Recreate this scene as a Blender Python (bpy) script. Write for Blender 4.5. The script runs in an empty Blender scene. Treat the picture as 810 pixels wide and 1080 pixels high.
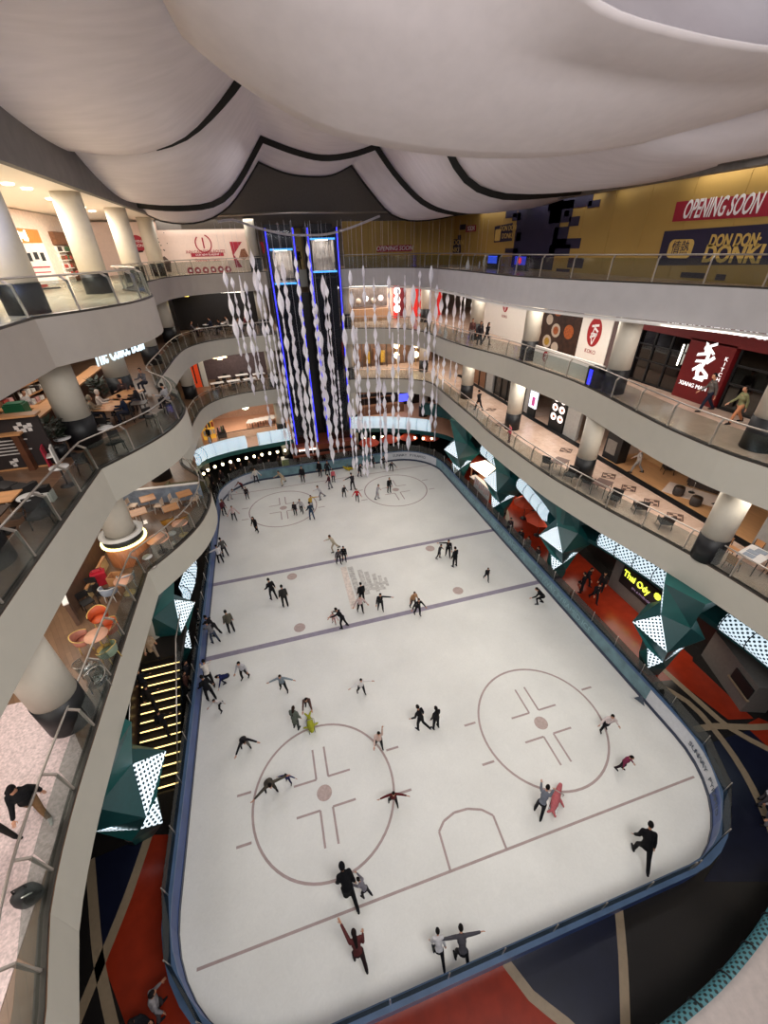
import bpy, bmesh, math, random
from mathutils import Vector, Matrix
R = math.radians
rng = random.Random(11)
scene = bpy.context.scene
col = scene.collection
# ------------------------------------------------------------------ materials
def lin(h):
    if isinstance(h, str):
        v = [int(h[i:i+2], 16)/255 for i in (0, 2, 4)]
        return [c/12.92 if c <= .04045 else ((c+.055)/1.055)**2.4 for c in v]
    return list(h)
MATS = {}
def mat(name, color, rough=.6, metal=0., spec=.5, var=.08, scale=6., bump=0., emit=None, es=0., alpha=1., trans=0., coat=0., scl=None):
    if name in MATS: return MATS[name]
    m = bpy.data.materials.new(name); m.use_nodes = True
    nt = m.node_tree; b = nt.nodes['Principled BSDF']; c = lin(color)
    b.inputs['Roughness'].default_value = rough; b.inputs['Metallic'].default_value = metal
    b.inputs['Specular IOR Level'].default_value = spec
    b.inputs['Coat Weight'].default_value = coat
    tc = nt.nodes.new('ShaderNodeTexCoord'); nz = nt.nodes.new('ShaderNodeTexNoise')
    nz.inputs['Scale'].default_value = scale; nz.inputs['Detail'].default_value = 4
    src = tc.outputs['Object']
    if scl:
        mp = nt.nodes.new('ShaderNodeMapping'); mp.inputs['Scale'].default_value = scl
        nt.links.new(src, mp.inputs['Vector']); src = mp.outputs['Vector']
    nt.links.new(src, nz.inputs['Vector'])
    rp = nt.nodes.new('ShaderNodeValToRGB')
    rp.color_ramp.elements[0].position = .3; rp.color_ramp.elements[1].position = .7
    rp.color_ramp.elements[0].color = [max(0, x*(1-var)) for x in c]+[1]
    rp.color_ramp.elements[1].color = [min(1, x*(1+var)) for x in c]+[1]
    nt.links.new(nz.outputs['Fac'], rp.inputs['Fac']); nt.links.new(rp.outputs['Color'], b.inputs['Base Color'])
    if bump:
        bp = nt.nodes.new('ShaderNodeBump'); bp.inputs['Strength'].default_value = bump; bp.inputs['Distance'].default_value = .03
        nt.links.new(nz.outputs['Fac'], bp.inputs['Height']); nt.links.new(bp.outputs['Normal'], b.inputs['Normal'])
    if emit is not None:
        b.inputs['Emission Color'].default_value = lin(emit)+[1]; b.inputs['Emission Strength'].default_value = es
    if alpha < 1: b.inputs['Alpha'].default_value = alpha
    if trans: b.inputs['Transmission Weight'].default_value = trans
    MATS[name] = m; return m
def glass_mat(name, tint, fac=.12):
    m = bpy.data.materials.new(name); m.use_nodes = True; nt = m.node_tree
    for n in list(nt.nodes): nt.nodes.remove(n)
    o = nt.nodes.new('ShaderNodeOutputMaterial'); mx = nt.nodes.new('ShaderNodeMixShader')
    tr = nt.nodes.new('ShaderNodeBsdfTransparent'); gl = nt.nodes.new('ShaderNodeBsdfGlossy')
    nz = nt.nodes.new('ShaderNodeTexNoise'); nz.inputs['Scale'].default_value = .7
    rp = nt.nodes.new('ShaderNodeValToRGB'); t = lin(tint)
    rp.color_ramp.elements[0].color = [x*.92 for x in t]+[1]; rp.color_ramp.elements[1].color = t+[1]
    nt.links.new(nz.outputs['Fac'], rp.inputs['Fac']); nt.links.new(rp.outputs['Color'], tr.inputs['Color'])
    gl.inputs['Roughness'].default_value = .08; mx.inputs['Fac'].default_value = fac
    nt.links.new(tr.outputs[0], mx.inputs[1]); nt.links.new(gl.outputs[0], mx.inputs[2]); nt.links.new(mx.outputs[0], o.inputs[0])
    MATS[name] = m; return m
def emis(name, color, s, base=None):
    return mat(name, base or color, rough=.5, emit=color, es=s, var=.02)
def dots_mat(name, light, dark, s, scale=1.):
    """white back-lit sheet with a grid of dark dots, by UV (metres)"""
    m = mat(name, light, rough=.4, emit=light, es=s, var=.01); nt = m.node_tree; b = nt.nodes['Principled BSDF']
    uv = nt.nodes.new('ShaderNodeTexCoord'); mp = nt.nodes.new('ShaderNodeMapping')
    mp.inputs['Scale'].default_value = (scale, scale, 1); mp.inputs['Rotation'].default_value = (0, 0, R(45))
    vo = nt.nodes.new('ShaderNodeTexVoronoi'); vo.voronoi_dimensions = '2D'; vo.inputs['Randomness'].default_value = 0; vo.inputs['Scale'].default_value = 1
    rp = nt.nodes.new('ShaderNodeValToRGB'); rp.color_ramp.interpolation = 'LINEAR'
    rp.color_ramp.elements[0].position = .27; rp.color_ramp.elements[0].color = lin(dark)+[1]
    rp.color_ramp.elements[1].position = .36; rp.color_ramp.elements[1].color = lin(light)+[1]
    nt.links.new(uv.outputs['UV'], mp.inputs[0]); nt.links.new(mp.outputs[0], vo.inputs['Vector'])
    nt.links.new(vo.outputs['Distance'], rp.inputs[0])
    nt.links.new(rp.outputs[0], b.inputs['Emission Color']); nt.links.new(rp.outputs[0], b.inputs['Base Color'])
    return m
def tile_mat(name, c1, c2, grout, w=.6, h=.6, mortar=.01, rough=.35, off=0., rot=0, bumpy=0):
    m = mat(name, c1, rough=rough); nt = m.node_tree; b = nt.nodes['Principled BSDF']
    tc = nt.nodes['Texture Coordinate']; br = nt.nodes.new('ShaderNodeTexBrick'); mp = nt.nodes.new('ShaderNodeMapping')
    mp.inputs['Rotation'].default_value = (0, 0, R(rot))
    br.inputs['Scale'].default_value = 1; br.inputs['Brick Width'].default_value = w; br.inputs['Row Height'].default_value = h
    br.inputs['Mortar Size'].default_value = mortar; br.offset = off
    br.inputs['Color1'].default_value = lin(c1)+[1]; br.inputs['Color2'].default_value = lin(c2)+[1]; br.inputs['Mortar'].default_value = lin(grout)+[1]
    nt.links.new(tc.outputs['Object'], mp.inputs[0]); nt.links.new(mp.outputs[0], br.inputs['Vector'])
    nz = nt.nodes['Noise Texture']; mx = nt.nodes.new('ShaderNodeMixRGB'); mx.blend_type = 'MULTIPLY'; mx.inputs[0].default_value = .35
    nz.inputs['Scale'].default_value = 3
    nt.links.new(br.outputs['Color'], mx.inputs[1]); nt.links.new(nz.outputs['Fac'], mx.inputs[2]); nt.links.new(mx.outputs[0], b.inputs['Base Color'])
    return m
# ------------------------------------------------------------------ geometry
class MB:
    def __init__(s): s.v = []; s.f = []; s.m = []; s.uv = []; s.sm = []
    def face(s, pts, mi=0, uv=None, smooth=False):
        i = len(s.v); s.v += [tuple(p) for p in pts]; s.f.append(list(range(i, i+len(pts)))); s.m.append(mi); s.uv.append(uv); s.sm.append(smooth)
    def add(s, vs, fs, mi=0, smooth=False):
        i = len(s.v); s.v += [tuple(p) for p in vs]
        for f in fs: s.f.append([i+k for k in f]); s.m.append(mi); s.uv.append(None); s.sm.append(smooth)
    def box(s, c, d, rz=0, mi=0, M=None):
        x, y, z = d[0]/2, d[1]/2, d[2]/2
        vs = [Vector((a*x, b_*y, e*z)) for a in (-1, 1) for b_ in (-1, 1) for e in (-1, 1)]
        q = M if M is not None else Matrix.Rotation(rz, 3, 'Z')
        vs = [q @ w + Vector(c) for w in vs]
        s.add(vs, [(0, 1, 3, 2), (4, 6, 7, 5), (0, 4, 5, 1), (2, 3, 7, 6), (0, 2, 6, 4), (1, 5, 7, 3)], mi)
    def prism(s, poly, z0, z1, mi=0, mtop=None):
        a = sum(poly[i-1][0]*poly[i][1]-poly[i][0]*poly[i-1][1] for i in range(len(poly)))
        if a < 0: poly = poly[::-1]
        n = len(poly); i = len(s.v)
        s.v += [(p[0], p[1], z0) for p in poly]+[(p[0], p[1], z1) for p in poly]
        fs = [list(range(i+n-1, i-1, -1)), list(range(i+n, i+2*n))]+[[i+k, i+(k+1) % n, i+n+(k+1) % n, i+n+k] for k in range(n)]
        for j, f in enumerate(fs): s.f.append(f); s.m.append(mtop if (mtop is not None and j == 1) else mi); s.uv.append(None); s.sm.append(False)
    def tube(s, path, r, n=8, mi=0, closed=False, cap=True, smooth=True):
        P = [Vector(p) for p in path]; rs = r if isinstance(r, (list, tuple)) else [r]*len(P); N = len(P)
        rings = []; up = None
        for k in range(N):
            if closed: t = P[(k+1) % N]-P[k-1]
            else: t = P[min(k+1, N-1)]-P[max(k-1, 0)]
            if t.length < 1e-9: t = Vector((0, 0, 1))
            t.normalize()
            if up is None:
                up = Vector((0, 0, 1)) if abs(t.z) < .9 else Vector((0, 1, 0))
            a = up-t*up.dot(t)
            if a.length < 1e-6: a = t.orthogonal()
            a.normalize(); up = a; b_ = t.cross(a)
            rings.append([P[k]+(a*math.cos(2*math.pi*j/n)+b_*math.sin(2*math.pi*j/n))*rs[k] for j in range(n)])
        vs = [p for q in rings for p in q]; fs = []
        for k in range(N if closed else N-1):
            k2 = (k+1) % N
            for j in range(n): fs.append((k*n+j, k*n+(j+1) % n, k2*n+(j+1) % n, k2*n+j))
        if cap and not closed: fs += [tuple(range(n-1, -1, -1)), tuple(range((N-1)*n, N*n))]
        s.add(vs, fs, mi, smooth)
    def limb(s, path, rs, n=8, mi=0):
        """tapered tube with rounded ends (closed)"""
        P = [Vector(p) for p in path]; a = (P[0]-P[1]).normalized(); b_ = (P[-1]-P[-2]).normalized()
        p2 = [P[0]+a*rs[0]*.9, P[0]+a*rs[0]*.6]+P+[P[-1]+b_*rs[-1]*.6, P[-1]+b_*rs[-1]*.9]
        r2 = [rs[0]*.35, rs[0]*.8]+list(rs)+[rs[-1]*.8, rs[-1]*.35]
        s.tube(p2, r2, n, mi)
    def lathe(s, prof, c=(0, 0, 0), n=16, mi=0, sq=(1, 1), smooth=True, cap=True):
        vs = []; fs = []; m = len(prof)
        for (r, z) in prof:
            for j in range(n):
                a = 2*math.pi*j/n; vs.append((c[0]+r*sq[0]*math.cos(a), c[1]+r*sq[1]*math.sin(a), c[2]+z))
        for k in range(m-1):
            for j in range(n): fs.append((k*n+j, k*n+(j+1) % n, (k+1)*n+(j+1) % n, (k+1)*n+j))
        if cap: fs += [tuple(range(n-1, -1, -1)), tuple(range((m-1)*n, m*n))]
        s.add(vs, fs, mi, smooth)
    def ell(s, c, r, n=10, m=7, mi=0, M=None):
        vs = []; fs = []
        for i in range(m+1):
            t = math.pi*i/m
            for j in range(n):
                a = 2*math.pi*j/n; p = Vector((r[0]*math.sin(t)*math.cos(a), r[1]*math.sin(t)*math.sin(a), r[2]*math.cos(t)))
                if M is not None: p = M @ p
                vs.append(p+Vector(c))
        for i in range(m):
            for j in range(n): fs.append((i*n+j, (i+1)*n+j, (i+1)*n+(j+1) % n, i*n+(j+1) % n))
        s.add(vs, fs, mi, True)
    def sweep(s, path, prof, mi=0, closed=False, smooth=False, uvon=False, caps=True):
        """path: xy points; prof: closed list of (offset to the right of travel, z)"""
        N = len(path); L = 0.; rows = []; Ls = []
        for k in range(N):
            p = Vector(path[k])
            a = Vector(path[(k-1) % N]) if (closed or k > 0) else None
            c = Vector(path[(k+1) % N]) if (closed or k < N-1) else None
            d1 = (p-a).normalized() if a is not None else (c-p).normalized()
            d2 = (c-p).normalized() if c is not None else d1
            t = (d1+d2); t = t.normalized() if t.length > 1e-6 else d1
            nrm = Vector((t.y, -t.x)); w = 1/max(.5, nrm.dot(Vector((d1.y, -d1.x))))
            rows.append([(p.x+nrm.x*o*w, p.y+nrm.y*o*w, z) for o, z in prof])
            if k > 0: L += (p-Vector(path[k-1])).length
            Ls.append(L)
        m = len(prof)
        vacc = [0.]
        for j in range(m): 
            o1, z1 = prof[j]; o2, z2 = prof[(j+1) % m]; vacc.append(vacc[-1]+math.hypot(o2-o1, z2-z1))
        for k in range(N if closed else N-1):
            k2 = (k+1) % N
            for j in range(m):
                j2 = (j+1) % m
                s.face([rows[k][j], rows[k2][j], rows[k2][j2], rows[k][j2]], mi, [(Ls[k], vacc[j]), (Ls[k2], vacc[j]), (Ls[k2], vacc[j+1]), (Ls[k], vacc[j+1])] if uvon else None, smooth)
        if caps and not closed:
            s.face(rows[0][::-1], mi); s.face(rows[-1], mi)
    def grid(s, rows, mi=0, smooth=True, thick=0):
        m = len(rows[0]); vs = [p for r in rows for p in r]; fs = []
        for i in range(len(rows)-1):
            for j in range(m-1): fs.append((i*m+j, i*m+j+1, (i+1)*m+j+1, (i+1)*m+j))
        s.add(vs, fs, mi, smooth)
    def build(s, name, mats, parent=None, weld=False, loc=None):
        me = bpy.data.meshes.new(name); me.from_pydata(s.v, [], s.f)
        for q in (mats if isinstance(mats, (list, tuple)) else [mats]): me.materials.append(q)
        me.polygons.foreach_set('material_index', s.m); me.polygons.foreach_set('use_smooth', s.sm)
        if any(u is not None for u in s.uv):
            ul = me.uv_layers.new(name='UVMap')
            for p, u in zip(me.polygons, s.uv):
                if u:
                    for li, q in zip(p.loop_indices, u): ul.data[li].uv = q
        me.validate(); me.update()
        if weld:
            bm = bmesh.new(); bm.from_mesh(me); bmesh.ops.remove_doubles(bm, verts=bm.verts, dist=1e-4); bmesh.ops.recalc_face_normals(bm, faces=bm.faces); bm.to_mesh(me); bm.free()
        o = bpy.data.objects.new(name, me); col.objects.link(o)
        if parent is not None:
            o.parent = parent
        if loc is not None: o.location = loc
        return o
def tag(o, label=None, cat=None, group=None, kind=None):
    if label: o['label'] = label
    if cat: o['category'] = cat
    if group: o['group'] = group
    if kind: o['kind'] = kind
    return o
def empty(name, loc=(0, 0, 0), rz=0, label=None, cat=None, group=None):
    o = bpy.data.objects.new(name, None); col.objects.link(o); o.location = loc; o.rotation_euler = (0, 0, rz); o.empty_display_size = .1
    return tag(o, label, cat, group)
def struct(mb, name, mats, parent=None, weld=False):
    o = mb.build(name, mats, parent, weld)
    if parent is None: o['kind'] = 'structure'
    return o
def copy_tree(o, parent=None):
    c = o.copy(); col.objects.link(c); c.parent = parent
    for ch in list(KIDS.get(o.name, []) or o.children): copy_tree(ch, c)
    return c
KIDS = {}
def smooth(P, step=.5, closed=False):
    """Catmull-Rom resampling of an xy polyline"""
    P = [Vector(p) for p in P]; n = len(P); out = []
    for i in range(n if closed else n-1):
        g = (lambda k: P[k % n]) if closed else (lambda k: P[min(max(k, 0), n-1)])
        a, b_, c, d = g(i-1), g(i), g(i+1), g(i+2)
        m = max(1, int((c-b_).length/step))
        for k in range(m):
            t = k/m
            out.append(.5*((2*b_)+(c-a)*t+(2*a-5*b_+4*c-d)*t*t+(3*b_-a-3*c+d)*t**3))
    if not closed: out.append(P[-1])
    return [tuple(p) for p in out]
def offset(path, d):
    out = []
    for k in range(len(path)):
        a = Vector(path[max(k-1, 0)]); c = Vector(path[min(k+1, len(path)-1)]); t = (c-a).normalized()
        out.append((path[k][0]+t.y*d, path[k][1]-t.x*d))
    return out
def along(path, step, start=0.):
    """points and directions every step metres"""
    res = []; need = start; acc = 0.
    for k in range(len(path)-1):
        a = Vector(path[k]); c = Vector(path[k+1]); l = (c-a).length
        while need <= acc+l+1e-9:
            t = (need-acc)/l if l else 0; res.append(((a+(c-a)*t), (c-a).normalized())); need += step
        acc += l
    return res
def text(body, size, m, parent, M, depth=.02, name='lettering', align='CENTER', sx=1., shear=0., space=1., bold=0.):
    cu = bpy.data.curves.new(name, 'FONT'); cu.body = body; cu.size = size; cu.extrude = depth; cu.align_x = align; cu.align_y = 'CENTER'; cu.shear = shear; cu.space_character = space
    cu.resolution_u = 3; cu.offset = bold
    t = bpy.data.objects.new(name, cu); col.objects.link(t)
    dg = bpy.context.evaluated_depsgraph_get(); me = bpy.data.meshes.new_from_object(t.evaluated_get(dg))
    bpy.data.objects.remove(t); bpy.data.curves.remove(cu)
    me.transform(M @ Matrix.Diagonal((sx, 1, 1, 1))); me.materials.clear(); me.materials.append(m)
    o = bpy.data.objects.new(name, me); col.objects.link(o); o.parent = parent
    return o
def frameM(o, ex, ey):
    """4x4 with origin o, x axis ex, y axis ey"""
    ex = Vector(ex).normalized(); ey = Vector(ey); ey = (ey-ex*ey.dot(ex)).normalized(); ez = ex.cross(ey)
    M = Matrix((ex, ey, ez)).transposed().to_4x4(); M.translation = Vector(o); return M
def area(name, loc, size, power, color=(1, .93, .85), rot=(0, 0, 0), sy=None):
    l = bpy.data.lights.new(name, 'AREA'); l.energy = power; l.color = color; l.shape = 'RECTANGLE'; l.size = size; l.size_y = sy or size
    o = bpy.data.objects.new(name, l); col.objects.link(o); o.location = loc; o.rotation_euler = rot; return o
def spot(name, loc, target, power, ang=70, color=(1, .95, .88), rad=.06, blend=.5):
    l = bpy.data.lights.new(name, 'SPOT'); l.energy = power; l.color = color; l.spot_size = R(ang); l.spot_blend = blend; l.shadow_soft_size = rad
    o = bpy.data.objects.new(name, l); col.objects.link(o); o.location = loc
    o.rotation_euler = (Vector(target)-Vector(loc)).to_track_quat('-Z', 'Y').to_euler(); return o
# ------------------------------------------------------------------ camera and view
cam = bpy.data.cameras.new('camera'); co = bpy.data.objects.new('camera', cam); col.objects.link(co)
cam.sensor_fit = 'VERTICAL'; cam.sensor_height = 36; cam.lens = 36*428.224/1080; cam.clip_end = 300; cam.clip_start = .05
Mc = Matrix([[0.961675, 0.167062, -0.217419], [-0.273322, 0.520988, -0.80862], [-0.021817, 0.837055, 0.546683]]).to_4x4(); Mc.translation = (0, 0, 20); co.matrix_world = Mc
scene.camera = co
scene.view_settings.view_transform = 'Standard'; scene.view_settings.look = 'None'; scene.view_settings.gamma = 1; scene.view_settings.use_curve_mapping = False
scene.view_settings.exposure = 0
w = bpy.data.worlds.new('world'); scene.world = w; w.use_nodes = True
w.node_tree.nodes['Background'].inputs[0].default_value = (.80, .78, .86, 1); w.node_tree.nodes['Background'].inputs[1].default_value = .34
Z3, Z2, Z1, ZG = 18.35, 13.15, 7.95, 2.75
# ------------------------------------------------------------------ palette
ICE = mat('ice', 'e6e5df', rough=.45, spec=.35, var=.06, scale=.35)
FASC = mat('fascia paint', 'c2bdb0', rough=.55, var=.02, scale=1.5)
FASCG = mat('top fascia paint', 'c0bcbc', rough=.6, var=.04, scale=1.5)
CEIL = mat('ceiling paint', 'c9c2b8', rough=.8, var=.02)
COLM = mat('column paint', 'cfc7b8', rough=.5, var=.02)
BLACK = mat('black base', '121215', rough=.5, var=.1)
STEEL = mat('brushed steel', 'b8b0a8', rough=.3, metal=.9, var=.05, scale=30)
POST = mat('post grey', 'a39a90', rough=.4, metal=.3, var=.03)
DSTEEL = mat('dark steel', '4c4844', rough=.4, metal=.6)
GLASS = glass_mat('rail glass', 'e4e9e7', .07)
RGLASS = glass_mat('rink glass', 'b9bab4', .08)
CLEAR = glass_mat('clear glass', 'e6ecee', .08)
FABRIC = mat('tent fabric', 'dcd4d8', rough=.9, spec=.1, var=.05, scale=1.1, bump=.3, scl=(.6, 2.2, 1))
FABRICN = mat('near tent fabric', 'e2d8d8', rough=.9, spec=.1, var=.03, scale=2.5, bump=.06)
GAP_SHADE = mat('black gap shade', '191715', rough=.8)  # black that draws the unlit gaps between the sails
DARKCEIL = mat('dark roof void', '1d1b1b', rough=.9)
BULK = mat('bulkhead grey', '6b6663', rough=.8, var=.1, scale=2)
BULKD = mat('gable grey', '625c58', rough=.85, var=.05)
NAVY = mat('navy floor', '14172a', rough=.3, var=.15, scale=2)
DKFL = mat('charcoal floor', '1f1c1b', rough=.25, var=.1)
REDF = mat('red floor', '8a2a16', rough=.22, var=.12, scale=2)
BEIGEF = mat('beige inlay', '8f7d66', rough=.35)
MARBLE = tile_mat('pink marble', 'd8b8a4', 'e2c6b4', 'c0a08c', .9, .9, .006, .25)
WOODL = tile_mat('light oak floor', '8c6c52', '7e6049', '5e4634', 1.6, .16, .004, .35, .37, 62)
WOODD = tile_mat('dark oak floor', '866650', '745744', '4c3828', 1.4, .15, .005, .35, .4, 20)
CREAM = tile_mat('cream floor', 'e6d8bf', 'dccdb2', 'c2b294', .8, .8, .008, .15)
PINKF = mat('pink terrazzo', 'dba98c', rough=.3, var=.06, scale=3)
PEBBLE = mat('pebble floor', 'cdb9b8', rough=.5, var=.28, scale=16, bump=.1)
TEAL = mat('teal panel', '1d5f5c', rough=.35, var=.08, scale=1.5)
TEALD = mat('deep teal panel', '174a4b', rough=.4, var=.08)
DOTS = dots_mat('dotted light sheet', 'e2eff6', '14262c', 1.0, 6.)
DOTSB = dots_mat('dotted light tube', 'd4e8f4', '14242c', 1.0, 5.2)
DOTSD = dots_mat('dim dotted tube', '3f7078', '061416', .15, 7.)
WHITE = mat('white paint', 'e8e4de', rough=.5, var=.02)
DARKW = mat('dark shopfront', '1b1614', rough=.3, var=.2)
BLADE = mat('blade steel', 'c8ccd0', rough=.2, metal=1)
SKIN = mat('skin', 'c08a6c', rough=.5, var=.06, scale=20)
EYE = mat('eye dark', '17110e', rough=.3)
# ================================================================== ICE RINK
def rrect(x0, x1, y0, y1, r, n=10):
    out = []
    for cx, cy, a0 in ((x1-r, y0+r, -90), (x1-r, y1-r, 0), (x0+r, y1-r, 90), (x0+r, y0+r, 180)):
        for k in range(n+1):
            a = R(a0+90*k/n); out.append((cx+r*math.cos(a), cy+r*math.sin(a)))
    return out
RX0, RX1, RY0, RY1 = -6.3, 15.85, 2.2, 39.2
rink = rrect(RX0, RX1, RY0, RY1, 4.2)
def dense(P, step):
    out = []; n = len(P)
    for i in range(n):
        a, c = Vector(P[i]), Vector(P[(i+1) % n]); m = max(1, round((c-a).length/step))
        out += [tuple(a+(c-a)*k/m) for k in range(m)]
    return out
mb = MB(); mb.prism(rrect(RX0-.05, RX1+.05, RY0-.05, RY1+.05, 4.25), -.1, 0); ice = struct(mb, 'ice_floor', ICE)
# ice shading: cloudy scrapes
nt = ICE.node_tree; rp = nt.nodes['Color Ramp']
nz2 = nt.nodes.new('ShaderNodeTexNoise'); nz2.inputs['Scale'].default_value = 5; nz2.inputs['Detail'].default_value = 8; nz2.inputs['Distortion'].default_value = 2
tcn = nt.nodes['Texture Coordinate']; nt.links.new(tcn.outputs['Object'], nz2.inputs['Vector'])
mx = nt.nodes.new('ShaderNodeMixRGB'); mx.blend_type = 'MULTIPLY'; mx.inputs[0].default_value = .12
nt.links.new(rp.outputs[0], mx.inputs[1]); nt.links.new(nz2.outputs['Fac'], mx.inputs[2]); nt.links.new(mx.outputs[0], nt.nodes['Principled BSDF'].inputs['Base Color'])
# painted markings
LINEP = mat('purple grey line', '8f8796', rough=.5, var=.1, scale=3)
LINER = mat('faded red line', 'a6938f', rough=.5, var=.1, scale=3)
SPOTM = mat('faded spot', 'b39f98', rough=.5, var=.15, scale=8)
LOGOM = mat('faded logo grey', 'bdbab4', rough=.6, var=.3, scale=5)
LOGOP = mat('faded logo peach', 'dccfc4', rough=.6, var=.2, scale=5)
mb = MB()
def hbox(x0, x1, y0, y1, mi, z=.004): mb.face([(x0, y0, z), (x1, y0, z), (x1, y1, z), (x0, y1, z)], mi)
def ring(c, r0, r1, mi, n=64, a0=0, a1=360):
    for k in range(n):
        a, b_ = R(a0+(a1-a0)*k/n), R(a0+(a1-a0)*(k+1)/n)
        mb.face([(c[0]+q*math.cos(t), c[1]+q*math.sin(t), .004) for q, t in ((r0, a), (r1, a), (r1, b_), (r0, b_))], mi)
def disc(c, r, mi, n=24): mb.face([(c[0]+r*math.cos(2*math.pi*k/n), c[1]+r*math.sin(2*math.pi*k/n), .004) for k in range(n)], mi)
for y in (24.14, 17.58): hbox(RX0, RX1, y-.17, y+.17, 0)
for y in (4.69, 37.1): hbox(RX0+.1 if y > 10 else -5.6, RX1-.1 if y > 10 else 15.2, y-.045, y+.045, 1)
for c in ((-.70, 8.70), (10.15, 8.73), (-.72, 33.1), (10.15, 33.1)):
    ring(c, 3.0, 3.1, 1); disc(c, .33, 2)
    for sx in (-1, 1):
        for sy in (-1, 1):
            x, y = c[0]+sx*.27, c[1]+sy*.62
            hbox(min(x, x+sx*1.0), max(x, x+sx*1.0), y-.045, y+.045, 1)
            hbox(x-.045, x+.045, min(y, y+sy*1.35), max(y, y+sy*1.35), 1)
        for sy in (-1, 1): hbox(c[0]+sx*3.1 if sx > 0 else c[0]-3.7, c[0]+3.7 if sx > 0 else c[0]-3.1, c[1]+sy*.95-.05, c[1]+sy*.95+.05, 1)
for c in ((-0.80,23.35), (-0.77,18.37), (9.98,23.41), (10.11,18.46)): disc(c, .36, 2)
cr = [(3.52,4.72), (3.58,5.98), (3.90,6.26), (4.44,6.42), (5.04,6.39), (5.60,6.19), (5.96,5.87), (5.91,4.72)]
for a, b_ in zip(cr, cr[1:]):
    d = (Vector(b_)-Vector(a)).normalized()*.045; n_ = Vector((d.y, -d.x))
    mb.face([(*(Vector(a)+n_), .004), (*(Vector(b_)+n_), .004), (*(Vector(b_)-n_), .004), (*(Vector(a)-n_), .004)], 1)
# faded fan-shaped emblem at centre ice
tip = Vector((6.35,20.72))
for i, (a, b_) in enumerate((((2.99,23.27), (2.90,18.92)), ((3.46,23.12), (3.46,19.65)), ((4.07,22.60), (4.06,19.94)), ((4.49,22.25), (4.42,20.31)), ((4.97,21.88), (4.82,19.99)), ((5.32,21.56), (5.18,20.07)), ((5.66,21.24), (5.60,20.34)))):
    a, b_ = Vector(a), Vector(b_); w_ = .22-.02*i
    mb.face([(a.x-w_, a.y, .004), (a.x+w_, a.y, .004), (b_.x+w_, b_.y, .004), (b_.x-w_, b_.y, .004)], 4 if i < 1 else 3)
for a, b_ in (((4.13,20.79), (5.71,20.71)), ((4.45,20.40), (5.42,20.19))):
    a, b_ = Vector(a), Vector(b_); mb.face([(a.x, a.y-.15, .005), (b_.x, b_.y-.15, .005), (b_.x, b_.y+.15, .005), (a.x, a.y+.15, .005)], 3)
mb.build('line_markings', [LINEP, LINER, SPOTM, LOGOM, LOGOP], ice)
# dasher boards
BOARDB = mat('board blue', '2b4884', rough=.4, var=.25, scale=1.2)
BOARDT = mat('board teal print', '66868f', rough=.4, var=.3, scale=1.6)
BOARDW = mat('board white', 'c9cbd0', rough=.4, var=.06)
CAPR = mat('board cap rail', '4c6484', rough=.35, var=.15, scale=2)
barrier = empty('rink_barrier', (4.8, 2.2, 0), 0, 'blue and teal barrier boards with clear shields around the whole ice rink', 'barrier')
loop = dense(rrect(RX0-.02, RX1+.02, RY0-.02, RY1+.02, 4.22), .9)
loop = [(p[0]-4.8, p[1]-2.2) for p in loop]
k0 = [i for i, p in enumerate(loop)]
def seg(lo, hi, cond): pass
def run(path, name, m, z0, z1, o0, o1, closed=False):
    mb = MB(); mb.sweep(path, [(o0, z0), (o1, z0), (o1, z1), (o0, z1)], closed=closed); return mb.build(name, m, barrier)
L2 = loop+loop[:1]
def sub(f):
    """maximal runs of consecutive loop vertices whose midpoint satisfies f"""
    runs = []; cur = []
    for a, b_ in zip(L2, L2[1:]):
        mx_, my_ = (a[0]+b_[0])/2+4.8, (a[1]+b_[1])/2+2.2
        if f(mx_, my_):
            if not cur: cur = [a]
            cur.append(b_)
        elif cur: runs.append(cur); cur = []
    if cur: runs.append(cur)
    return runs
tealf = lambda x, y: (x > 15.3 and 8.3 < y < 36.2) or (y > 38.3 and x < 10.5 and x > -2.5)
whitef = lambda x, y: (y > 36.2 and x > 10.5) or (x < -3 and y > 35.2) or (x > 14.6 and 4.2 < y <= 8.3)
bluef = lambda x, y: not tealf(x, y) and not whitef(x, y)
for f, m in ((tealf, BOARDT), (whitef, BOARDW), (bluef, BOARDB)):
    for r_ in sub(f): run(r_, 'board', m, .18, 1.08, 0, .1)
run(loop, 'kick_plate', mat('kick plate', '27324a', rough=.4), 0, .2, -.02, .12, True)
run(loop, 'cap_rail', CAPR, 1.08, 1.16, -.03, .24, True)
run(offset(loop+loop[:1], 0)[:-1], 'outer_skin', BOARDB, 0, 1.08, .12, .2, True)
LEDW = emis('white lamp', 'fff6e6', 6.)
acc = along(L2, 1.85)
for (p, d), (q, d2) in zip(acc, acc[1:]+acc[:1]):
    n_ = Vector((d.y, -d.x)); n2 = Vector((d2.y, -d2.x))
    a, b_ = p+n_*.1, q+n2*.1
    mb = MB(); mb.tube([(a.x, a.y, 1.1), (a.x, a.y, 1.95)], .022, 6); mb.build('shield_post', STEEL, barrier)
    t = (b_-a).normalized()*.04
    mb = MB(); u_ = Vector((t.y, -t.x)).normalized()*.006
    A, B = a+t, b_-t
    mb.prism([tuple(A-u_), tuple(B-u_), tuple(B+u_), tuple(A+u_)], 1.17, 1.9); mb.build('glass_shield', RGLASS, barrier)
ins = lambda x, y, z, ang: frameM((x-4.8, y-2.2, z), (math.cos(ang), math.sin(ang), 0), (0, 0, 1))
BTXT = mat('board lettering', '3a4656', rough=.5)
BTXT2 = mat('board pale lettering', '8fb0ba', rough=.5)
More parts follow.
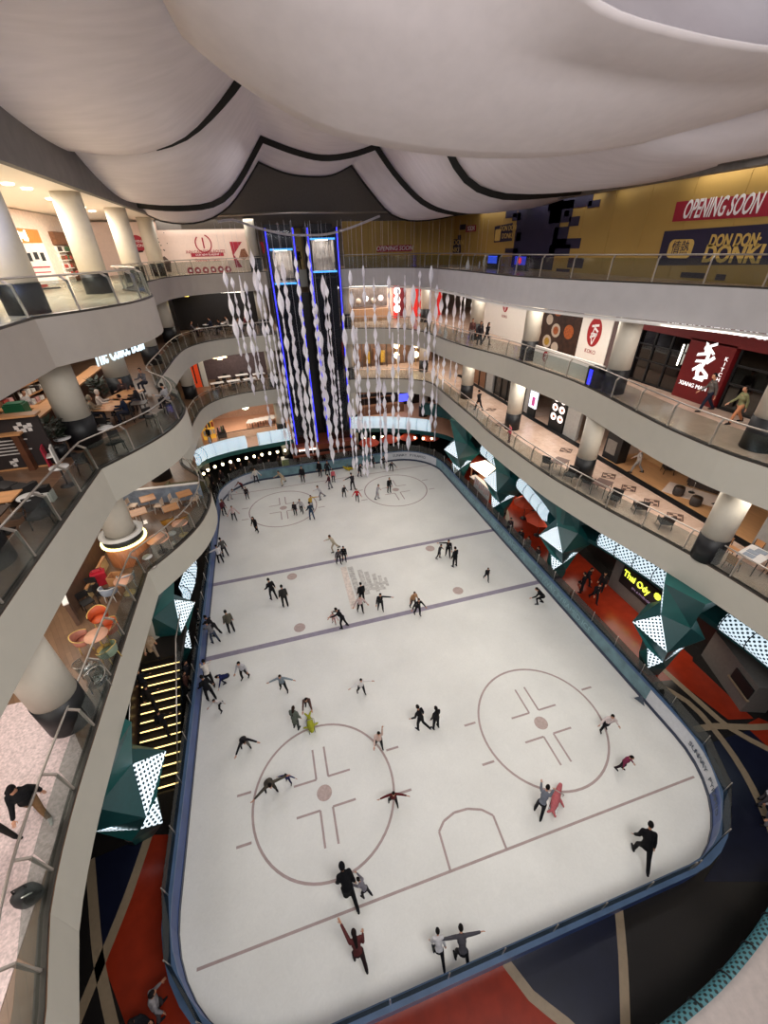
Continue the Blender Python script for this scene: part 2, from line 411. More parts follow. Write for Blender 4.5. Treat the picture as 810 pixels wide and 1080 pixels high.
for k, ch in enumerate('SUNWAY PYRAMID'):
    a = R(88-k*3.7); text(ch, .42, BTXT, barrier, ins(11.65+4.17*math.cos(a), 35.0+4.17*math.sin(a), .66, a-math.pi/2), .004, 'lettering')
    a = R(10-k*3.0); text(ch, .36, BTXT, barrier, ins(11.65+4.17*math.cos(a-R(20)), 6.4+4.17*math.sin(a-R(20)), .64, a-R(20)-math.pi/2), .004, 'lettering')
for y in (15.3, 22.3, 29.5):
    text('SUNWAY PYRAMID ICE', .55, BTXT2, barrier, ins(RX1-.004, y, .62, -math.pi/2), .003, 'lettering')
for x, y, a in ((10.6, 39.19, 0.), (15.3, 8.1, -math.pi/2+.3)):
    mb = MB(); M = ins(x, y-.01, .64, a)
    for tri in (((-.28, -.22), (.28, -.22), (0, .3)),): mb.face([M @ Vector((u_, v_, .01)) for u_, v_ in tri])
    mb.build('triangle_emblem', BTXT, barrier)
mb = MB(); M0 = barrier
# ================================================================== GROUND CONCOURSE
def hole_strip(outer, inner):
    """ring between two loops of equal length"""
    mb_ = MB()
    n = len(outer)
    for k in range(n): mb_.face([(*outer[k], 0), (*outer[(k+1) % n], 0), (*inner[(k+1) % n], 0), (*inner[k], 0)])
    return mb_
inn = rrect(RX0-.05, RX1+.05, RY0-.05, RY1+.05, 4.25, 10)
X0, X1, Y0, Y1 = -20., 30., -8., 56.
def proj(p):
    cx, cy = 4.8, 20.7; dx, dy = p[0]-cx, p[1]-cy
    s = min((X1-cx)/dx if dx > 1e-6 else ((X0-cx)/dx if dx < -1e-6 else 1e9), (Y1-cy)/dy if dy > 1e-6 else ((Y0-cy)/dy if dy < -1e-6 else 1e9))
    return (cx+dx*s, cy+dy*s)
outl = [proj(p) for p in inn]
mb = hole_strip(outl, inn); ground = struct(mb, 'ground_floor', DKFL)
mb = MB(); mb.box((5, 24, -.4), (52, 66, .2)); struct(mb, 'foundation_slab', DKFL)
def flat(mb, P, mi, z): mb.face([(p[0], p[1], z) for p in P], mi)
def ribbon(mb, P, w_, mi, z):
    P = smooth(P, .5); a = offset(P, w_/2); b_ = offset(P, -w_/2)
    for k in range(len(P)-1): mb.face([(*a[k], z), (*a[k+1], z), (*b_[k+1], z), (*b_[k], z)], mi)
mb = MB()
flat(mb, [(-7.87,9.20), (-6.63,8.87), (-6.70,5.89), (-5.60,3.91), (-4.68,2.71), (-6.94,3.01), (-8.72,5.83)], 1, .004)        # red, near left
flat(mb, [(-9.96,8.97), (-7.87,9.20), (-8.72,5.83), (-9.11,6.22)], 0, .004)
flat(mb, [(-1.66,2.02), (4.32,2.03), (5.46,0.35), (6.02,-0.69), (-2.01,-0.17)], 1, .004)                                  # red, near middle
flat(mb, [(4.32,2.03), (8.80,2.06), (7.15,-0.13), (6.42,-0.97), (6.02,-0.69), (5.46,0.35)], 0, .004)
flat(mb, [(20.39,10.58), (18.60,10.29), (18.40,9.51), (18.68,7.92), (19.07,6.25), (20.31,5.93), (20.31,7.15)], 1, .006)
flat(mb, [(19.55,5.81), (19.58,4.72), (19.89,4.11), (21.26,5.06), (20.58,5.90)], 1, .006)
flat(mb, [(17.1, 9.0), (17.4, 13.), (17.0, 17.5), (17.0, 23), (17.2, 30), (17.2, 38), (20.6, 38), (20.6, 9.6), (19.4, 8.6)], 1, .004)   # orange-red, right
flat(mb, [(16.16,5.65), (16.82,5.01), (15.40,3.11), (13.78,2.27), (12.40,1.80), (15.33,0.94), (19.89,4.11), (19.54,5.57)], 0, .0035)
ribbon(mb, [(16.75, 8.5), (17.0, 13.), (17.0, 17.5), (16.9, 21), (17.3, 24), (18.6, 27), (18.8, 31)], .35, 2, .007)
ribbon(mb, [(-9.96,8.97), (-9.37,7.29), (-8.85,5.89), (-8.03,4.22), (-7.30,2.94)], .32, 2, .007)
ribbon(mb, [(-7.87,9.20), (-8.26,7.37), (-8.73,5.79), (-9.08,4.65), (-9.36,3.70)], .32, 2, .007)
ribbon(mb, [(4.32,2.03), (4.73,1.15), (5.46,0.35), (6.28,-0.77)], .3, 2, .007)
ribbon(mb, [(8.91,2.13), (8.12,1.03), (7.04,-0.28)], .28, 2, .007)
ribbon(mb, [(17.35,8.78), (17.99,7.57), (17.97,6.13), (17.46,4.20), (16.32,2.16), (14.77,0.56)], .3, 2, .007)
ribbon(mb, [(18.35,9.46), (18.54,7.51), (18.76,5.90), (19.50,4.66)], .3, 2, .0075)
ribbon(mb, [(16.93,6.35), (18.19,6.17), (19.89,5.61), (21.51,5.23)], .3, 2, .008)
mb.build('floor_inlay', [NAVY, REDF, BEIGEF], ground)
# ================================================================== GALLERY SLABS
EL = [(-6.0, -6), (-5.6, -1.5), (-5.75, 1.0), (-6.1, 3.1), (-6.55, 4.6), (-6.75, 6.5), (-6.78, 9), (-6.75, 12.5), (-6.72, 15.0)]
EL2 = [(-6.7, 16.3), (-5.6, 17.9), (-4.8, 19.5), (-4.42, 21.2), (-4.4, 22.6), (-4.65, 23.9), (-5.3, 25.6), (-6.5, 27.6), (-6.75, 29.2), (-6.72, 33), (-6.65, 36.5), (-6.2, 39.8), (-4.9, 41.9), (-3, 43.0), (-1., 43.4), (1.35, 43.6)]
left_edge = smooth(EL+[(-6.7, 16.3)], .6)+smooth(EL2, .5)[1:]
R1 = smooth([(8.1, 44.3), (10, 44.), (13.4, 42.7), (15.5, 41.2), (16.2, 39.6), (16.1, 37), (15.9, 33.1), (15.7, 29.1), (15.45, 26.4), (15.4, 23.6), (15.45, 20.6), (15.55, 18.4), (15.85, 16.3), (16.2, 14.2), (16.65, 12.2), (17.05, 10.1), (17.3, 8.1), (17.4, 6), (17.4, 2), (17.0, -6)], .5)
R2 = smooth([(8.1, 43.7), (9.5, 43.4), (12, 42.4), (14.2, 40.6), (14.9, 38), (15.2, 34.3), (15.6, 31.3), (16.3, 28.5), (16.65, 26.5), (16.8, 24.3), (17.0, 22.4), (17.1, 20.6), (17.0, 18.5), (16.7, 16.4), (16.4, 14.5), (16.15, 12.4), (16.15, 10.2), (16.5, 8.5), (17, 6), (17.3, 2), (17, -6)], .5)
R3 = smooth([(8.1, 43.5), (9.5, 43.3), (12, 42.3), (14., 40.5), (14.9, 38), (15.2, 35), (15.2, 31), (15.05, 28), (14.95, 25.5), (15.2, 23.2), (15.7, 21.2), (16.2, 19.4), (16.85, 17.6), (17.5, 15.8), (18.35, 13.4), (18.8, 11), (19.2, 8), (19.4, 3), (19., -6)], .5)
RG = smooth([(8.1, 43.4), (11, 42.6), (14, 41.2), (16.6, 39.2), (17.9, 37), (18.2, 33.), (18.2, 29), (18.0, 24.8), (17.5, 21), (17.0, 17.8), (18.6, 17.2), (19.4, 13.6), (19.8, 10), (20., 6.7), (19.6, 3.6), (18, 2), (15, 1.0), (12.5, .4), (11.4, .1), (9.1, -.36), (6, -.7), (3, -1)], .5)
TH = 1.45
def slab(name, edge, outer, z, mats, th=TH, zb=None):
    mb_ = MB(); mb_.prism(list(edge)+outer, z-th, z, 0, 1); o = struct(mb_, name, mats)
    return o
LO = [(1.35, 54.), (-20, 54.), (-20, -6)]
RO = [(28, -6), (28, 54.), (8.1, 54)]
slab('floor_left_first', left_edge, LO, Z1, [FASC, WOODL]); slab('floor_left_second', left_edge, LO, Z2, [FASC, WOODD]); slab('floor_left_third', left_edge, LO, Z3, [mat('left top fascia shade tone', 'aaa198', rough=.6, var=.03, scale=1.5), CREAM])  # left third-floor fascia colour darkened to stand for shade
slab('floor_right_first', R1, RO, Z1, [FASC, MARBLE]); slab('floor_right_second', R2, RO, Z2, [FASC, MARBLE]); slab('floor_right_third', R3, RO, Z3, [FASCG, MARBLE])
slab('floor_bridge_first', [(1.35, 45.6), (8.1, 45.6)], [(8.1, 54), (1.35, 54)], Z1, [FASC, MARBLE]); slab('floor_bridge_second', [(1.35, 45.6), (8.1, 45.6)], [(8.1, 54), (1.35, 54)], Z2, [FASC, MARBLE]); slab('floor_bridge_third', [(1.35, 45.6), (8.1, 45.6)], [(8.1, 54), (1.35, 54)], Z3, [FASC, MARBLE])
GL = smooth([(-9.0, -6), (-9.0, 11.5), (-9.0, 20), (-8.6, 30), (-8.3, 36), (-7.8, 39.6), (-5.8, 41), (-3.4, 41.7), (-1, 42.1), (1.5, 42.4)], .5)
slab('floor_left_mezzanine', GL, [(1.5, 54), (-20, 54), (-20, -6)], ZG, [TEALD, PINKF], .5)
slab('floor_right_mezzanine', [p for p in RG if p[1] > 36.5], [(28, 36.5), (28, 54), (8.1, 54)], ZG, [TEALD, PINKF], .5)
slab('floor_right_soffit', [p for p in RG if 4.2 < p[1] < 36.6], [(28, 4.2), (28, 36.5)], 3.5, [TEALD, TEALD], .3)
slab('floor_near_corner', [p for p in RG if p[1] < 4.3], [(3, -6), (28, -6), (28, 4.2)], ZG, [TEALD, mat('pale grey pink floor', 'b8aca6', rough=.4)], .5)
# fascia lip just under the third floor, and dark channel strips along the glass
mb = MB(); mb.sweep(R3, [(-.02, Z3-TH-.02), (.45, Z3-TH-.02), (.45, Z3-TH-.12), (-.02, Z3-TH-.12)]); struct(mb, 'trim_1', WHITE)
# zones of other flooring laid on the left first floor
mb = MB(); mb.prism([(-6.95, -6), (-6.95, 8.2), (-8.4, 10.6), (-19.9, 10.6), (-19.9, -6)], Z1, Z1+.012); struct(mb, 'floor_pebble', PEBBLE)
# ================================================================== RAILINGS
def railing(path, z, name, label, side, gap=1.8, arm=.32, glass=GLASS, post=POST, start=.4, group='glass gallery railings'):
    """side +1: gallery lies to the right of travel"""
    o = Vector((path[0][0], path[0][1], z)); rt = empty('glass_railing', o, 0, label, 'railing', group)
    loc = [(p[0]-o.x, p[1]-o.y) for p in path]
    e = offset(loc, .10*side); hr = offset(loc, (.10+arm)*side)
    mb_ = MB(); mb_.tube([(p[0], p[1], 1.1) for p in hr], .034, 8); mb_.build('handrail', STEEL, rt)
    mb_ = MB(); mb_.sweep(loc, [(.02*side, 0), (.2*side, 0), (.2*side, .07), (.02*side, .07)]); mb_.build('base_channel', DSTEEL, rt)
    pts = along(e, gap, start)
    for (p, d) in pts:
        n_ = Vector((d.y, -d.x))*side
        q = p+n_*arm*.25; r_ = p+n_*arm
        mb_ = MB(); W = .03
        for (a, za), (b_, zb) in (((p, .02), (q, .92)), ((q, .92), (r_, 1.07))):
            mb_.sweep([], []) if False else None
            t2 = d*W; A = Vector((a.x, a.y, za)); B = Vector((b_.x, b_.y, zb)); u_ = (B-A).normalized(); v_ = Vector((d.x, d.y, 0)); w_ = u_.cross(v_)
            M = Matrix((v_, w_, u_)).transposed(); mb_.box((A+B)/2, (.045, .07, (B-A).length+.04), M=M)
        mb_.build('post', post, rt)
    for (p, d), (q, d2) in zip(pts, pts[1:]):
        # pane follows the curve
        i0 = min(range(len(e)), key=lambda k: (Vector(e[k])-p).length); i1 = min(range(len(e)), key=lambda k: (Vector(e[k])-q).length)
        mid = [Vector(e[k]) for k in range(i0+1, i1)]
        mid = [m_ for m_ in mid if (m_-p).dot(d) > .05 and (q-m_).dot(d2) > .05]
        chain = [p+d*.04]+mid+[q-d2*.04]
        mb_ = MB(); mb_.sweep([tuple(c) for c in chain], [(-.006, .09), (.006, .09), (.006, .98), (-.006, .98)]); mb_.build('glass_pane', glass, rt)
    return rt
def cut(path, f): return [p for p in path if f(p)]
nearL = [p for p in left_edge if -2.5 < p[1] < 27.7]; recL = [p for p in left_edge if p[1] >= 27.6]
for z, nm in ((Z1, 'first'), (Z2, 'second'), (Z3, 'third')):
    railing(nearL, z, '', 'glass railing with bent posts along the bulging near left side of the %s gallery' % nm, -1)
    railing(recL, z, '', 'glass railing around the recessed far left corner of the %s gallery, left of the lifts' % nm, -1, 1.5, .2)
for E_, z, nm in ((R1, Z1, 'first'), (R2, Z2, 'second'), (R3, Z3, 'third')):
    railing([p for p in E_ if p[1] > -1], z, '', 'glass railing along the whole right side of the %s gallery' % nm, -1, 2.05, .18)
# ================================================================== COLUMNS
def column(x, y, z0, z1, r=.55, base=1.25):
    mb_ = MB(); mb_.lathe([(r+.02, 0), (r+.02, base)], (x, y, z0), 28, 1); mb_.lathe([(r, base), (r, z1-z0)], (x, y, z0), 28, 0)
    return struct(mb_, 'column', [COLM, BLACK])
for y in (1.6, 9.8, 18.1, 26.3, 34.4):
    column(17.55, y, Z1, Z2-TH)
    if y > 17 or y < 5: column(17.75, y-.3, Z2, Z3-TH)
    column(17.75, y, 0, Z1-TH, .5, .3)
column(17.75, 10.1, Z2, Z3-TH)
for y in (1.5, 9.5, 17.75, 26.0, 34.6, 43.5):
    column(-7.65, y, Z1, Z2-TH, .6); column(-8.0, y+1.4 if y < 20 else y, Z2, Z3-TH, .6); column(-7.5, y+.4, Z3, 22.4, .6, .9); column(-8.3, y, 0, Z1-TH, .5, .3)
for x in (.45, 8.6, 17.2):
    column(x, 44.6, ZG, Z1-TH, .5); column(x, 44.9, Z1, Z2-TH, .5); column(x, 44.9, Z2, Z3-TH, .5)
    column(x, 44.2, 0, ZG-.5, .4, .4)
column(.55, 44.6, Z3, 22.3, .45, 1.2)
# ================================================================== ENCLOSING WALLS
WALLW = mat('far wall paint', '8d857c', rough=.8)
mb = MB(); mb.box((-20.1, 24, 11), (.2, 62, 26)); struct(mb, 'wall_left', WALLW)
mb = MB(); mb.box((28.1, 24, 11), (.2, 62, 26)); struct(mb, 'wall_right', WALLW)
mb = MB(); mb.box((4, 54.1, 11), (48.2, .2, 26)); struct(mb, 'wall_back', WALLW)
# ================================================================== LIFT SHAFTS
BLUEL = emis('blue led', '3a3cff', 1.6); CYANL = emis('cab led', '5ab4ff', 4.)
SHAFT = mat('shaft frame', '14131c', rough=.35, metal=.4); CABW = mat('cab wall', 'c8bfb2', rough=.4, var=.25, scale=2)
SHG = glass_mat('shaft glass', 'c8ccd8', .03)
def lift(x0, x1, zc0, zc1, label):
    y0, y1, z0, z1 = 42.0, 44.4, 2.2, 21.5
    rt = empty('glass_lift', ((x0+x1)/2, y0, z0), 0, label, 'lift', 'glass lifts'); ox = (x0+x1)/2
    hw = (x1-x0)/2
    mb_ = MB()
    for sx in (-1, 1):
        for yy in (.1, y1-y0): mb_.box((sx*hw, yy, (z1-z0)/2), (.26, .26, z1-z0))
    for zz in (5.2, 10.4, 15.6, z1-z0-.1):
        mb_.box((0, .1, zz), (2*hw, .14, .14)); mb_.box((0, y1-y0, zz), (2*hw, .2, .9))
    mb_.box((0, y1-y0+.1, (z1-z0)/2), (2*hw, .06, z1-z0))
    mb_.box((-.3, y1-y0-.4, (z1-z0)/2), (.12, .12, z1-z0)); mb_.box((.35, y1-y0-.4, (z1-z0)/2), (.12, .12, z1-z0))
    mb_.build('frame', SHAFT, rt)
    for sx in (-1, 1):
        mb_ = MB(); mb_.box((sx*(hw+.0), -.05, (z1-z0)/2), (.1, .06, z1-z0)); mb_.build('edge_light', BLUEL, rt)
    mb_ = MB(); mb_.box((0, .06, (z1-z0)/2), (2*hw-.3, .015, z1-z0-.2)); mb_.build('shaft_glass', SHG, rt)
    a, b_ = zc0-z0, zc1-z0
    cab = MB(); cab.box((0, 1.9, (a+b_)/2), (2*hw-.5, .1, b_-a)); cab.box((0, 1.1, b_), (2*hw-.45, 1.7, .12)); cab.box((0, 1.1, a), (2*hw-.45, 1.7, .12))
    for sx in (-1, 1): cab.box((sx*(hw-.28), 1.1, (a+b_)/2), (.06, 1.7, b_-a))
    for k in range(5): cab.box((-.7+.35*k, 1.82, (a+b_)/2), (.05, .06, b_-a))
    cab.box((0, 1.75, a+1), (2*hw-.6, .05, .06)); c_ = cab.build('cab', CABW, rt)
    for zz in (a, b_):
        mb_ = MB(); mb_.box((0, .23, zz), (2*hw-.35, .06, .14)); mb_.build('cab_light', CYANL, c_)
    mb_ = MB(); mb_.box((0, 1., b_-.09), (1., .8, .03)); mb_.build('cab_ceiling_light', emis('cab ceiling glow', 'fff0d8', 30.), c_)
    return rt
lift(1.72, 3.98, 17.45, 20.0, 'left glass lift, its lit cab stopped a little lower, framed by blue light lines')
lift(5.2, 7.72, 18.25, 20.7, 'right glass lift, its lit cab stopped a little higher, framed by blue light lines')
mb = MB(); mb.box((4.6, 44.7, 9.5), (1., .2, 14), mi=1); mb.box((4.6, 47.5, 20.3), (1.2, .2, 4.0)); struct(mb, 'wall_between_lifts', [mat('lift core wall', 'b8a878', rough=.7), DARKW])
# base of the lifts: stepped timber planters
WOODR = mat('red timber', '7a3a22', rough=.5, var=.2, scale=3, scl=(1, 1, 8))
pl = empty('lift_plinth', (4.7, 41, 0), 0, 'stepped red timber plinth with dark bands at the foot of the glass lifts', 'plinth')
for nm, z0, z1, y, m, x0, x1 in (('lower_tier', 0, .9, -.5, DKFL, -3.6, 3.6), ('lower_timber_band', .9, 1.5, -.45, WOODR, -3.6, 3.6), ('upper_tier', 1.5, 1.75, -.1, DKFL, -3.5, 3.5), ('upper_timber_band', 1.75, 2.3, .1, WOODR, -3.5, 3.5)):
    mb = MB(); mb.box(((x0+x1)/2, y+1.6, (z0+z1)/2), (x1-x0, 3.2, z1-z0)); mb.build(nm, m, pl)
mb = MB(); mb.box((-1.9, -.02, 1.95), (2.0, .08, .1)); mb.build('strip_lamp', LEDW, pl)
# ================================================================== ROOF: fabric canopy, bulkhead, gable
mb = MB(); mb.box((5, 24, 30), (52, 66, .2)); struct(mb, 'roof_deck', DARKCEIL)
def curve3(P, n=36):
    """resample (x,z) polyline smoothly"""
    S = smooth(P, .25); L = [0]
    for a, b_ in zip(S, S[1:]): L.append(L[-1]+math.dist(a, b_))
    out = []; j = 0
    for k in range(n+1):
        t = L[-1]*k/n
        while j < len(L)-2 and L[j+1] < t: j += 1
        u_ = (t-L[j])/max(1e-9, L[j+1]-L[j]); out.append((S[j][0]+(S[j+1][0]-S[j][0])*u_, S[j][1]+(S[j+1][1]-S[j][1])*u_))
    return out
def half(P, y):  # cross curve at distance y, left eave -> ridge A -> ridge B -> right eave, each third resampled separately so ridges line up
    return [[(x, y, z) for x, z in curve3(q, 16)] for q in P]
def loft(sections, sag, name, label, grp='canopy sails', pre=None):
    """sections: list of (y, [left, mid, right]); fabric sags by sag between sections"""
    mb_ = MB(); rows = []
    for (ya, A), (yb, B) in zip(sections, sections[1:]):
        ra = [p for q in half(A, ya) for p in q]; rb = [p for q in half(B, yb) for p in q]
        n = 8
        for k in range(n if (yb, B) != sections[-1] else n+1):
            t = k/n; rows.append([(a[0]+(b_[0]-a[0])*t, a[1]+(b_[1]-a[1])*t, a[2]+(b_[2]-a[2])*t-sag*4*t*(1-t)) for a, b_ in zip(ra, rb)])
    mb_.grid(rows)
    if pre:
        (ya, A), (yb, B) = pre; ra = half(A[:1], ya)[0]; rb = half(B[:1], yb)[0]
        mb_.grid([[(a[0]+(b_[0]-a[0])*k/6, a[1]+(b_[1]-a[1])*k/6, a[2]+(b_[2]-a[2])*k/6-.3*4*(k/6)*(1-k/6)) for a, b_ in zip(ra, rb)] for k in range(7)])
        rb = half(B[2:], yb)[0]; mb_.grid([[(p[0], y, p[2]+dz) for p in rb] for y, dz in ((11.6, 2.3), (12.3, 1.75), (13.0, 1.1), (13.6, .5), (14.1, .12), (14.8, 0), (16.5, 0))])
    o = mb_.build('canopy_sail', FABRIC, None, True)
    sm = o.modifiers.new('thick', 'SOLIDIFY'); sm.thickness = .03
    for p in o.data.polygons: p.use_smooth = True
    tag(o, label, 'canopy', grp); return o
def gap_shade_band(parent, y, P, wd=.3, xmin=-99):  # black band along a sail edge, standing in for the dark gap
    mb_ = MB()
    for q in half(P, y):
        rows = [[], []]; q = [p for p in q if p[0] >= xmin]
        if len(q) < 2: continue
        for k, p in enumerate(q):
            a, c = q[max(k-1, 0)], q[min(k+1, len(q)-1)]; t = Vector((c[0]-a[0], c[2]-a[2])).normalized(); n_ = Vector((t.y, -t.x))
            rows[0].append((p[0]-n_.x*.03, y+.03, p[2]-n_.y*.03)); wk = wd*min(1, .08+(k+.0)*.14) if xmin > -50 and q is not None and len(q) < 17 and q[0][0] < 0 else wd; rows[1].append((p[0]+n_.x*wk, y+.25, p[2]+n_.y*wk))
        mb_.grid(rows)
    o = mb_.build('gap_shade_strip', GAP_SHADE, parent); return o
A2 = [[(-8.5, 23.3), (-7, 22.95), (-6.2, 22.8), (-4.4, 22.65), (-2.2, 22.75), (-.9, 23.2), (.2, 24.1), (1.0, 25.0), (2.1, 26.3)], [(2.1, 26.3), (4.2, 25.7), (6.1, 25.4), (8.1, 25.6), (10., 26.1)], [(10., 26.1), (11.4, 24.6), (13, 23.3), (14.3, 22.65), (15.8, 22.35), (17, 22.3), (19.6, 22.6)]]
A2b = [[(-8.5, 23.5), (-7, 23.1), (-6.2, 22.95), (-4.4, 22.8), (-2.2, 22.95), (-.9, 23.4), (.2, 24.3), (1.0, 25.2), (2.1, 26.5)], [(2.1, 26.5), (4.2, 25.9), (6.1, 25.6), (8.1, 25.8), (10., 26.3)], [(10., 26.3), (11.4, 24.8), (13, 23.5), (14.3, 22.85), (15.8, 22.55), (17, 22.45), (19.6, 22.6)]]
F2 = [[(-8.5, 23.2), (-7, 22.7), (-6.0, 22.1), (-4.4, 21.85), (-2.7, 22.0), (-1.2, 22.6), (0, 23.5), (1.9, 25.5)], [(1.9, 25.5), (3.7, 24.9), (5.5, 24.7), (7.3, 24.8), (8.9, 25.4)], [(8.9, 25.4), (10.3, 23.9), (11.8, 22.5), (13, 22.0), (14.3, 21.85), (16.5, 22.), (19.6, 22.5)]]
A1 = [[(-8.5, 23.9), (-6, 23.6), (-4.2, 23.55), (-3.2, 23.7), (-2.2, 24.0), (-1.3, 24.45), (-.1, 25.35), (.95, 26.3), (1.4, 26.8)], [(1.4, 26.8), (3.5, 26.2), (5.2, 26), (7., 26.2), (8.6, 26.5)], [(8.6, 26.5), (10.4, 24.5), (11.1, 23.6), (12.0, 22.85), (13.2, 22.45), (15, 22.3), (19.6, 22.6)]]
A1b = [[(-8.5, 24.1), (-6, 23.8), (-4.2, 23.8), (-3.2, 23.9), (-2.2, 24.2), (-1.3, 24.65), (-.1, 25.55), (.95, 26.5), (1.4, 27.)], [(1.4, 27.), (3.5, 26.4), (5.2, 26.2), (7., 26.4), (8.6, 26.7)], [(8.6, 26.7), (10.4, 24.7), (11.1, 23.8), (12.0, 23.05), (13.2, 22.65), (15, 22.45), (19.6, 22.6)]]
S1 = [[(-8.5, 24.2), (-7.2, 24.3), (-5.0, 24.5), (-4.0, 24.5), (-2.9, 24.55), (-1.7, 24.7), (-.75, 24.95)], [(-.75, 24.95), (2, 25.2), (4, 25.3), (6, 25.2), (8, 25.)], [(8, 25.), (9.8, 24), (11, 23.), (12., 22.65), (13.5, 22.35), (16, 22.3), (19.8, 22.6)]]
S0 = [[(-8.5, 25.2), (-6, 25.6), (-4.0, 25.8), (-2.5, 25.9), (-.9, 26.0), (-.4, 26.1)], [(-.4, 25.5), (2, 26), (4, 26.2), (6, 26), (8, 25.5)], [(8, 25.5), (10, 24.6), (12, 23.6), (14, 23), (16, 22.8), (19.8, 22.9)]]
c1 = loft([(16.5, S1), (25.0, A1)], .25, 'sail', 'nearer left canopy sail of wrinkled grey fabric bulging above the third gallery', pre=[(7.5, S0), (16.5, S1)]); gap_shade_band(c1, 25.0, A1, .3, -3.2)
c2 = loft([(25.7, A1b), (36.4, A2)], .55, 'sail', 'middle canopy sail of grey fabric in twin swags before the lifts'); gap_shade_band(c2, 36.4, A2, .34)
c3 = loft([(37.1, A2b), (40., F2)], .1, 'sail', 'narrow far canopy sail of pale fabric with scalloped lower edge'); gap_shade_band(c3, 40., F2, .12)
# nearest big sail, hanging low across the void
mb = MB()
far_ = curve3([(-.6, 24.05), (.4, 23.4), (1.5, 22.9), (2.6, 22.5), (3.9, 22.3), (5.3, 22.17), (7, 22.1), (8.6, 22.13), (9.8, 22.2), (11.5, 22.4), (13.2, 22.65), (14.9, 23.0), (16.9, 23.5), (20, 24.4)], 40)
mid_ = curve3([(-1.0, 24.6), (.5, 24.2), (2, 23.8), (4, 23.5), (6, 23.3), (8, 23.2), (10, 23.1), (12, 23.15), (15, 23.4), (19, 24.2)], 40)
ner_ = curve3([(-1.2, 25.6), (1, 25.4), (3, 25.0), (4.8, 24.5), (6.5, 23.72), (7.3, 23.5), (8.7, 23.37), (10, 23.3), (11.6, 23.3), (14, 23.6), (18, 24.4)], 40)
rows = []
for t in range(9):
    u_ = t/8; rows.append([(a[0]+(b_[0]-a[0])*u_, 14.2+(11.2-14.2)*u_, a[1]+(b_[1]-a[1])*u_-.12*math.sin(math.pi*u_)) for a, b_ in zip(far_, mid_)])
for t in range(1, 9):
    u_ = t/8; rows.append([(a[0]+(b_[0]-a[0])*u_, 11.2+(9.6-11.2)*u_, a[1]+(b_[1]-a[1])*u_-.05*math.sin(math.pi*u_)) for a, b_ in zip(mid_, ner_)])
mb.grid(rows); o = mb.build('canopy_sail', FABRICN); o.modifiers.new('thick', 'SOLIDIFY').thickness = .03
tag(o, 'nearest and largest canopy sail, a smooth grey sheet hanging low across the top', 'canopy', 'canopy sails')
# corrugated ceiling sheet seen past the near sail
CORR = mat('white ceiling sheet', 'aab0c4', rough=.8, var=.05)
mb = MB(); rows = []
for i in range(96):
    x = 6+i*.2; rows.append([(x, y, 26.5+.08*math.sin(i*1.9)) for y in (6, 10, 14, 18, 24)])
mb.grid(rows)
for y in (11.5, 15., 18.6): mb.box((15, y, 26.35), (18, .12, .08), mi=1)
o = struct(mb, 'ceiling_sheet', [CORR, DSTEEL]); o.modifiers.new('thick', 'SOLIDIFY').thickness = .02
mb = MB(); mb.box((19.6, 16, 25.3), (1.6, 10, 2.4)); struct(mb, 'ceiling_dark_box', mat('dark box brown', '2a2420', rough=.8))  # plain dark box beside the ceiling sheet
# third-floor ceiling and bulkhead on the left
lc = [(-6.75, -6), (-6.75, 12), (-6.75, 30), (-6.75, 45.3)]
mb = MB(); mb.prism(lc+[(1.35, 45.3)]+LO, 22.4, 22.55, 0); struct(mb, 'ceiling_left', mat('left ceiling paint', 'ece2d6', rough=.7, var=.02))
mb = MB(); mb.sweep(lc, [(.3, 22.36), (.3, 24.3), (.02, 24.3), (.02, 22.36)]); struct(mb, 'ceiling_bulkhead', BULK)
mb = MB(); mb.prism([(18.6, -6), (18.6, 42), (16, 45.6), (1, 45.6), (1, 54), (28, 54), (28, -6)], 22.45, 22.6); struct(mb, 'ceiling_right', BULK)
mb = MB(); mb.sweep(smooth([(18.9, 6), (18.9, 38), (18.2, 42), (15.5, 45.2)], 1), [(0, 22.25), (.5, 22.25), (.5, 22.75), (0, 22.75)]); struct(mb, 'ceiling_beam', mat('concrete beam', '8d8884', rough=.9, var=.25, scale=2))
mb = MB(); mb.prism([(-7, 45.4), (18, 45.4), (18, 45.6), (-7, 45.6)], 21.6, 29.5); struct(mb, 'wall_gable', BULKD)
mb = MB(); mb.face([(-5, 40.4, 27.4), (16, 40.4, 27.4), (16, 45.3, 21.7), (-5, 45.3, 21.7)])
o = struct(mb, 'ceiling_slope', BULKD); o.modifiers.new('thick', 'SOLIDIFY').thickness = .05
mb = MB(); mb.tube([(-3.5, 41.6, 22.3), (4, 41.6, 22.5), (13, 41.6, 22.5)], .08, 8); tag(mb.build('tension_rod', STEEL), 'grey tie rod stretched across under the dark gable above the lifts', 'rod')
rw = [(-1.78,21.92), (-0.62,22.03), (1.02,21.52), (3.19,21.04), (4.88,20.95), (6.71,20.99), (8.77,21.42), (11.28,22.18)]
rw = smooth(rw, .5)
mb = MB()
for a, b_ in zip(rw, rw[1:]): mb.box(((a[0]+b_[0])/2, 41, (a[1]+b_[1])/2), (math.dist(a, b_)+.05, .3, .16), M=Matrix.Rotation(-math.atan2(b_[1]-a[1], b_[0]-a[0]), 3, 'Y'))
tag(mb.build('hanging_hoop', mat('pale hoop fabric', 'b0aab0', rough=.8)), 'curved pale fabric hem drooping across the tops of the lifts', 'hem')
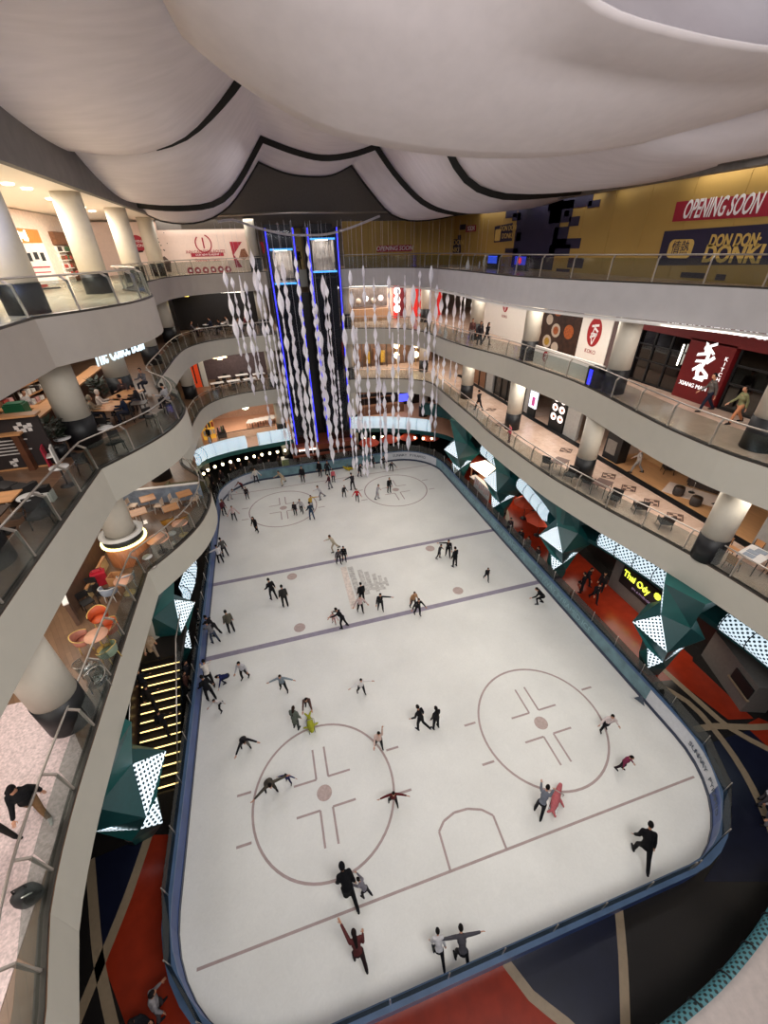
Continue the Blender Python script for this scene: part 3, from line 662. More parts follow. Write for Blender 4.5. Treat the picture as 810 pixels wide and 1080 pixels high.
# ================================================================== FACETED COLUMN SLEEVES AND LIGHT BANDS
def crystal(x, y, label, mx=1, rot=0., sc=1.):
    rt = empty('faceted_column_sleeve', (x, y, 0), 0, label, 'column sleeve', 'teal faceted sleeves')
    def P(a, r, z):
        a = R(a+rot); return Vector((mx*math.cos(a)*r*sc, math.sin(a)*r*sc, z))
    base = [P(150+72*k, .5, 0) for k in range(5)]
    low = [P(150, .85, 1.2), P(205, 1.1, 1.1), P(270, .7, 1.0), P(335, .8, 1.3), P(60, .85, 1.4)]
    waist = [P(180, 1.0, 2.15), P(235, .85, 1.7), P(330, 1.0, 2.1), P(40, .9, 2.0), P(110, .9, 2.0)]
    belt = [P(146, 1.75, 3.25), P(222, 1.45, 3.0), P(328, 1.65, 3.0), P(30, 1.5, 3.4), P(88, 1.6, 3.5)]
    up = [P(165, .85, 4.35), P(270, .8, 4.2), P(325, .7, 4.4), P(40, .9, 4.6), P(100, .9, 4.5)]
    top = [P(165+72*k, 1.45, 6.48) for k in range(5)]
    tri = []
    def band(a, b_, anti=True):
        for k in range(5):
            k2 = (k+1) % 5
            tri.append((a[k], a[k2], b_[k], id(b_), k, 0)); tri.append((a[k2], b_[k2], b_[k], id(b_), k, 1))
    band(base, low); band(low, waist); band(waist, belt); band(belt, up); band(up, top)
    names = {id(low): 'low', id(waist): 'waist', id(belt): 'belt', id(up): 'up', id(top): 'top'}
    white = {('up', 0, 0), ('waist', 0, 1), ('top', 4, 0)}
    mb_ = MB(); ws = []
    for a, b_, c, i, k, h in tri:
        if (names[i], k, h) in white: ws.append((a, b_, c))
        else: mb_.face([a, b_, c] if mx > 0 else [c, b_, a], (k+h) % 2)
    mb_.face(top if mx > 0 else top[::-1]); mb_.build('facets', [TEAL, TEALD], rt)
    ws.append((waist[1]*1.0+Vector((0, 0, .05)), waist[2]*1.02+Vector((0, 0, .05)), (waist[1]+waist[2])/2*1.0+Vector((0, 0, .3))+((waist[1]+waist[2])/2).normalized()*.22))
    for a, b_, c in ws:
        e1 = (b_-a).normalized(); n_ = e1.cross(c-a).normalized(); e2 = n_.cross(e1)
        if n_.dot((a+b_+c)/3-Vector((0, 0, ((a+b_+c)/3).z))) < 0: n_ = -n_
        mb_ = MB(); pts = [a, b_, c]; g = sum(pts, Vector())/3; q = [g+(p-g)*.97+n_*.03 for p in pts]
        uv = [((p-a).dot(e1), (p-a).dot(e2)) for p in q]; mb_.face(q, 0, uv); mb_.face([g+(p-g)*.97-n_*.0 for p in pts[::-1]], 0, uv[::-1])
        mb_.build('dotted_panel', DOTS, rt)
crystal(17.65, 9.7, 'teal faceted column sleeve nearest on the right, beside the yellow lettered black sign')
crystal(17.5, 17.9, 'teal faceted column sleeve second on the right, at the bend of the light band', 1, 5)
crystal(17.5, 26.0, 'teal faceted column sleeve third on the right, beside the timber kiosk', 1, -6)
crystal(16.9, 33.0, 'teal faceted column sleeve farthest on the right, by the far rink corner', 1, 8)
crystal(-8.1, 9.5, 'large teal faceted column sleeve on the left, at the foot of the stairs', -1, 0, 1.12)
crystal(-7.75, 18.2, 'teal faceted column sleeve on the left, behind the stair landing', -1, 6)
def lightband(path, z0, z1, label, w_=.55, m=None):
    rt = empty('light_band', (path[0][0], path[0][1], z0), 0, label, 'light band', 'dotted light bands')
    o = path[0]; loc = [(p[0]-o[0], p[1]-o[1]) for p in path]; h = z1-z0
    prof = [(math.cos(R(-90+180*k/8))*w_, h/2+math.sin(R(-90+180*k/8))*h/2) for k in range(9)]
    mb_ = MB(); mb_.sweep(loc, prof, 0, False, True, True); mb_.build('dotted_tube', m or DOTSB, rt)
    for p, d in along(loc, 1.25, .05):
        n_ = Vector((d.y, -d.x)); mb_ = MB(); mb_.tube([(p.x+n_.x*(o_+.02), p.y+n_.y*(o_+.02), z) for o_, z in prof], .025, 5); mb_.build('joint_strip', BLACK, rt)
    return rt
def between(E_, y0, y1): return [p for p in E_ if y0 <= p[1] <= y1]
rb = [p for p in RG]
# travel direction decides which side bulges: right band travels towards the viewer, tube bulges to the void (right of travel)
lightband(between([p for p in rb if p[0] > 15], 19.7, 24.5), 3.45, 4.75, 'dotted white light band between the second and third right column sleeves')
lightband(between([p for p in rb if p[0] > 15], 11.2, 16.4), 3.45, 4.75, 'dotted white light band above the yellow lettered black sign')
lightband(between([p for p in rb if p[0] > 15], 4.3, 8.9), 3.45, 4.75, 'dotted white light band at the right edge, nearer than all column sleeves')
lightband(between([p for p in rb if p[0] > 15], 27.8, 31.2), 3.45, 4.75, 'dotted white light band behind the third right column sleeve')
lightband([p for p in rb if p[0] < 14.8 and p[1] < 6 and p[0] > 5], 2.2, 2.85, 'dim dotted light band on the curved near right corner', .22, DOTSD)
lightband([p for p in rb if p[0] < 16.4 and p[1] > 37], 2.75, 4.1, 'dotted pale blue light band right of the lifts')
bl = [p for p in GL if p[1] > 38.5 and p[0] < 1.4]
lightband([p for p in bl if p[0] < -3.2], 2.75, 4.1, 'curved dotted pale blue light band in the far left corner')
lightband([p for p in bl if p[0] > -2.8], 2.75, 4.1, 'straight dotted pale blue light band left of the lifts')
lightband([(-7.0, 19.9), (-6.85, 21.2), (-6.9, 22.6), (-7.2, 24)], 2.6, 3.9, 'dotted light tube under the left first floor bulge', .45)
mb = MB(); mb.sweep([p for p in rb if p[0] > 15 and p[1] > 2], [(-.1, 4.7), (.3, 4.7), (.5, 5.9), (-.1, 5.9)]); struct(mb, 'trim_pelmet', TEALD)
BULB = emis('bulb glow', 'ffe9b8', 14.)
def bulbs(path, z, gap, grp, where):
    pts = along(path, gap, .3); ords = ['first', 'second', 'third', 'fourth', 'fifth', 'sixth', 'seventh', 'eighth', 'ninth', 'tenth', 'eleventh', 'twelfth', 'thirteenth', 'fourteenth', 'fifteenth']
    for k, (p, d) in enumerate(pts[:15]):
        rt = empty('pendant_bulb', (p.x, p.y, z), 0, 'round glowing pendant bulb, %s from the left %s' % (ords[k], where), 'bulb', grp)
        mb_ = MB(); mb_.ell((0, 0, 0), (.13, .13, .15), 10, 7); mb_.build('globe', BULB, rt)
        mb_ = MB(); mb_.tube([(0, 0, .13), (0, 0, .24)], .05, 6); mb_.tube([(0, 0, .24), (0, 0, .5)], .012, 4); mb_.build('socket', BLACK, rt)
bulbs(offset([p for p in GL if p[1] > 38.8 and p[0] < 1], .25), 1.75, .82, 'bulbs under the far left light band', 'under the far left light band')
bulbs([(9.2, 42.6), (12, 42.2), (16.6, 39.8)], 1.75, .95, 'bulbs under the far right light band', 'under the far right light band')
# ================================================================== STAIR on the left
STAIRM = mat('stair dark', '1c1613', rough=.5); NOSE = emis('lit nosing', 'ffd98a', 2.6)
st = empty('staircase', (-7.7, 16.0, 0), 0, 'dark staircase with lit yellow step edges descending beside the rink boards', 'staircase')
mb = MB(); mb.box((0, .9, ZG-.15), (2.0, 2.0, .3)); mb.build('landing', STAIRM, st)
nst = 14
for k in range(nst):
    z = ZG-(k+1)*ZG/(nst+1); y = -.1-k*.36-.18
    mb = MB(); mb.box((0, y, z-.09), (1.9, .38, .18)); t_ = mb.build('step', STAIRM, st)
    mb = MB(); mb.box((0.05, y-.17, z+.008), (1.75, .05, .02)); mb.build('lit_edge', NOSE, t_)
for sx in (-1, 1):
    mb = MB(); mb.tube([(sx*1.0, 1.8, ZG+1.), (sx*1.0, 0, ZG+1.), (sx*1.0, -nst*.36, 1.1), (sx*1.0, -nst*.36, 0)], .035, 8); mb.build('handrail', STEEL, st)
    mb = MB()
    for z0, z1 in ((-.32, .9),):
        mb.face([(sx*1.0-.02, 0, ZG+z0), (sx*1.0-.02, -nst*.36, z0+.2), (sx*1.0-.02, -nst*.36, z1+.1), (sx*1.0-.02, 0, ZG+z1)]); mb.face([(sx*1.0+.02, 0, ZG+z1), (sx*1.0+.02, -nst*.36, z1+.1), (sx*1.0+.02, -nst*.36, z0+.2), (sx*1.0+.02, 0, ZG+z0)])
    mb.build('side_panel', mat('stair side', '3a2c24', rough=.4) if sx < 0 else GLASS, st)
mb = MB(); mb.tube([(-.95, .1, ZG+.02), (-.95, 1.8, ZG+.02)], .03, 5); mb.build('lit_edge', NOSE, st)
# ================================================================== HOARDINGS, THIRD FLOOR
YEL = mat('yellow hoarding', 'b4924c', rough=.6, var=.04, scale=.8); PURP = mat('dark purple print', '241d3c', rough=.6, var=.05); REDB = mat('banner red', 'a01e34', rough=.6, var=.04); CREAMT = mat('cream print', 'e0d3b0', rough=.6); WHT = mat('white print', 'f2eef0', rough=.6); GOLD = mat('gold print', 'd2b060', rough=.6)
hd = empty('hoarding', (20.0, 8, Z3), 0, 'long yellow shop hoarding with dark blocks and red banners along the right third floor', 'hoarding')
mb = MB()
ys = [4+2.44*k for k in range(18)]
for a, b_ in zip(ys, ys[1:]): mb.box((.06, (a+b_)/2-8, 2.02), (.1, b_-a-.02, 4.04))
mb.box((.14, 18, 2.02), (.06, 44, 4.0), mi=1); mb.build('panel_face', [YEL, BLACK], hd)
mb = MB()
for k in range(5): mb.box((-11.2+1.22+2.44*k, 37.0, 2.02), (2.42, .1, 4.04))
mb.build('return_face', YEL, hd)
def wallM(y, z, x=-.002): return frameM((x, y-8, z-Z3), (0, -1, 0), (0, 0, 1))
def backM(x, z): return frameM((x-20, 36.94, z-Z3), (1, 0, 0), (0, 0, 1))
def rectR(pts, name, m, th=.012, ret=False):
    """pts: (y,z) corners on the right wall"""
    mb_ = MB()
    f = (lambda p, d: (p[0]-20, 36.94-d, p[1]-Z3)) if ret else (lambda p, d: (-d, p[0]-8, p[1]-Z3))
    fr = [f(p, th) for p in pts]; bk = [f(p, 0) for p in pts]; n = len(pts)
    mb_.face(fr); mb_.face(bk[::-1])
    for k in range(n): mb_.face([fr[k], bk[k], bk[(k+1) % n], fr[(k+1) % n]])
    return mb_.build(name, m, hd)
# dark pixel blocks
def px(x0, y0, x1, y1): return (x0, y0, x1, y1)
def blk(a, c): rectR([(a[0], a[1]), (c[0], a[1]), (c[0], c[1]), (a[0], c[1])], 'dark_block', PURP)
for a, c in (((33.53,22.28), (28.16,18.40)), ((29.77,22.58), (25.43,21.76)), ((29.44,22.20), (27.08,21.06)), ((27.87,21.69), (27.38,21.37)), ((27.27,21.32), (26.27,20.83)),
             ((28.66,20.83), (27.13,19.86)), ((28.45,20.19), (25.75,19.65)), ((28.87,19.88), (26.63,19.24)), ((25.76,22.01), (24.75,21.67)), ((35.29,22.23), (33.61,21.66)), ((34.73,19.68), (32.81,19.37)), ((26.59,19.14), (25.10,18.60)),
             ((34.23,21.92), (33.03,21.45)), ((33.33,20.71), (32.64,20.15)), ((17.94,18.67), (16.68,18.45)), ((16.13,18.66), (15.67,18.43)), ((27.67,18.52), (26.27,18.25)), ((36.65,19.28), (35.36,18.63))):
    blk(a, c)
# large banner and dark sign
q = [(19.36,20.71), (19.43,21.48), (15.18,21.45), (14.82,20.68)]; rectR(q, 'red_banner', REDB)
a = (19.01,21.13); e_ = (15.20,21.09); text('OPENING SOON', 1.0, WHT, hd, wallM((a[0]+e_[0])/2, (a[1]+e_[1])/2, -.02), .01, 'banner_lettering', sx=abs(a[0]-e_[0])/8.1, shear=.2, bold=.012)
q = [(19.55,18.90), (19.64,20.34), (13.92,20.45), (13.26,19.09)]; rectR(q, 'dark_sign', PURP)
a = (16.98,19.84); e_ = (14.83,19.94); text('DON DON:', .62, GOLD, hd, wallM((a[0]+e_[0])/2, (a[1]+e_[1])/2, -.02), .01, 'sign_lettering', sx=abs(a[0]-e_[0])/3.1, bold=.02)
a = (16.99,19.33); e_ = (14.56,19.45); text('DONKI', .9, GOLD, hd, wallM((a[0]+e_[0])/2, (a[1]+e_[1])/2, -.02), .01, 'sign_lettering', sx=abs(a[0]-e_[0])/2.7, bold=.03)
a = (19.11,19.23); e_ = (17.76,19.99)
def rr(y0, y1, z0, z1, r):
    out = []
    for cy, cz, a0 in ((y1-r, z0+r, -90), (y1-r, z1-r, 0), (y0+r, z1-r, 90), (y0+r, z0+r, 180)):
        for k in range(6): t = R(a0+18*k); out.append((cy+r*math.cos(t), cz+r*math.sin(t)))
    return out
rectR(rr(min(a[0], e_[0]), max(a[0], e_[0]), a[1], e_[1], .22), 'seal', GOLD, .016)
text('情熱', .62, PURP, hd, wallM((a[0]+e_[0])/2, (a[1]+e_[1])/2, -.022), .006, 'seal_lettering', sx=abs(a[0]-e_[0])/1.75)
# small repeats
q = [(36.69,20.09), (36.82,21.20), (34.06,21.33), (33.86,20.17)]; rectR(q, 'small_dark_sign', PURP); a = (34.88,20.75); text('DON DON\nDONKI', .5, GOLD, hd, wallM(a[0]-.2, a[1], -.02), .008, 'sign_lettering', sx=1.0)
a = (36.19,20.60); rectR(rr(a[0]-.45, a[0]+.45, a[1]-.4, a[1]+.4, .12), 'seal', GOLD, .016)
q = [(42.33,20.97), (42.23,21.48), (40.30,21.47), (40.19,20.98)]; rectR(q, 'small_banner', REDB); a = (41.20,21.22); text('SOON', .5, WHT, hd, wallM(a[0], a[1], -.02), .008, 'banner_lettering')
q = [(47.28,19.22), (47.22,20.47), (43.28,20.47), (43.06,19.32)]; rectR(q, 'small_dark_sign', PURP); a = (45.19,19.88); text('DON DON\nDONKI', .6, GOLD, hd, wallM(a[0], a[1], -.02), .008, 'sign_lettering', sx=1.8)
for q in ((485,237,491,242), (483,248,486,252)): blk(*[(p[0], p[1]) for p in (((43.71,21.61), (42.38,21.19)) if q[0] == 485 else ((43.99,20.79), (43.28,20.47)))])
q = [(12.02,19.58), (12.22,20.11), (15.59,20.12), (15.60,19.58)]; rectR(q, 'small_banner', REDB, .012, True); a = (13.84,19.85); text('OPENING SOON', .52, WHT, hd, backM(a[0], a[1]) @ Matrix.Translation((0, 0, .02)), .008, 'banner_lettering', sx=.95, shear=.2)
# strip light along the top of the hoarding
mb = MB(); mb.box((19.7, 14, 22.36), (.12, 9, .1)); tag(mb.build('strip_light', LEDW), 'thin white strip light along the top of the yellow hoarding', 'light')
for k, (y, c1, lab) in enumerate(((29.8, '2a55ff', 'blue lit display screen with a red picture behind the right third floor glass'), (33.8, '3350d8', 'small blue lit display screen farther along the right third floor glass'))):
    rt = empty('display_kiosk', (18.6, y, Z3), 0, lab, 'display screen'); mb = MB(); mb.box((0, 0, .5), (.3, 1.5, 1.)); mb.build('cabinet', BLACK, rt)
    mb = MB(); mb.box((-.16, 0, .62), (.02, 1.4, .5)); mb.build('screen', emis('screen blue', c1, 1.2) if k else emis('screen blue two', '2030c0', 1.0), rt)
    if not k: mb = MB(); mb.lathe([(.2, 0), (.2, .01)], (0, 0, 0), 16); o = mb.build('red_picture', emis('screen red', 'e02030', 1.2), rt); o.rotation_euler = (0, -math.pi/2, 0); o.location = (-.18, 0, .62)
# pale hoarding, far left of the third floor
PALE = mat('pale pink hoarding', 'e6cfc4', rough=.6, var=.03)
hp = empty('hoarding', (-4, 46.5, Z3), 0, 'pale pink hoarding with red emblem and icon circles left of the lifts, third floor', 'hoarding')
mb = MB(); mb.box((-1.9, .06, 1.95), (12.6, .1, 3.9)); mb.build('panel_face', PALE, hp)
def bp(x, z, d=.0): return frameM((x+4, -d, z-Z3), (1, 0, 0), (0, 0, 1))
def rectB(pts, name, m, d=.012):
    mb_ = MB(); fr = [(p[0]+4, -d, p[1]-Z3) for p in pts]; bk = [(p[0]+4, 0.01, p[1]-Z3) for p in pts]; mb_.face(fr)
    for k in range(len(pts)): mb_.face([fr[k], bk[k], bk[(k+1) % len(pts)], fr[(k+1) % len(pts)]])
    return mb_.build(name, m, hp)
def circ(c, r, n=20): return [(c[0]+r*math.cos(2*math.pi*k/n), c[1]+r*math.sin(2*math.pi*k/n)) for k in range(n)]
c = (-3.65,20.59); mb = MB()
for k in range(20):
    a0, a1 = R(-230+300*k/20), R(-230+300*(k+1)/20); mb.face([(c[0]+4+q*math.cos(t), -.015, c[1]-Z3+q*math.sin(t)) for q, t in ((.62, a0), (.72, a0), (.72, a1), (.62, a1))])
mb.build('emblem_ring', REDB, hp); text('I', 1.2, REDB, hp, bp(c[0], c[1], .012), .006, 'emblem_letter')
c = (-3.60,19.98); text('INN CAFETERIE ROUTE', .34, REDB, hp, bp(c[0], c[1], .012), .005, 'lettering', sx=.95)
a, c = (-4.91,19.61), (-2.10,19.73); rectB([(a[0], a[1]), (c[0], a[1]), (c[0], a[1]+.28), (a[0], a[1]+.28)], 'red_strip', REDB); text('OUR NEW FLAGSHIP', .22, WHT, hp, bp((a[0]+c[0])/2, a[1]+.14, .016), .004, 'lettering')
c = (-3.59,19.36); text('Opening in March', .3, REDB, hp, bp(c[0], c[1], .012), .004, 'lettering')
for x in (201, 208.8, 217, 225, 233, 240.7):
    pass
for i, c in enumerate(((-5.27,18.55), (-4.63,18.55), (-3.95,18.55), (-3.28,18.56), (-2.61,18.57), (-1.96,18.56))):
    rectB(circ(c, .27), 'icon_circle', REDB); rectB([(c[0]-.12, c[1]-.05), (c[0]+.1, c[1]-.1), (c[0]+.12, c[1]+.08), (c[0]-.05, c[1]+.12)], 'icon_mark', WHT, .016)
rectB([(-1.38,20.69), (-0.31,20.67), (-1.22,19.70), (-0.63,18.67), (-1.23,18.69)], 'red_wedge', REDB)
rectB([(1.29,20.64), (1.89,20.63), (1.80,20.12), (1.46,19.67)], 'red_wedge', REDB)
rectB([(-0.82,19.43), (-0.51,20.09), (-0.16,20.16), (0.06,19.56), (-0.34,19.27)], 'photo_patch', mat('photo brown', '8a5a44', rough=.6, var=.4, scale=8))
c = (-9.03,20.70); rectB(circ(c, .62), 'red_disc', REDB); text('COMING\nSOON', .3, WHT, hp, bp(c[0], c[1], .016), .004, 'lettering')
rectB([(-9.66,20.16), (-8.73,20.20), (-8.78,20.07), (-9.70,20.02)], 'black_strip', BLACK)
rectB([(-7.98,18.61), (-7.77,19.33), (-7.17,19.74), (-6.75,19.30), (-6.90,18.50)], 'house_print', mat('house print', '5a4a44', rough=.6, var=.4, scale=6))
for k in range(26):
    x, z = rng.uniform(-8.6, -6.6), rng.uniform(20.0, 21.7); s = rng.uniform(.03, .07); rectB([(x-s, z-s), (x+s, z-s), (x+s, z+s), (x-s, z+s)], 'print_speck', BLACK, .013)
# ================================================================== THIRD FLOOR LEFT SHOPS (orange and brown fronts)
ORG = mat('orange fascia', 'c8702a', rough=.5, emit='ff8a30', es=.1); WSHOP = mat('bright shop', 'e8d4c4', rough=.6, var=.1)
mb = MB(); mb.box((-12.9, 41, Z3+2), (.2, 26, 4)); struct(mb, 'wall_shops', WSHOP)
POSTM = mat('poster white', 'd8d0cc', rough=.5)
GOODS = [mat('goods %s' % n, h, rough=.6, var=.3, scale=9) for n, h in (('red', 'b0463c'), ('dark', '3c302e'), ('white', 'e6ded6'), ('pink', 'd8a09a'), ('brown', '7a5238'), ('green', '4c6a48'))]
def shopL(y0, y1, label, cat_, fascia, sign):
    rt = empty('shop', (-12.6, (y0+y1)/2, Z3), 0, label, cat_); L_ = y1-y0
    mb_ = MB(); mb_.box((-.1, 0, 2.65), (.4, L_, .75)); mb_.build('fascia', fascia, rt)
    for k in range(4):
        mb_ = MB(); mb_.box((-.12, -L_/2+L_*(k+.5)/4, 1.1), (.16, L_/4-.1, 2.2)); 
        for j in range(4): mb_.box((.0, -L_/2+L_*(k+.5)/4, .35+.5*j), (.3, L_/4-.15, .05))
        w_ = mb_.build('display_bay', GOODS[(k*2+2) % 6], rt)
        for j in range(4):
            for i in range(3):
                mb_ = MB(); mb_.box((.03, -L_/2+L_*(k+.2+.3*i)/4, .5+.5*j), (.16, L_/18, .2+.15*rng.random())); mb_.build('goods', GOODS[rng.randrange(6)], w_)
    if sign:
        mb_ = MB()
        for k in range(sign): mb_.box((.12, -.8+.32*k, 2.62+.05*(k % 2)), (.03, .2, .3+.12*(k % 3))); mb_.box((.12, -.72+.32*k, 2.55), (.03, .16, .07))
        mb_.build('sign_lettering', emis('sign glow warm', 'fff0dc', 2.), rt)
    return rt
shopL(30.2, 36.0, 'shop with a bright orange fascia at the left end of the third floor', 'shop', ORG, 6)
shopL(38.5, 44.5, 'shop with brown fascia and round white lamp sign, left third floor', 'shop', GOODS[4], 5)
mb = MB(); mb.lathe([(.42, 0), (.42, .1)], (0, 0, 0), 20); o = mb.build('lamp_sign', emis('sign glow white', 'ffffff', 5.)); o.rotation_euler = (0, math.pi/2, 0); o.location = (-12.3, 43.0, Z3+2.9); tag(o, 'round glowing white sign beside the brown shop fascia', 'sign')
rt = empty('poster_stand', (-11.6, 31.6, Z3), R(25), 'tall white poster board standing before the orange shop', 'poster'); mb = MB(); mb.box((0, 0, 1.25), (1.25, .06, 2.0)); mb.build('board', POSTM, rt)
mb = MB(); mb.box((-.3, -.035, 1.6), (.25, .01, .4)); mb.box((.05, -.035, 1.65), (.2, .01, .35)); mb.box((.35, -.035, 1.6), (.18, .01, .4)); mb.build('printed_figures', BLACK, rt)
mb = MB(); mb.box((0, -.035, 1.1), (1.0, .01, .07)); mb.box((0, -.035, .85), (.9, .01, .05)); mb.build('printed_lines', REDB, rt); mb = MB(); mb.box((0, .1, .03), (1.2, .5, .06)); mb.build('foot', BLACK, rt)
LAMPW = emis('downlight disc', 'fff4e2', 12.)
for k, q in enumerate(((-8.52,23.46), (-8.44,24.94), (-9.01,29.14), (-9.01,31.11), (-9.05,34.04), (-9.28,36.87), (-13.44,39.87), (-15.75,51.64), (-12.67,68.09))):
    mb = MB(); mb.lathe([(.17, -.03), (.2, 0)], (0, 0, 0), 16); o = mb.build('ceiling_lamp', LAMPW); o.location = (max(q[0], -19), min(q[1], 45.8), 22.37); tag(o, 'round recessed ceiling lamp over the left third floor, %s from the near end' % ['first', 'second', 'third', 'fourth', 'fifth', 'sixth', 'seventh', 'eighth', 'ninth'][k], 'lamp', 'left ceiling lamps')
# ================================================================== RIGHT SHOPS
def wall_seg(name, x, y0, y1, z0, z1, m): mb_ = MB(); mb_.box((x, (y0+y1)/2, (z0+z1)/2), (.2, abs(y1-y0), z1-z0)); return struct(mb_, name, m)
CH2, CH1 = Z3-TH, Z2-TH
OV = mat('oval red', '9c1c22', rough=.5)
def oval(parent, M, w_, h_, marks=True):
    mb_ = MB(); mb_.face([M @ Vector((w_*math.cos(2*math.pi*k/24), h_*math.sin(2*math.pi*k/24), 0)) for k in range(24)]); o = mb_.build('oval_emblem', OV, parent)
    mb_ = MB()
    for (u_, v_, a, b_, rz) in ((0, .45, .5, .06, .2), (-.1, .2, .06, .35, -.2), (.2, .2, .35, .06, -.5), (0, -.25, .5, .06, .4), (-.2, -.45, .06, .4, .3), (.22, -.42, .06, .45, -.4), (0, -.1, .35, .05, 0)):
        Q = Matrix.Rotation(rz, 4, 'Z'); c_ = Vector((u_*w_, v_*h_, .006)); mb_.face([M @ (c_+Q @ Vector((sx*a*w_, sy*b_*h_ if b_ > .2 else sy*b_*h_*1.3, 0))) for sx, sy in ((-1, -1), (1, -1), (1, 1), (-1, 1))])
    mb_.build('emblem_strokes', WHT, o)
def rfM(y, z, x0, y0, z0, d=.0): return frameM((-d, y-y0, z-z0), (0, -1, 0), (0, 0, 1))
# second floor, going nearer
wf = empty('white_shopfront', (20.2, 34.6, Z2), 0, 'white shop wall with a small red oval emblem, far right second floor', 'shopfront'); mb = MB(); mb.box((.1, -.2, 1.87), (.2, 7.6, 3.74)); mb.build('panel_face', WHITE, wf); oval(wf, rfM(33.9, 15.75, 20.2, 34.6, Z2, .015), .45, .62); text('KOKO', .3, OV, wf, rfM(33.9, 14.8, 20.2, 34.6, Z2, .012), .004, 'lettering')
fp = empty('food_poster', (20.2, 27.45, Z2), 0, 'large dark poster of dishes and bowls on the right second floor wall', 'poster'); FD = mat('poster brown', '3a241a', rough=.5, var=.5, scale=3)
mb = MB(); mb.box((.1, 0, 1.87), (.2, 6.4, 3.74)); mb.build('board', FD, fp)
PLT = mat('plate cream', 'cdbfae', rough=.4); FOOD = mat('food orange', 'a8582a', rough=.5, var=.4, scale=9); FOODY = mat('food yellow', 'b89030', rough=.5, var=.4, scale=9)
for u_, v_, r_, m in ((1.9, 1.2, .95, PLT), (1.9, 1.2, .6, FOOD), (.2, 2.2, .38, PLT), (-.7, 1.6, .5, PLT), (.1, .75, .5, PLT), (-.9, .5, .4, PLT), (-.7, 1.6, .3, FOOD), (.1, .75, .3, FOODY), (-2.1, 1.7, .5, FOOD), (1.4, 3.1, .8, FOODY), (-.6, 3.0, .55, FOOD)):
    mb = MB(); M = rfM(27.45+u_, Z2+v_, 20.2, 27.45, Z2, .01 if m is PLT else .016); mb.face([M @ Vector((r_*math.cos(2*math.pi*k/20), r_*.9*math.sin(2*math.pi*k/20), 0)) for k in range(20)]); mb.build('printed_plate' if m is PLT else 'printed_food', m, fp)
wf = empty('white_shopfront', (20.2, 22.9, Z2), 0, 'white shop wall with a large red oval emblem beside the food poster', 'shopfront'); mb = MB(); mb.box((.1, 0, 1.87), (.2, 2.7, 3.74)); mb.build('panel_face', WHITE, wf); oval(wf, rfM(22.95, 15.2, 20.2, 22.9, Z2, .015), .62, .85); text('KOKO', .34, OV, wf, rfM(22.95, 14.05, 20.2, 22.9, Z2, .012), .004, 'lettering')
wall_seg('wall_pilaster', 20.3, 19.7, 21.5, Z2, CH2, mat('grey red pilaster', '5a4a4a', rough=.5))
mb = MB(); mb.box((20.15, 20.0, 15), (.06, .35, 3.7)); tag(mb.build('red_strip', OV), 'dark red vertical strip on the pilaster behind the right second floor column', 'trim')
lw = empty('low_hoarding', (17.75, 22.0, Z2), R(2), 'low white hoarding with a tiny red oval behind the right second floor glass', 'hoarding'); mb = MB(); mb.box((0, 0, .55), (.12, 6.2, 1.1)); mb.build('panel_face', WHITE, lw); oval(lw, frameM((-.065, 1.9, .62), (0, -1, 0), (0, 0, 1)), .25, .34)
mb = MB(); mb.box((0, 0, .55), (.5, .8, 1.1)); sc_ = mb.build('screen_box', BLACK); sc_.location = (17.4, 18.9, Z2); tag(sc_, 'dark box with a glowing blue edge beside the right second floor column', 'box'); mb = MB(); mb.box((-.26, .1, .55), (.02, .25, .8)); mb.build('blue_edge', emis('blue edge', '2a30ff', 1.5), sc_)
# restaurant with red portal
wall_seg('wall_restaurant_back', 26, -4, 20, Z2, CH2, DARKW)
rs = empty('restaurant_front', (20.2, 13.5, Z2), 0, 'dark restaurant front with a red portal and white brush characters', 'restaurant'); RED2 = mat('portal red', '6a0d12', rough=.5)
mb = MB(); mb.box((.3, 2.5, 3.1), (.5, 13, .75)); mb.build('red_fascia', RED2, rs)
mb = MB(); mb.box((.25, 1.75, 1.4), (.4, 2.3, 2.8)); mb.build('red_portal', RED2, rs)
for y0, y1 in ((3.0, 7.2), (-6, .5)):
    mb = MB()
    for k in range(5): mb.box((.3, y0+(y1-y0)*k/4, 1.4), (.08, .08, 2.8))
    for z in (.05, 1.2, 2.0, 2.75): mb.box((.3, (y0+y1)/2, z), (.08, y1-y0, .07))
    mb.build('window_grid', BLACK, rs); mb = MB(); mb.box((.34, (y0+y1)/2, 1.4), (.02, y1-y0, 2.8)); mb.build('window_pane', glass_mat('dark glass', '3a3430', .1) if 'dark glass' not in MATS else MATS['dark glass'], rs)
mb = MB()
for (u_, v_, a, b_, rz) in ((.05, .95, .34, .07, .5), (-.1, .8, .08, .3, .2), (.15, .75, .25, .07, -.6), (-.2, .5, .3, .08, .3), (.1, .45, .09, .35, .1), (.3, .3, .22, .1, .9), (-.15, .15, .3, .08, .2), (0, -.05, .09, .3, -.3), (-.25, -.2, .25, .08, .8), (.15, -.3, .3, .09, -.5), (-.1, -.5, .1, .3, .3), (.25, -.6, .25, .1, .4), (.05, -.75, .28, .07, 0)):
    M = frameM((.04, 1.85-u_, 1.75+v_*.9), (0, -1, 0), (0, 0, 1)) @ Matrix.Rotation(rz, 4, 'Z'); mb.face([M @ Vector((sx*a, sy*b_, 0)) for sx, sy in ((-1, -.6), (.9, -1), (1, .7), (-.8, 1))])
mb.build('brush_characters', emis('sign white', 'ffffff', .85), rs)
text('XIANG MAN', .27, emis('sign white', 'ffffff', .85), rs, frameM((.04, 1.95, .72), (0, -1, 0), (0, 0, 1)), .01, 'lettering')
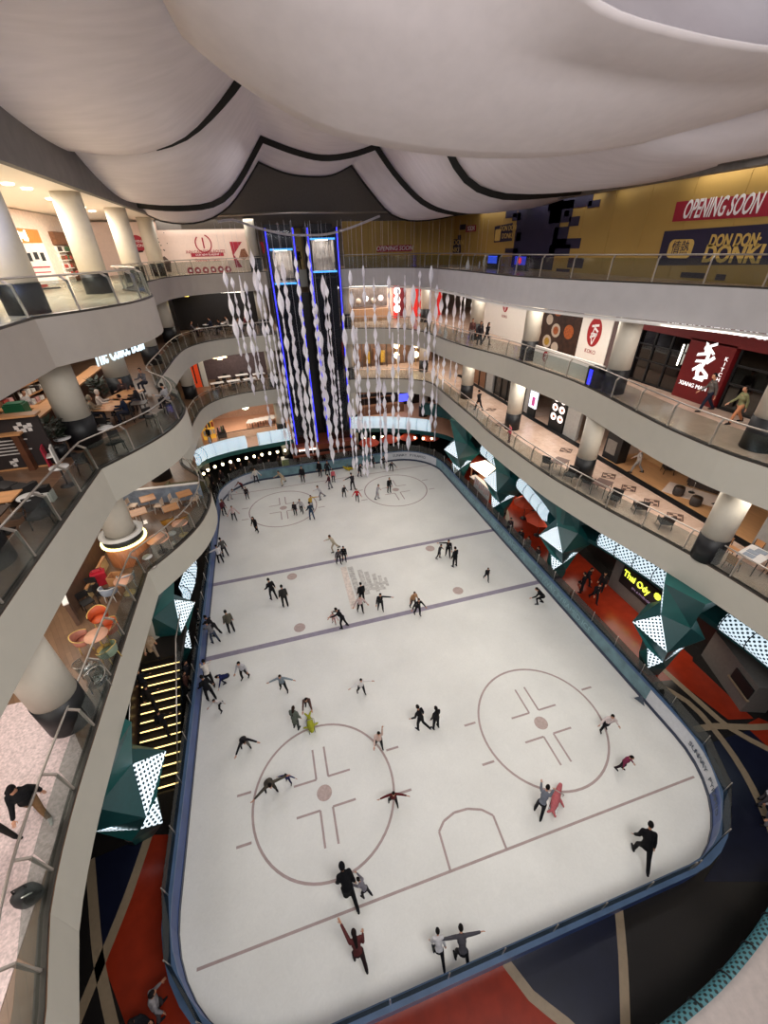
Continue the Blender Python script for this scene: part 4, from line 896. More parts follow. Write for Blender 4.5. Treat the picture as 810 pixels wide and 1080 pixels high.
for k, ch in enumerate('KITCHEN'): text(ch, .24, emis('sign white', 'ffffff', .85), rs, frameM((.04, .85, 2.2-.23*k), (0, -1, 0), (0, 0, 1)), .01, 'lettering')
text('XIANG MAN KITCHEN', .62, emis('sign white', 'ffffff', .85), rs, frameM((-.0, 1.5, 3.42), (0, -1, 0), (0, 0, 1)), .03, 'fascia_lettering', sx=.95)
for y, z, s in ((5.6, 2.1, .5), (6.4, 1.6, .3), (4.8, 1.9, .25)):
    mb = MB(); mb.box((2.2, y, z), (.05, s, .4)); mb.build('wall_picture', emis('picture glow', 'd8b070', .7), rs)
mb = MB(); mb.box((.2, 3.3, 1.9), (.05, .05, 1.0)); mb.build('light_strip', LEDW, rs)
# first floor right
wall_seg('wall_first_back', 26.5, -4, 48, Z1, CH1, mat('warm shop back', '6a5140', rough=.7, var=.2))
mb = MB(); mb.box((20.2, 20, Z1+.01), (.5, 44, .02)); struct(mb, 'trim_threshold', BLACK)
mb = MB(); mb.prism([(20.46, 4), (20.46, 19.6), (26.4, 19.6), (26.4, 4)], Z1, Z1+.015); struct(mb, 'floor_showroom', mat('warm plank floor', 'c49468', rough=.35, var=.1, scale=1, scl=(8, .7, 1)))
GREYP = mat('grey pier', '9a9896', rough=.5)
for y0, y1 in ((22.6, 24.0), (34.9, 36.2), (8.9, 9.9)): wall_seg('wall_pier', 20.55, y0, y1, Z1, CH1, GREYP)
for y0, y1, m in ((31.3, 34.6, DARKW), (36.4, 40.5, GOODS[4]), (28.8, 31.1, GREYP)): 
    mb = MB(); mb.box((20.6, (y0+y1)/2, Z1+1.8), (.1, y1-y0, 3.6)); [mb.box((20.52, y0+(y1-y0)*k/3, Z1+1.8), (.1, .1, 3.6), mi=1) for k in range(4)]; struct(mb, 'window_shop', [m, BLACK])
ls = empty('lit_menu_display', (20.4, 24.95, Z1), 0, 'tall black display of round dish pictures in the right first floor shopfront', 'display'); mb = MB(); mb.box((.1, 0, 1.4), (.2, 1.7, 2.8)); mb.build('case', BLACK, ls)
PICW = emis('dish glow', 'fff0ec', 1.1)
for r_ in range(3):
    for c_ in range(2):
        mb = MB(); M = frameM((-.005, .4-.8*c_, 2.35-.7*r_), (0, -1, 0), (0, 0, 1)); mb.face([M @ Vector((.33*math.cos(2*math.pi*k/14), .28*math.sin(2*math.pi*k/14), 0)) for k in range(14)]); p_ = mb.build('dish_picture', PICW, ls); mb = MB(); M = M @ Matrix.Translation((0, 0, .005)); mb.face([M @ Vector((.15*math.cos(2*math.pi*k/8)+.03, .12*math.sin(2*math.pi*k/8), 0)) for k in range(8)]); mb.build('food', FOOD, p_)
ls = empty('lit_poster', (20.4, 28.2, Z1), 0, 'white lit poster with a pink figure in a dark first floor shopfront', 'poster'); mb = MB(); mb.box((.06, 0, 1.5), (.12, .95, 1.6)); mb.build('light_box', emis('poster glow', 'e8f0ff', 1.2), ls); mb = MB(); mb.box((.06, 0, .35), (.12, .95, .7)); mb.build('plinth', BLACK, ls); mb = MB(); mb.box((-.01, -.1, 1.25), (.02, .4, .7)); mb.build('printed_figure', mat('magenta print', 'b04080', rough=.5, emit='c05090', es=.5), ls)
rt = empty('display_cabinet', (21.6, 25.9, Z1), 0, 'dark display cabinet with papers on top inside the first floor shop', 'cabinet'); mb = MB(); mb.box((0, 0, .45), (.8, 1.1, .9)); mb.build('body', mat('cabinet brown', '3e322c', rough=.5), rt); mb = MB(); mb.box((-.42, 0, .5), (.03, .9, .55)); mb.build('front_panel', mat('cabinet grey', '77706a', rough=.5), rt); mb = MB(); mb.box((0, .1, .98), (.3, .4, .15)); mb.build('papers', WHITE, rt)
rt = empty('display_cabinet', (20.9, 19.3, Z1), 0, 'dark box unit with a pale panel beside the timber counter, right first floor', 'cabinet'); mb = MB(); mb.box((0, 0, 1.0), (.7, 1.3, 2.)); mb.build('body', BLACK, rt); mb = MB(); mb.box((-.36, .1, .9), (.03, .8, .9)); mb.build('front_panel', mat('cabinet grey', '77706a', rough=.5), rt)
rt = empty('timber_counter', (23.2, 18.3, Z1), R(90), 'pale timber counter at the back of the first floor showroom', 'counter'); mb = MB(); mb.box((0, 0, .45), (1.8, .7, .9)); mb.build('body', mat('oak pale', 'c49a6c', rough=.4, var=.12, scale=2, scl=(1, 1, 9)), rt); mb = MB(); mb.box((0, 0, .92), (2., .8, .06)); mb.build('worktop', mat('oak top', 'd8b284', rough=.4), rt)
wall_seg('wall_timber', 22.3, 2, 7.6, Z1, CH1, mat('timber cladding', '8a5226', rough=.4, var=.2, scale=2, scl=(1, 8, 1)))
# marble motifs
mb = MB()
for q in ((18.91,21.47), (19.01,17.50), (19.02,15.90), (19.02,14.26), (19.06,12.78), (18.12,30.64), (17.10,27.19), (17.19,32.04)):
    x, y = q; s = .55
    for k in range(4):
        a0, a1 = R(90*k), R(90*k+90); o_ = [(x+s*math.cos(a0), y+s*math.sin(a0)*.9), (x+s*math.cos(a1), y+s*math.sin(a1)*.9)]; i_ = [(x+(s-.09)*math.cos(a1), y+(s-.09)*math.sin(a1)*.9), (x+(s-.09)*math.cos(a0), y+(s-.09)*math.sin(a0)*.9)]
        mb.face([(*p, Z1+.006) for p in o_+i_])
    for dx, dy in ((.0, 0), (.3, 0), (-.3, 0), (0, .25), (0, -.25)): mb.face([(x+dx-.14, y+dy, Z1+.006), (x+dx, y+dy-.13, Z1+.006), (x+dx+.14, y+dy, Z1+.006), (x+dx, y+dy+.13, Z1+.006)])
struct(mb, 'floor_motif_inlay', mat('motif brown', '4a3026', rough=.4))
# ================================================================== FAR SHOPS (behind the lifts)
for z, n in ((Z1, 'first'), (Z2, 'second')):
    wall_seg('wall_far_shops', 24, 0, 1, z, z+.1, DARKW) if False else None
mb = MB(); mb.box((14, 49.5, Z2+1.9), (12, .2, 3.8)); struct(mb, 'wall_far_second', WSHOP)
sf = empty('far_cafe', (11.4, 49.2, Z2), 0, 'far cafe on the second floor with a pale counter under a long lamp', 'cafe'); mb = MB(); mb.box((0, 0, 2.2), (5.6, .2, 1.8)); mb.build('picture_wall', mat('cafe grey', '6a5f5a', rough=.6, var=.5, scale=2), sf); mb = MB(); mb.box((0, -1.2, .6), (5.6, .6, 1.2)); mb.build('counter', mat('counter tan', 'b08a6a', rough=.5), sf); mb = MB(); mb.box((0, -.3, 3.3), (5.6, .2, .12)); mb.build('long_lamp', LEDW, sf)
for k in range(6): mb = MB(); mb.lathe([(.3, 0), (.3, .04)], (0, 0, 0), 12); o = mb.build('dish_picture', PICW if k % 2 else PLT, sf); o.rotation_euler = (R(90), 0, 0); o.location = (-2.2+.85*k, -.12, 1.9+.2*(k % 2))
sf = empty('red_banner_shop', (17.6, 48.9, Z2), 0, 'far shop on the second floor with tall red banners and white strips', 'shop'); 
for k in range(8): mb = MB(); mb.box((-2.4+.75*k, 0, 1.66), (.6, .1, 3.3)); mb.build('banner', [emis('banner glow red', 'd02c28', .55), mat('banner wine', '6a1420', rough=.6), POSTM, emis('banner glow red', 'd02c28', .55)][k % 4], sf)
ls = empty('lantern_column', (14.9, 47.6, Z2), 0, 'stack of three glowing white lanterns in the far second floor shop', 'lantern')
for k in range(3): mb = MB(); mb.ell((0, 0, 1.1+.85*k), (.36, .36, .4)); mb.build('lantern', emis('lantern glow', 'fff4ea', 4.), ls)
mb = MB(); mb.tube([(0, 0, 0), (0, 0, 3.6)], .03, 6); mb.build('pole', BLACK, ls)
mb = MB(); mb.box((14, 49.5, Z1+1.9), (12, .2, 3.8)); struct(mb, 'wall_far_first', mat('far shop brown', '6a5040', rough=.7, var=.4, scale=1.5))
rt = empty('shop_display', (11.5, 48.6, Z1), 0, 'brown glazed shop with red panel, far right of the lifts on the first floor', 'shop')
for k in range(6): mb = MB(); mb.box((-2.6+1.*k, 0, 1.5), (.08, .1, 3.)); mb.build('mullion', BLACK, rt)
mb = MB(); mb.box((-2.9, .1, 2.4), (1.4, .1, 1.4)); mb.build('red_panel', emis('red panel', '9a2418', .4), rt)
for k in range(5): mb = MB(); mb.box((-1.6+.9*k, .4, 1.1+.3*(k % 2)), (.5, .3, 1.3)); mb.build('display_item', GOODS[4] if k % 2 else FOODY, rt)
for x, z in ((14.8, 2.5), (17.2, 2.4)):
    ls = empty('globe_lamp', (x, 47.5, Z1), 0, 'tall lamp with two glowing globes, %s in the far first floor shop' % ('left one' if x < 16 else 'right one'), 'lamp', 'far globe lamps')
    for k in range(2): mb = MB(); mb.ell((0, 0, z-1.1*k), (.34, .34, .36)); mb.build('globe', emis('globe glow', 'ffe2b0', 5.), ls)
    mb = MB(); mb.tube([(0, 0, 0), (0, 0, z)], .03, 6); mb.build('pole', GOLD, ls)
mb = MB(); mb.box((14, 49.5, ZG+1.9), (12, .2, 3.8)); struct(mb, 'wall_far_mezzanine', DARKW)
rt = empty('dark_bar', (12.5, 47.2, ZG), 0, 'dark bar with shelves and a blue screen on the far mezzanine, right of the lifts', 'bar'); mb = MB(); mb.box((0, 0, .55), (6, .7, 1.1)); mb.build('counter', GOODS[4], rt)
for z in (1.5, 2.1, 2.7): mb = MB(); mb.box((-.5, 1.8, z), (5, .4, .06)); mb.build('shelf', GOODS[4], rt)
mb = MB(); mb.box((3.0, -.2, 1.7), (1.1, .08, .9)); mb.build('screen', emis('screen violet', '4a50ff', 2.0), rt)
# far left
mb = MB(); mb.box((-9, 50, Z2+1.9), (20, .2, 3.8)); struct(mb, 'wall_far_left_second', DARKW)
mb = MB(); mb.box((-9, 50, Z1+1.9), (20, .2, 3.8)); struct(mb, 'wall_far_left_first', mat('far grey wall', '57484a', rough=.7, var=.2))
mb = MB(); mb.box((-9, 52, ZG+1.9), (20, .2, 3.8)); struct(mb, 'wall_far_left_mezzanine', mat('far pink wall', 'c09a84', rough=.7))
mb = MB(); mb.box((-7.9, 45.7, Z2+1.9), (.5, 3, 3.7)); struct(mb, 'wall_dark_return', DARKW)
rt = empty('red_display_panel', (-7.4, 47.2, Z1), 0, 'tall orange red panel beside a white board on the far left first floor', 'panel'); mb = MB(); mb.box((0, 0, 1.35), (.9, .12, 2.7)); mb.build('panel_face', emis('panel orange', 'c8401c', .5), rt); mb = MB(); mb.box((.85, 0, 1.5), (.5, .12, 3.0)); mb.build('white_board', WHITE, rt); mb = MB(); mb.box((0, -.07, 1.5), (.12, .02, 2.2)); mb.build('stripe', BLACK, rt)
rt = empty('pendant_cluster', (-4.6, 47.5, Z1+2.7), 0, 'cluster of three warm pendant lamps over the far left first floor tables', 'lamp')
for k in range(3): mb = MB(); mb.lathe([(.05, .3), (.28, 0), (.26, 0), (.04, .28)], (-.45+.45*k, 0, -.15*(k % 2)), 14); mb.build('lamp_shade', emis('shade glow', 'ffd9a8', 5.), rt)
mb = MB(); mb.tube([(0, 0, .3), (0, 0, 1.0)], .015, 5); mb.box((0, 0, .32), (1.1, .04, .04)); mb.build('hanger', BLACK, rt)
for k in range(5):
    mb = MB(); mb.ell((0, 0, 0), (.1, .1, .1)); o = mb.build('spot_lamp', BULB); o.location = (-8.2+.5*k, 46.2, Z2-TH-.25); tag(o, 'small warm spot lamp, %s in the row above the red panel' % ['first', 'second', 'third', 'fourth', 'fifth'][k], 'lamp', 'row of warm spots')
mb = MB(); mb.box((-6.2, 45.2, Z2+3.55), (.8, .5, .2)); tag(mb.build('ceiling_yellow_lamp', emis('yellow glow', 'ffd860', 5.)), 'small yellow glowing lamp under the far left third floor edge', 'lamp')
mb = MB(); mb.ell((-3.0, 45.6, ZG+3.1), (.4, .4, .3)); tag(mb.build('ceiling_bright_lamp', emis('greenish lamp', 'f0ffd8', 10.)), 'big bright lamp under the far left mezzanine ceiling', 'lamp')
mb = MB(); mb.box((-2.2, 45.55, Z2+3.62), (2.6, .1, .1)); tag(mb.build('ceiling_strip_light', LEDW), 'white strip light under the far left third floor edge', 'light')
# ground right: sign, kiosk, shopfronts
sq = [(15.15,2.27), (12.24,2.75), (15.07,0.92), (12.56,1.10)]
sy_, sz_, sw_, sh_ = sum(q[0] for q in sq)/4, sum(q[1] for q in sq)/4, abs(sq[0][0]-sq[1][0]), abs((sq[0][1]+sq[1][1]-sq[2][1]-sq[3][1])/2)
to = empty('shop_sign', (20.1, sy_, 0), 0, 'black shop sign with yellow lettering and flower under the right light band', 'sign'); GREYF = mat('grey surround', '6c6864', rough=.5)
mb = MB(); mb.box((.3, 0, 1.25), (.3, sw_+1.5, 2.5)); mb.build('surround', GREYF, to); mb = MB(); mb.box((.1, 0, sz_), (.12, sw_, sh_)); mb.build('sign_board', BLACK, to)
YG = emis('yellow green glow', 'e4f04a', 1.6); text('Thai Ody', sw_*.225, YG, to, frameM((.03, sw_*.1, sz_+sh_*.12), (0, -1, 0), (0, 0, 1)), .03, 'lettering', sx=.82, bold=.004); text('SPA & MASSAGE', sw_*.07, mat('dim violet letters', '8a7aa0', rough=.5), to, frameM((.03, -sw_*.1, sz_-sh_*.28), (0, -1, 0), (0, 0, 1)), .02, 'small_lettering')
mb = MB(); fy, fz = -sw_*.43, sz_+sh_*.27
for k in range(9): a = 2*math.pi*k/9; mb.ell((.02, fy+.16*math.cos(a), fz+.16*math.sin(a)), (.03, .08, .08), 8, 5)
mb.ell((.02, fy, fz), (.035, .14, .14), 10, 5); mb.build('flower_emblem', YG, to)
wall_seg('wall_ground_right', 21.6, -2, 46, 0, 2.2, DARKW)
rt = empty('angled_counter', (20.9, 7.9, 0), R(-20), 'grey angular booth with a dark opening under the near right light band', 'booth'); mb = MB(); mb.box((.3, 0, 1.0), (1.2, 3.4, 2.0)); mb.build('body', GREYF, rt); mb = MB(); mb.box((-.33, -1., 1.3), (.06, 1.3, .7)); mb.build('opening', BLACK, rt); mb = MB(); mb.box((-.35, -1., .9), (.12, 1.5, .08)); mb.build('ledge', BEIGEF, rt)
KI = mat('kiosk tan', '9a6a4a', rough=.5, var=.2, scale=3)
rt = empty('drinks_kiosk', (18.3, 30.2, 0), R(8), 'tan timber kiosk with white counter top and lit header beside the rink', 'kiosk'); mb = MB(); mb.box((0, 0, .5), (1.6, 3.0, 1.0)); mb.build('counter', KI, rt); mb = MB(); mb.box((-.5, 0, 1.04), (.7, 3.1, .08)); mb.build('counter_top', WHITE, rt); mb = MB(); mb.box((.7, 0, 1.2), (.15, 3., 2.2)); mb.build('back_wall', GOODS[4], rt); mb = MB(); mb.box((0, 0, 2.25), (1.7, 3.2, .3)); mb.build('lit_header', emis('header glow', 'ffe8d0', 2.2), rt)
for sy in (-1, 1): mb = MB(); mb.box((-.75, sy*1.45, 1.1), (.1, .1, 2.2)); mb.build('post', KI, rt)
mb = MB(); 
for k in range(3): mb.box((17.3, 30.2-1.0*k, 1.0), (.05, .95, 1.1))
o = mb.build('white_notice_panel', WHITE); tag(o, 'row of white notice panels behind the right rink boards', 'panel')
mb = MB()
for k in range(9): mb.box((17.265, 30.6-.34*k, 1.0+.1*(k % 3)), (.012, .12, .5))
mb.build('notice_print', GOODS[3], o)
UM = mat('orange cloth', 'c8482a', rough=.6, var=.1, scale=2)
for k, (x, y, s) in enumerate(((18.9, 22.4, 1.2), (19.3, 19.7, 1.3), (19.2, 24.9, 1.1), (14.3, 41.4, 1.1), (9.6, 41.4, 1.2), (11.95, 41.5, 1.1), (18.9, 33.6, 1.1), (16.6, 40.6, 1.1))):
    rt = empty('market_umbrella', (x, y, 0), R(20*k), 'red orange market umbrella ' + ['standing third from the near end, right ground floor', 'nearest on the right ground floor', 'farther along the right ground floor', 'right of the other two under the far light band', 'left of the others under the far light band', 'between two others under the far light band', 'beside the tan kiosk', 'by the far right rink corner'][k], 'umbrella', 'red orange umbrellas')
    mb = MB(); mb.lathe([(.03, 2.2), (s*.55, 1.95), (s, 1.62), (s, 1.58), (.05, 2.1)], (0, 0, 0), 8, smooth=False); mb.build('canopy', UM, rt); mb = MB(); mb.tube([(0, 0, 0), (0, 0, 2.2)], .025, 6); mb.build('pole', STEEL, rt); mb = MB(); mb.lathe([(.28, 0), (.28, .06), (.05, .1)], (0, 0, 0), 12); mb.build('base', BLACK, rt)
# left ground back: dark green lit counter
rt = empty('juice_counter', (.2, 41.6, 0), 0, 'small green lit counter under the far left bulbs', 'counter'); mb = MB(); mb.box((0, 0, .5), (.7, .7, 1.0)); mb.build('body', mat('lime panel', '9aa84a', rough=.5, emit='b8c860', es=.3), rt); mb = MB(); mb.box((0, 0, 1.03), (.8, .8, .06)); mb.build('top', WHITE, rt)
# ================================================================== HANGING STRANDS OF TWISTED PIECES
TW = mat('strand white', 'f4f0f8', rough=.45, var=.04)
def ornament_mesh(w_, l_, tw):
    mb_ = MB(); rows = []
    for i in range(11):
        t = i/10; r_ = w_*math.sin(math.pi*min(1, max(0.03, t*.97+.015)))**.8; a = tw*t
        rows.append([(r_*math.cos(a+ph)*(1 if k % 2 == 0 else .32), r_*math.sin(a+ph)*(1 if k % 2 == 0 else .32), -l_*t) for k, ph in enumerate([0, math.pi/2, math.pi, 3*math.pi/2, 2*math.pi])])
    mb_.grid(rows, smooth=False); o = mb_.build('twisted_piece', TW, None, True); me = o.data; bpy.data.objects.remove(o); return me
OM = [ornament_mesh(.25, 1.5, 2.4), ornament_mesh(.21, 1.2, 2.2), ornament_mesh(.28, 1.9, 2.0), ornament_mesh(.19, 1.0, 2.6)]
CORD = mat('strand cord', 'b8b4be', rough=.5)
strands = []
strands = [(-1.92, 37.6, 18.79, 13.04), (-1.47, 37.6, 18.34, 8.99), (-0.83, 35.2, 18.54, 11.16), (-0.56, 38.6, 18.0, 6.13), (0.27, 36.4, 20.12, 11.16), (0.54, 35.2, 18.85, 5.63), (0.94, 36.4, 17.8, 4.6), (1.82, 35.2, 20.08, 7.66), (1.34, 37.6, 14.63, 3.51), (2.52, 38.6, 19.25, 2.42), (2.42, 36.4, 17.75, 4.4), (2.64, 38.6, 15.51, 2.37), (3.28, 35.2, 19.58, 11.21), (3.32, 36.4, 16.4, 4.25), (2.79, 35.2, 11.62, 4.05), (4.39, 36.4, 20.5, 10.37), (4.68, 38.6, 18.54, 6.13), (4.74, 37.6, 16.21, 2.52), (4.74, 36.4, 14.22, 2.52), (5.65, 38.6, 18.17, 3.02), (5.56, 36.4, 17.62, 6.82), (4.59, 35.2, 8.2, 3.61), (5.33, 36.4, 10.3, 3.16), (6.26, 38.6, 10.52, 1.83), (6.76, 36.4, 15.53, 1.48), (7.53, 36.4, 18.52, 6.57), (6.86, 35.2, 8.8, 2.03), (7.55, 35.2, 14.58, 1.09), (8.61, 36.4, 18.81, 8.25), (8.16, 36.4, 6.48, 0.6), (8.6, 36.4, 9.99, 1.63), (9.43, 36.4, 18.0, 7.26), (9.99, 37.6, 12.91, 0.5), (10.45, 37.6, 9.51, 0.55), (10.24, 36.4, 7.17, 0.94), (10.7, 36.4, 18.09, 13.04), (10.97, 36.4, 13.81, 3.16), (11.5, 36.4, 17.39, 3.11), (12.8, 38.6, 17.92, 11.26), (12.97, 37.6, 11.87, 1.83), (12.4, 35.2, 17.42, 6.37), (13.82, 37.6, 18.28, 12.64), (14.88, 38.6, 13.64, 4.89), (14.36, 36.4, 18.63, 11.16), (14.93, 36.4, 17.25, 5.68), (15.91, 37.6, 17.86, 3.06), (15.43, 35.2, 18.63, 8.79), (17.22, 37.6, 17.09, 8.89), (17.83, 37.6, 16.32, 3.85), (17.03, 35.2, 19.24, 11.21), (18.96, 37.6, 17.02, 12.25), (18.07, 35.2, 18.88, 13.53), (19.79, 37.6, 19.28, 13.88), (20.31, 37.6, 19.48, 15.46)]
ORDS = ['first', 'second', 'third', 'fourth', 'fifth', 'sixth', 'seventh', 'eighth', 'ninth', 'tenth', 'eleventh', 'twelfth', 'thirteenth', 'fourteenth', 'fifteenth', 'sixteenth', 'seventeenth', 'eighteenth', 'nineteenth', 'twentieth']
def ordinal(n):
    if n <= 20: return ORDS[n-1]
    t = {20: 'twenty', 30: 'thirty', 40: 'forty', 50: 'fifty', 60: 'sixty'}[n//10*10]
    return t+'-'+ORDS[n % 10-1] if n % 10 else {30: 'thirtieth', 40: 'fortieth', 50: 'fiftieth', 60: 'sixtieth'}[n]
for n, (x, y, zt, zb) in enumerate(sorted(strands)):
    rt = empty('ornament_strand', (x, y, zt), 0, 'hanging strand of white twisted pieces, %s from the left among those before the lifts' % ordinal(n+1), 'ornament strand', 'hanging strands of white twisted pieces')
    mb = MB(); mb.tube([(0, 0, 21.7-zt), (0, 0, zb-zt)], .006, 4); mb.build('cord', CORD, rt)
    z = 0; k = 0
    while z > zb-zt+.3:
        me = OM[(n*3+k*k+k) % 4]; L_ = [1.5, 1.2, 1.9, 1.0][(n*3+k*k+k) % 4]
        o = bpy.data.objects.new('twisted_piece', me); col.objects.link(o); o.parent = rt; o.location = (0, 0, z); o.rotation_euler = (0, 0, rng.uniform(0, 6.28)); s_ = rng.uniform(.75, 1.05); o.scale = (s_*.85, s_*.85, s_)
        z -= L_*s_*rng.uniform(.86, 1.0); k += 1
# ================================================================== FURNITURE
def legs4(rt, w_, d, h, m, r=.018, splay=.03):
    for sx in (-1, 1):
        for sy in (-1, 1): mb_ = MB(); mb_.tube([(sx*(w_/2+splay), sy*(d/2+splay), 0), (sx*w_/2, sy*d/2, h)], r, 6); mb_.build('leg', m, rt)
def chair(m_seat, m_leg, kind='side'):
    rt = empty('chair')
    if kind == 'barrel':
        mb_ = MB(); mb_.lathe([(.05, .40), (.27, .41), (.29, .45), (.05, .47)], (0, 0, 0), 16); mb_.build('seat', m_seat, rt)
        mb_ = MB(); rows = []
        for i in range(15):
            a = R(-20+220*i/14); t = abs(i-7)/7; h = .82-.16*t; rows.append([(.30*math.cos(a), .30*math.sin(a), .42), (.335*math.cos(a), .335*math.sin(a), h), (.30*math.cos(a), .30*math.sin(a), h-.01), (.275*math.cos(a), .275*math.sin(a), .45)])
        mb_.grid(rows); mb_.build('backrest', m_seat, rt)
        mb_ = MB(); mb_.tube([(.335*math.cos(R(-20+220*i/14)), .335*math.sin(R(-20+220*i/14)), .82-.16*abs(i-7)/7) for i in range(15)], .016, 6); mb_.build('back_frame', m_leg, rt); legs4(rt, .34, .34, .41, m_leg)
    elif kind == 'lounge':
        mb_ = MB(); mb_.box((0, 0, .36), (.55, .55, .1)); mb_.build('seat', m_seat, rt)
        mb_ = MB(); mb_.box((0, .26, .58), (.55, .08, .45), M=Matrix.Rotation(R(-12), 3, 'X')); mb_.build('backrest', m_seat, rt); legs4(rt, .5, .5, .34, m_leg)
        for sx in (-1, 1): mb_ = MB(); mb_.tube([(sx*.29, -.22, .34), (sx*.29, -.22, .55), (sx*.29, .24, .58)], .02, 6); mb_.build('armrest', m_leg, rt)
    else:
        mb_ = MB(); mb_.box((0, 0, .44), (.42, .42, .05)); mb_.build('seat', m_seat, rt)
        mb_ = MB(); rows = [[(-.2+.4*i/6, .2+.03*math.cos((i-3)/3*1.5)-.0, z) for i in range(7)] for z in (.55, .68, .84)]; mb_.grid(rows); mb_.grid([[(p[0], p[1]+.025, p[2]) for p in r_][::-1] for r_ in rows]); mb_.build('backrest', m_seat, rt); legs4(rt, .36, .36, .43, m_leg)
        for sx in (-1, 1): mb_ = MB(); mb_.tube([(sx*.18, .19, .43), (sx*.18, .22, .84)], .016, 6); mb_.build('back_post', m_leg, rt)
    return rt
def table(m_top, m_leg, shape='round', w_=.7, d=.7, h=.74):
    rt = empty('table')
    if shape == 'round':
        mb_ = MB(); mb_.lathe([(w_/2-.01, h-.035), (w_/2, h-.02), (w_/2, h)], (0, 0, 0), 24); mb_.build('tabletop', m_top, rt)
        mb_ = MB(); mb_.tube([(0, 0, .03), (0, 0, h-.03)], .03, 8); mb_.build('pedestal', m_leg, rt); mb_ = MB(); mb_.lathe([(.24, 0), (.24, .02), (.04, .05)], (0, 0, 0), 16); mb_.build('base', m_leg, rt)
    else:
        mb_ = MB(); mb_.box((0, 0, h-.02), (w_, d, .04)); mb_.build('tabletop', m_top, rt)
        if shape == 'ped':
            mb_ = MB(); mb_.tube([(0, 0, .03), (0, 0, h-.03)], .03, 8); mb_.build('pedestal', m_leg, rt); mb_ = MB(); mb_.box((0, 0, .02), (.42, .42, .03)); mb_.build('base', m_leg, rt)
        else: legs4(rt, w_-.1, d-.1, h-.03, m_leg, .022, 0)
    return rt
PROTO = {}
def put(key, maker, x, y, z, rz, label, cat_, group=None):
    if key in PROTO: o = copy_tree(PROTO[key])
    else: o = PROTO[key] = maker()
    o.location = (x, y, z); o.rotation_euler = (0, 0, R(rz)); tag(o, label, cat_); 
    if group: o['group'] = group
    return o
BLKCH = mat('black wicker', '1e1a19', rough=.6, var=.2, scale=40); BROWNT = mat('brown table', '6a5650', rough=.4, var=.1); PEACH = mat('peach top', 'e0a98c', rough=.4); TANW = mat('tan wood', 'c08a5c', rough=.4, var=.12, scale=2, scl=(1, 8, 1)); BLUEG = mat('blue grey cane', '8c94a0', rough=.6); ORCH = mat('orange seat', 'c25428', rough=.5); MUST = mat('mustard seat', 'b07a28', rough=.5); GRNCH = mat('sage seat', '7a8a74', rough=.5); PINKCH = mat('dusty pink seat', 'b0705c', rough=.5); SEATW = mat('pale seat', 'd8c0a8', rough=.5); DKWOOD = mat('dark wood', '3a2a20', rough=.4, var=.2); WTOP = mat('white top', 'd8d4d2', rough=.35)
K = {'bw': lambda: chair(BLKCH, BLACK, 'lounge'), 'blk': lambda: chair(BLKCH, BLACK), 'bar_blue': lambda: chair(BLUEG, WHITE, 'barrel'), 'bar_or': lambda: chair(ORCH, GOLD, 'barrel'), 'bar_pk': lambda: chair(PINKCH, GOLD, 'barrel'), 'bar_gr': lambda: chair(GRNCH, GOLD, 'barrel'), 'must': lambda: chair(MUST, DKWOOD, 'barrel'), 'pale': lambda: chair(SEATW, WHITE), 'wood': lambda: chair(TANW, DKWOOD), 'wire': lambda: chair(CLEAR, STEEL, 'barrel'), 'stool_w': lambda: table(WTOP, STEEL, 'round', .42, .42, .62),
     't_brown': lambda: table(BROWNT, BLACK, 'sq', .95, .8), 't_peach': lambda: table(PEACH, GOLD, 'round', .75), 't_peachbig': lambda: table(PEACH, DKWOOD, 'round', 1.0, 1.0, .78), 't_tan': lambda: table(TANW, STEEL, 'ped', .75, .75), 't_white': lambda: table(WTOP, BLACK, 'sq', 1.3, .7), 't_dark': lambda: table(DKWOOD, BLACK, 'ped', .7, .7), 't_long': lambda: table(TANW, BLACK, 'sq', 1.1, 1.5), 't_glass': lambda: table(WTOP, DKWOOD, 'sq', 1.25, .85), 't_rw': lambda: table(WTOP, BLACK, 'round', .6)}
def P(k, q, z, rz, label, cat_=None, group=None):
    return put(k, K[k], q[0], q[1], z, rz, label, cat_ or ('stool' if k == 'stool_w' else 'table' if k.startswith('t_') else 'chair'), group)
# right first floor, along the rail
P('t_brown', (16.47,19.00), Z1, 25, 'brown grey table by the right first floor glass, far one beside the column')
P('bw', (16.25,19.77), Z1, 115, 'black wicker chair on the far side of the far brown table, right first floor'); P('bw', (16.44,17.84), Z1, -65, 'black wicker chair on the near side of the far brown table, right first floor')
P('t_brown', (16.99,15.88), Z1, 25, 'brown grey table by the right first floor glass, middle one with two chairs')
P('bw', (16.91,16.83), Z1, 115, 'black wicker chair on the far side of the middle brown table'); P('bw', (16.96,14.82), Z1, -65, 'black wicker chair on the near side of the middle brown table')
P('bw', (17.62,13.71), Z1, 150, 'black wicker armchair without a table, farther of two by the right first floor glass'); P('bw', (17.71,12.22), Z1, 150, 'black wicker armchair without a table, nearer of two by the right first floor glass')
P('t_glass', (18.71,8.75), Z1, 12, 'large pale table with grey place mats beside the near right column')
for dx, dy, rz, w_ in ((-.1, .8, 0, 'far side'), (-.9, .1, 90, 'rail side'), (.1, -.8, 180, 'near side'), (.75, .5, -90, 'shop side')):
    q = (18.71,8.75); P('wood', (q[0]+dx, q[1]+dy), Z1, rz, 'slim wooden chair at the large pale table, on its %s' % w_)
q = (18.71,8.75)
for k in range(3): mb = MB(); mb.box((0, 0, .01), (.3, .4, .015)); o = mb.build('place_mat', BLUEG); o.location = (q[0]-.35+.35*k, q[1]+.1*(k % 2), Z1+.745); o.rotation_euler = (0, 0, R(12)); tag(o, 'grey place mat on the large pale table, %s' % ['nearest the rail', 'in the middle', 'nearest the shops'][k], 'place mat', 'grey place mats')
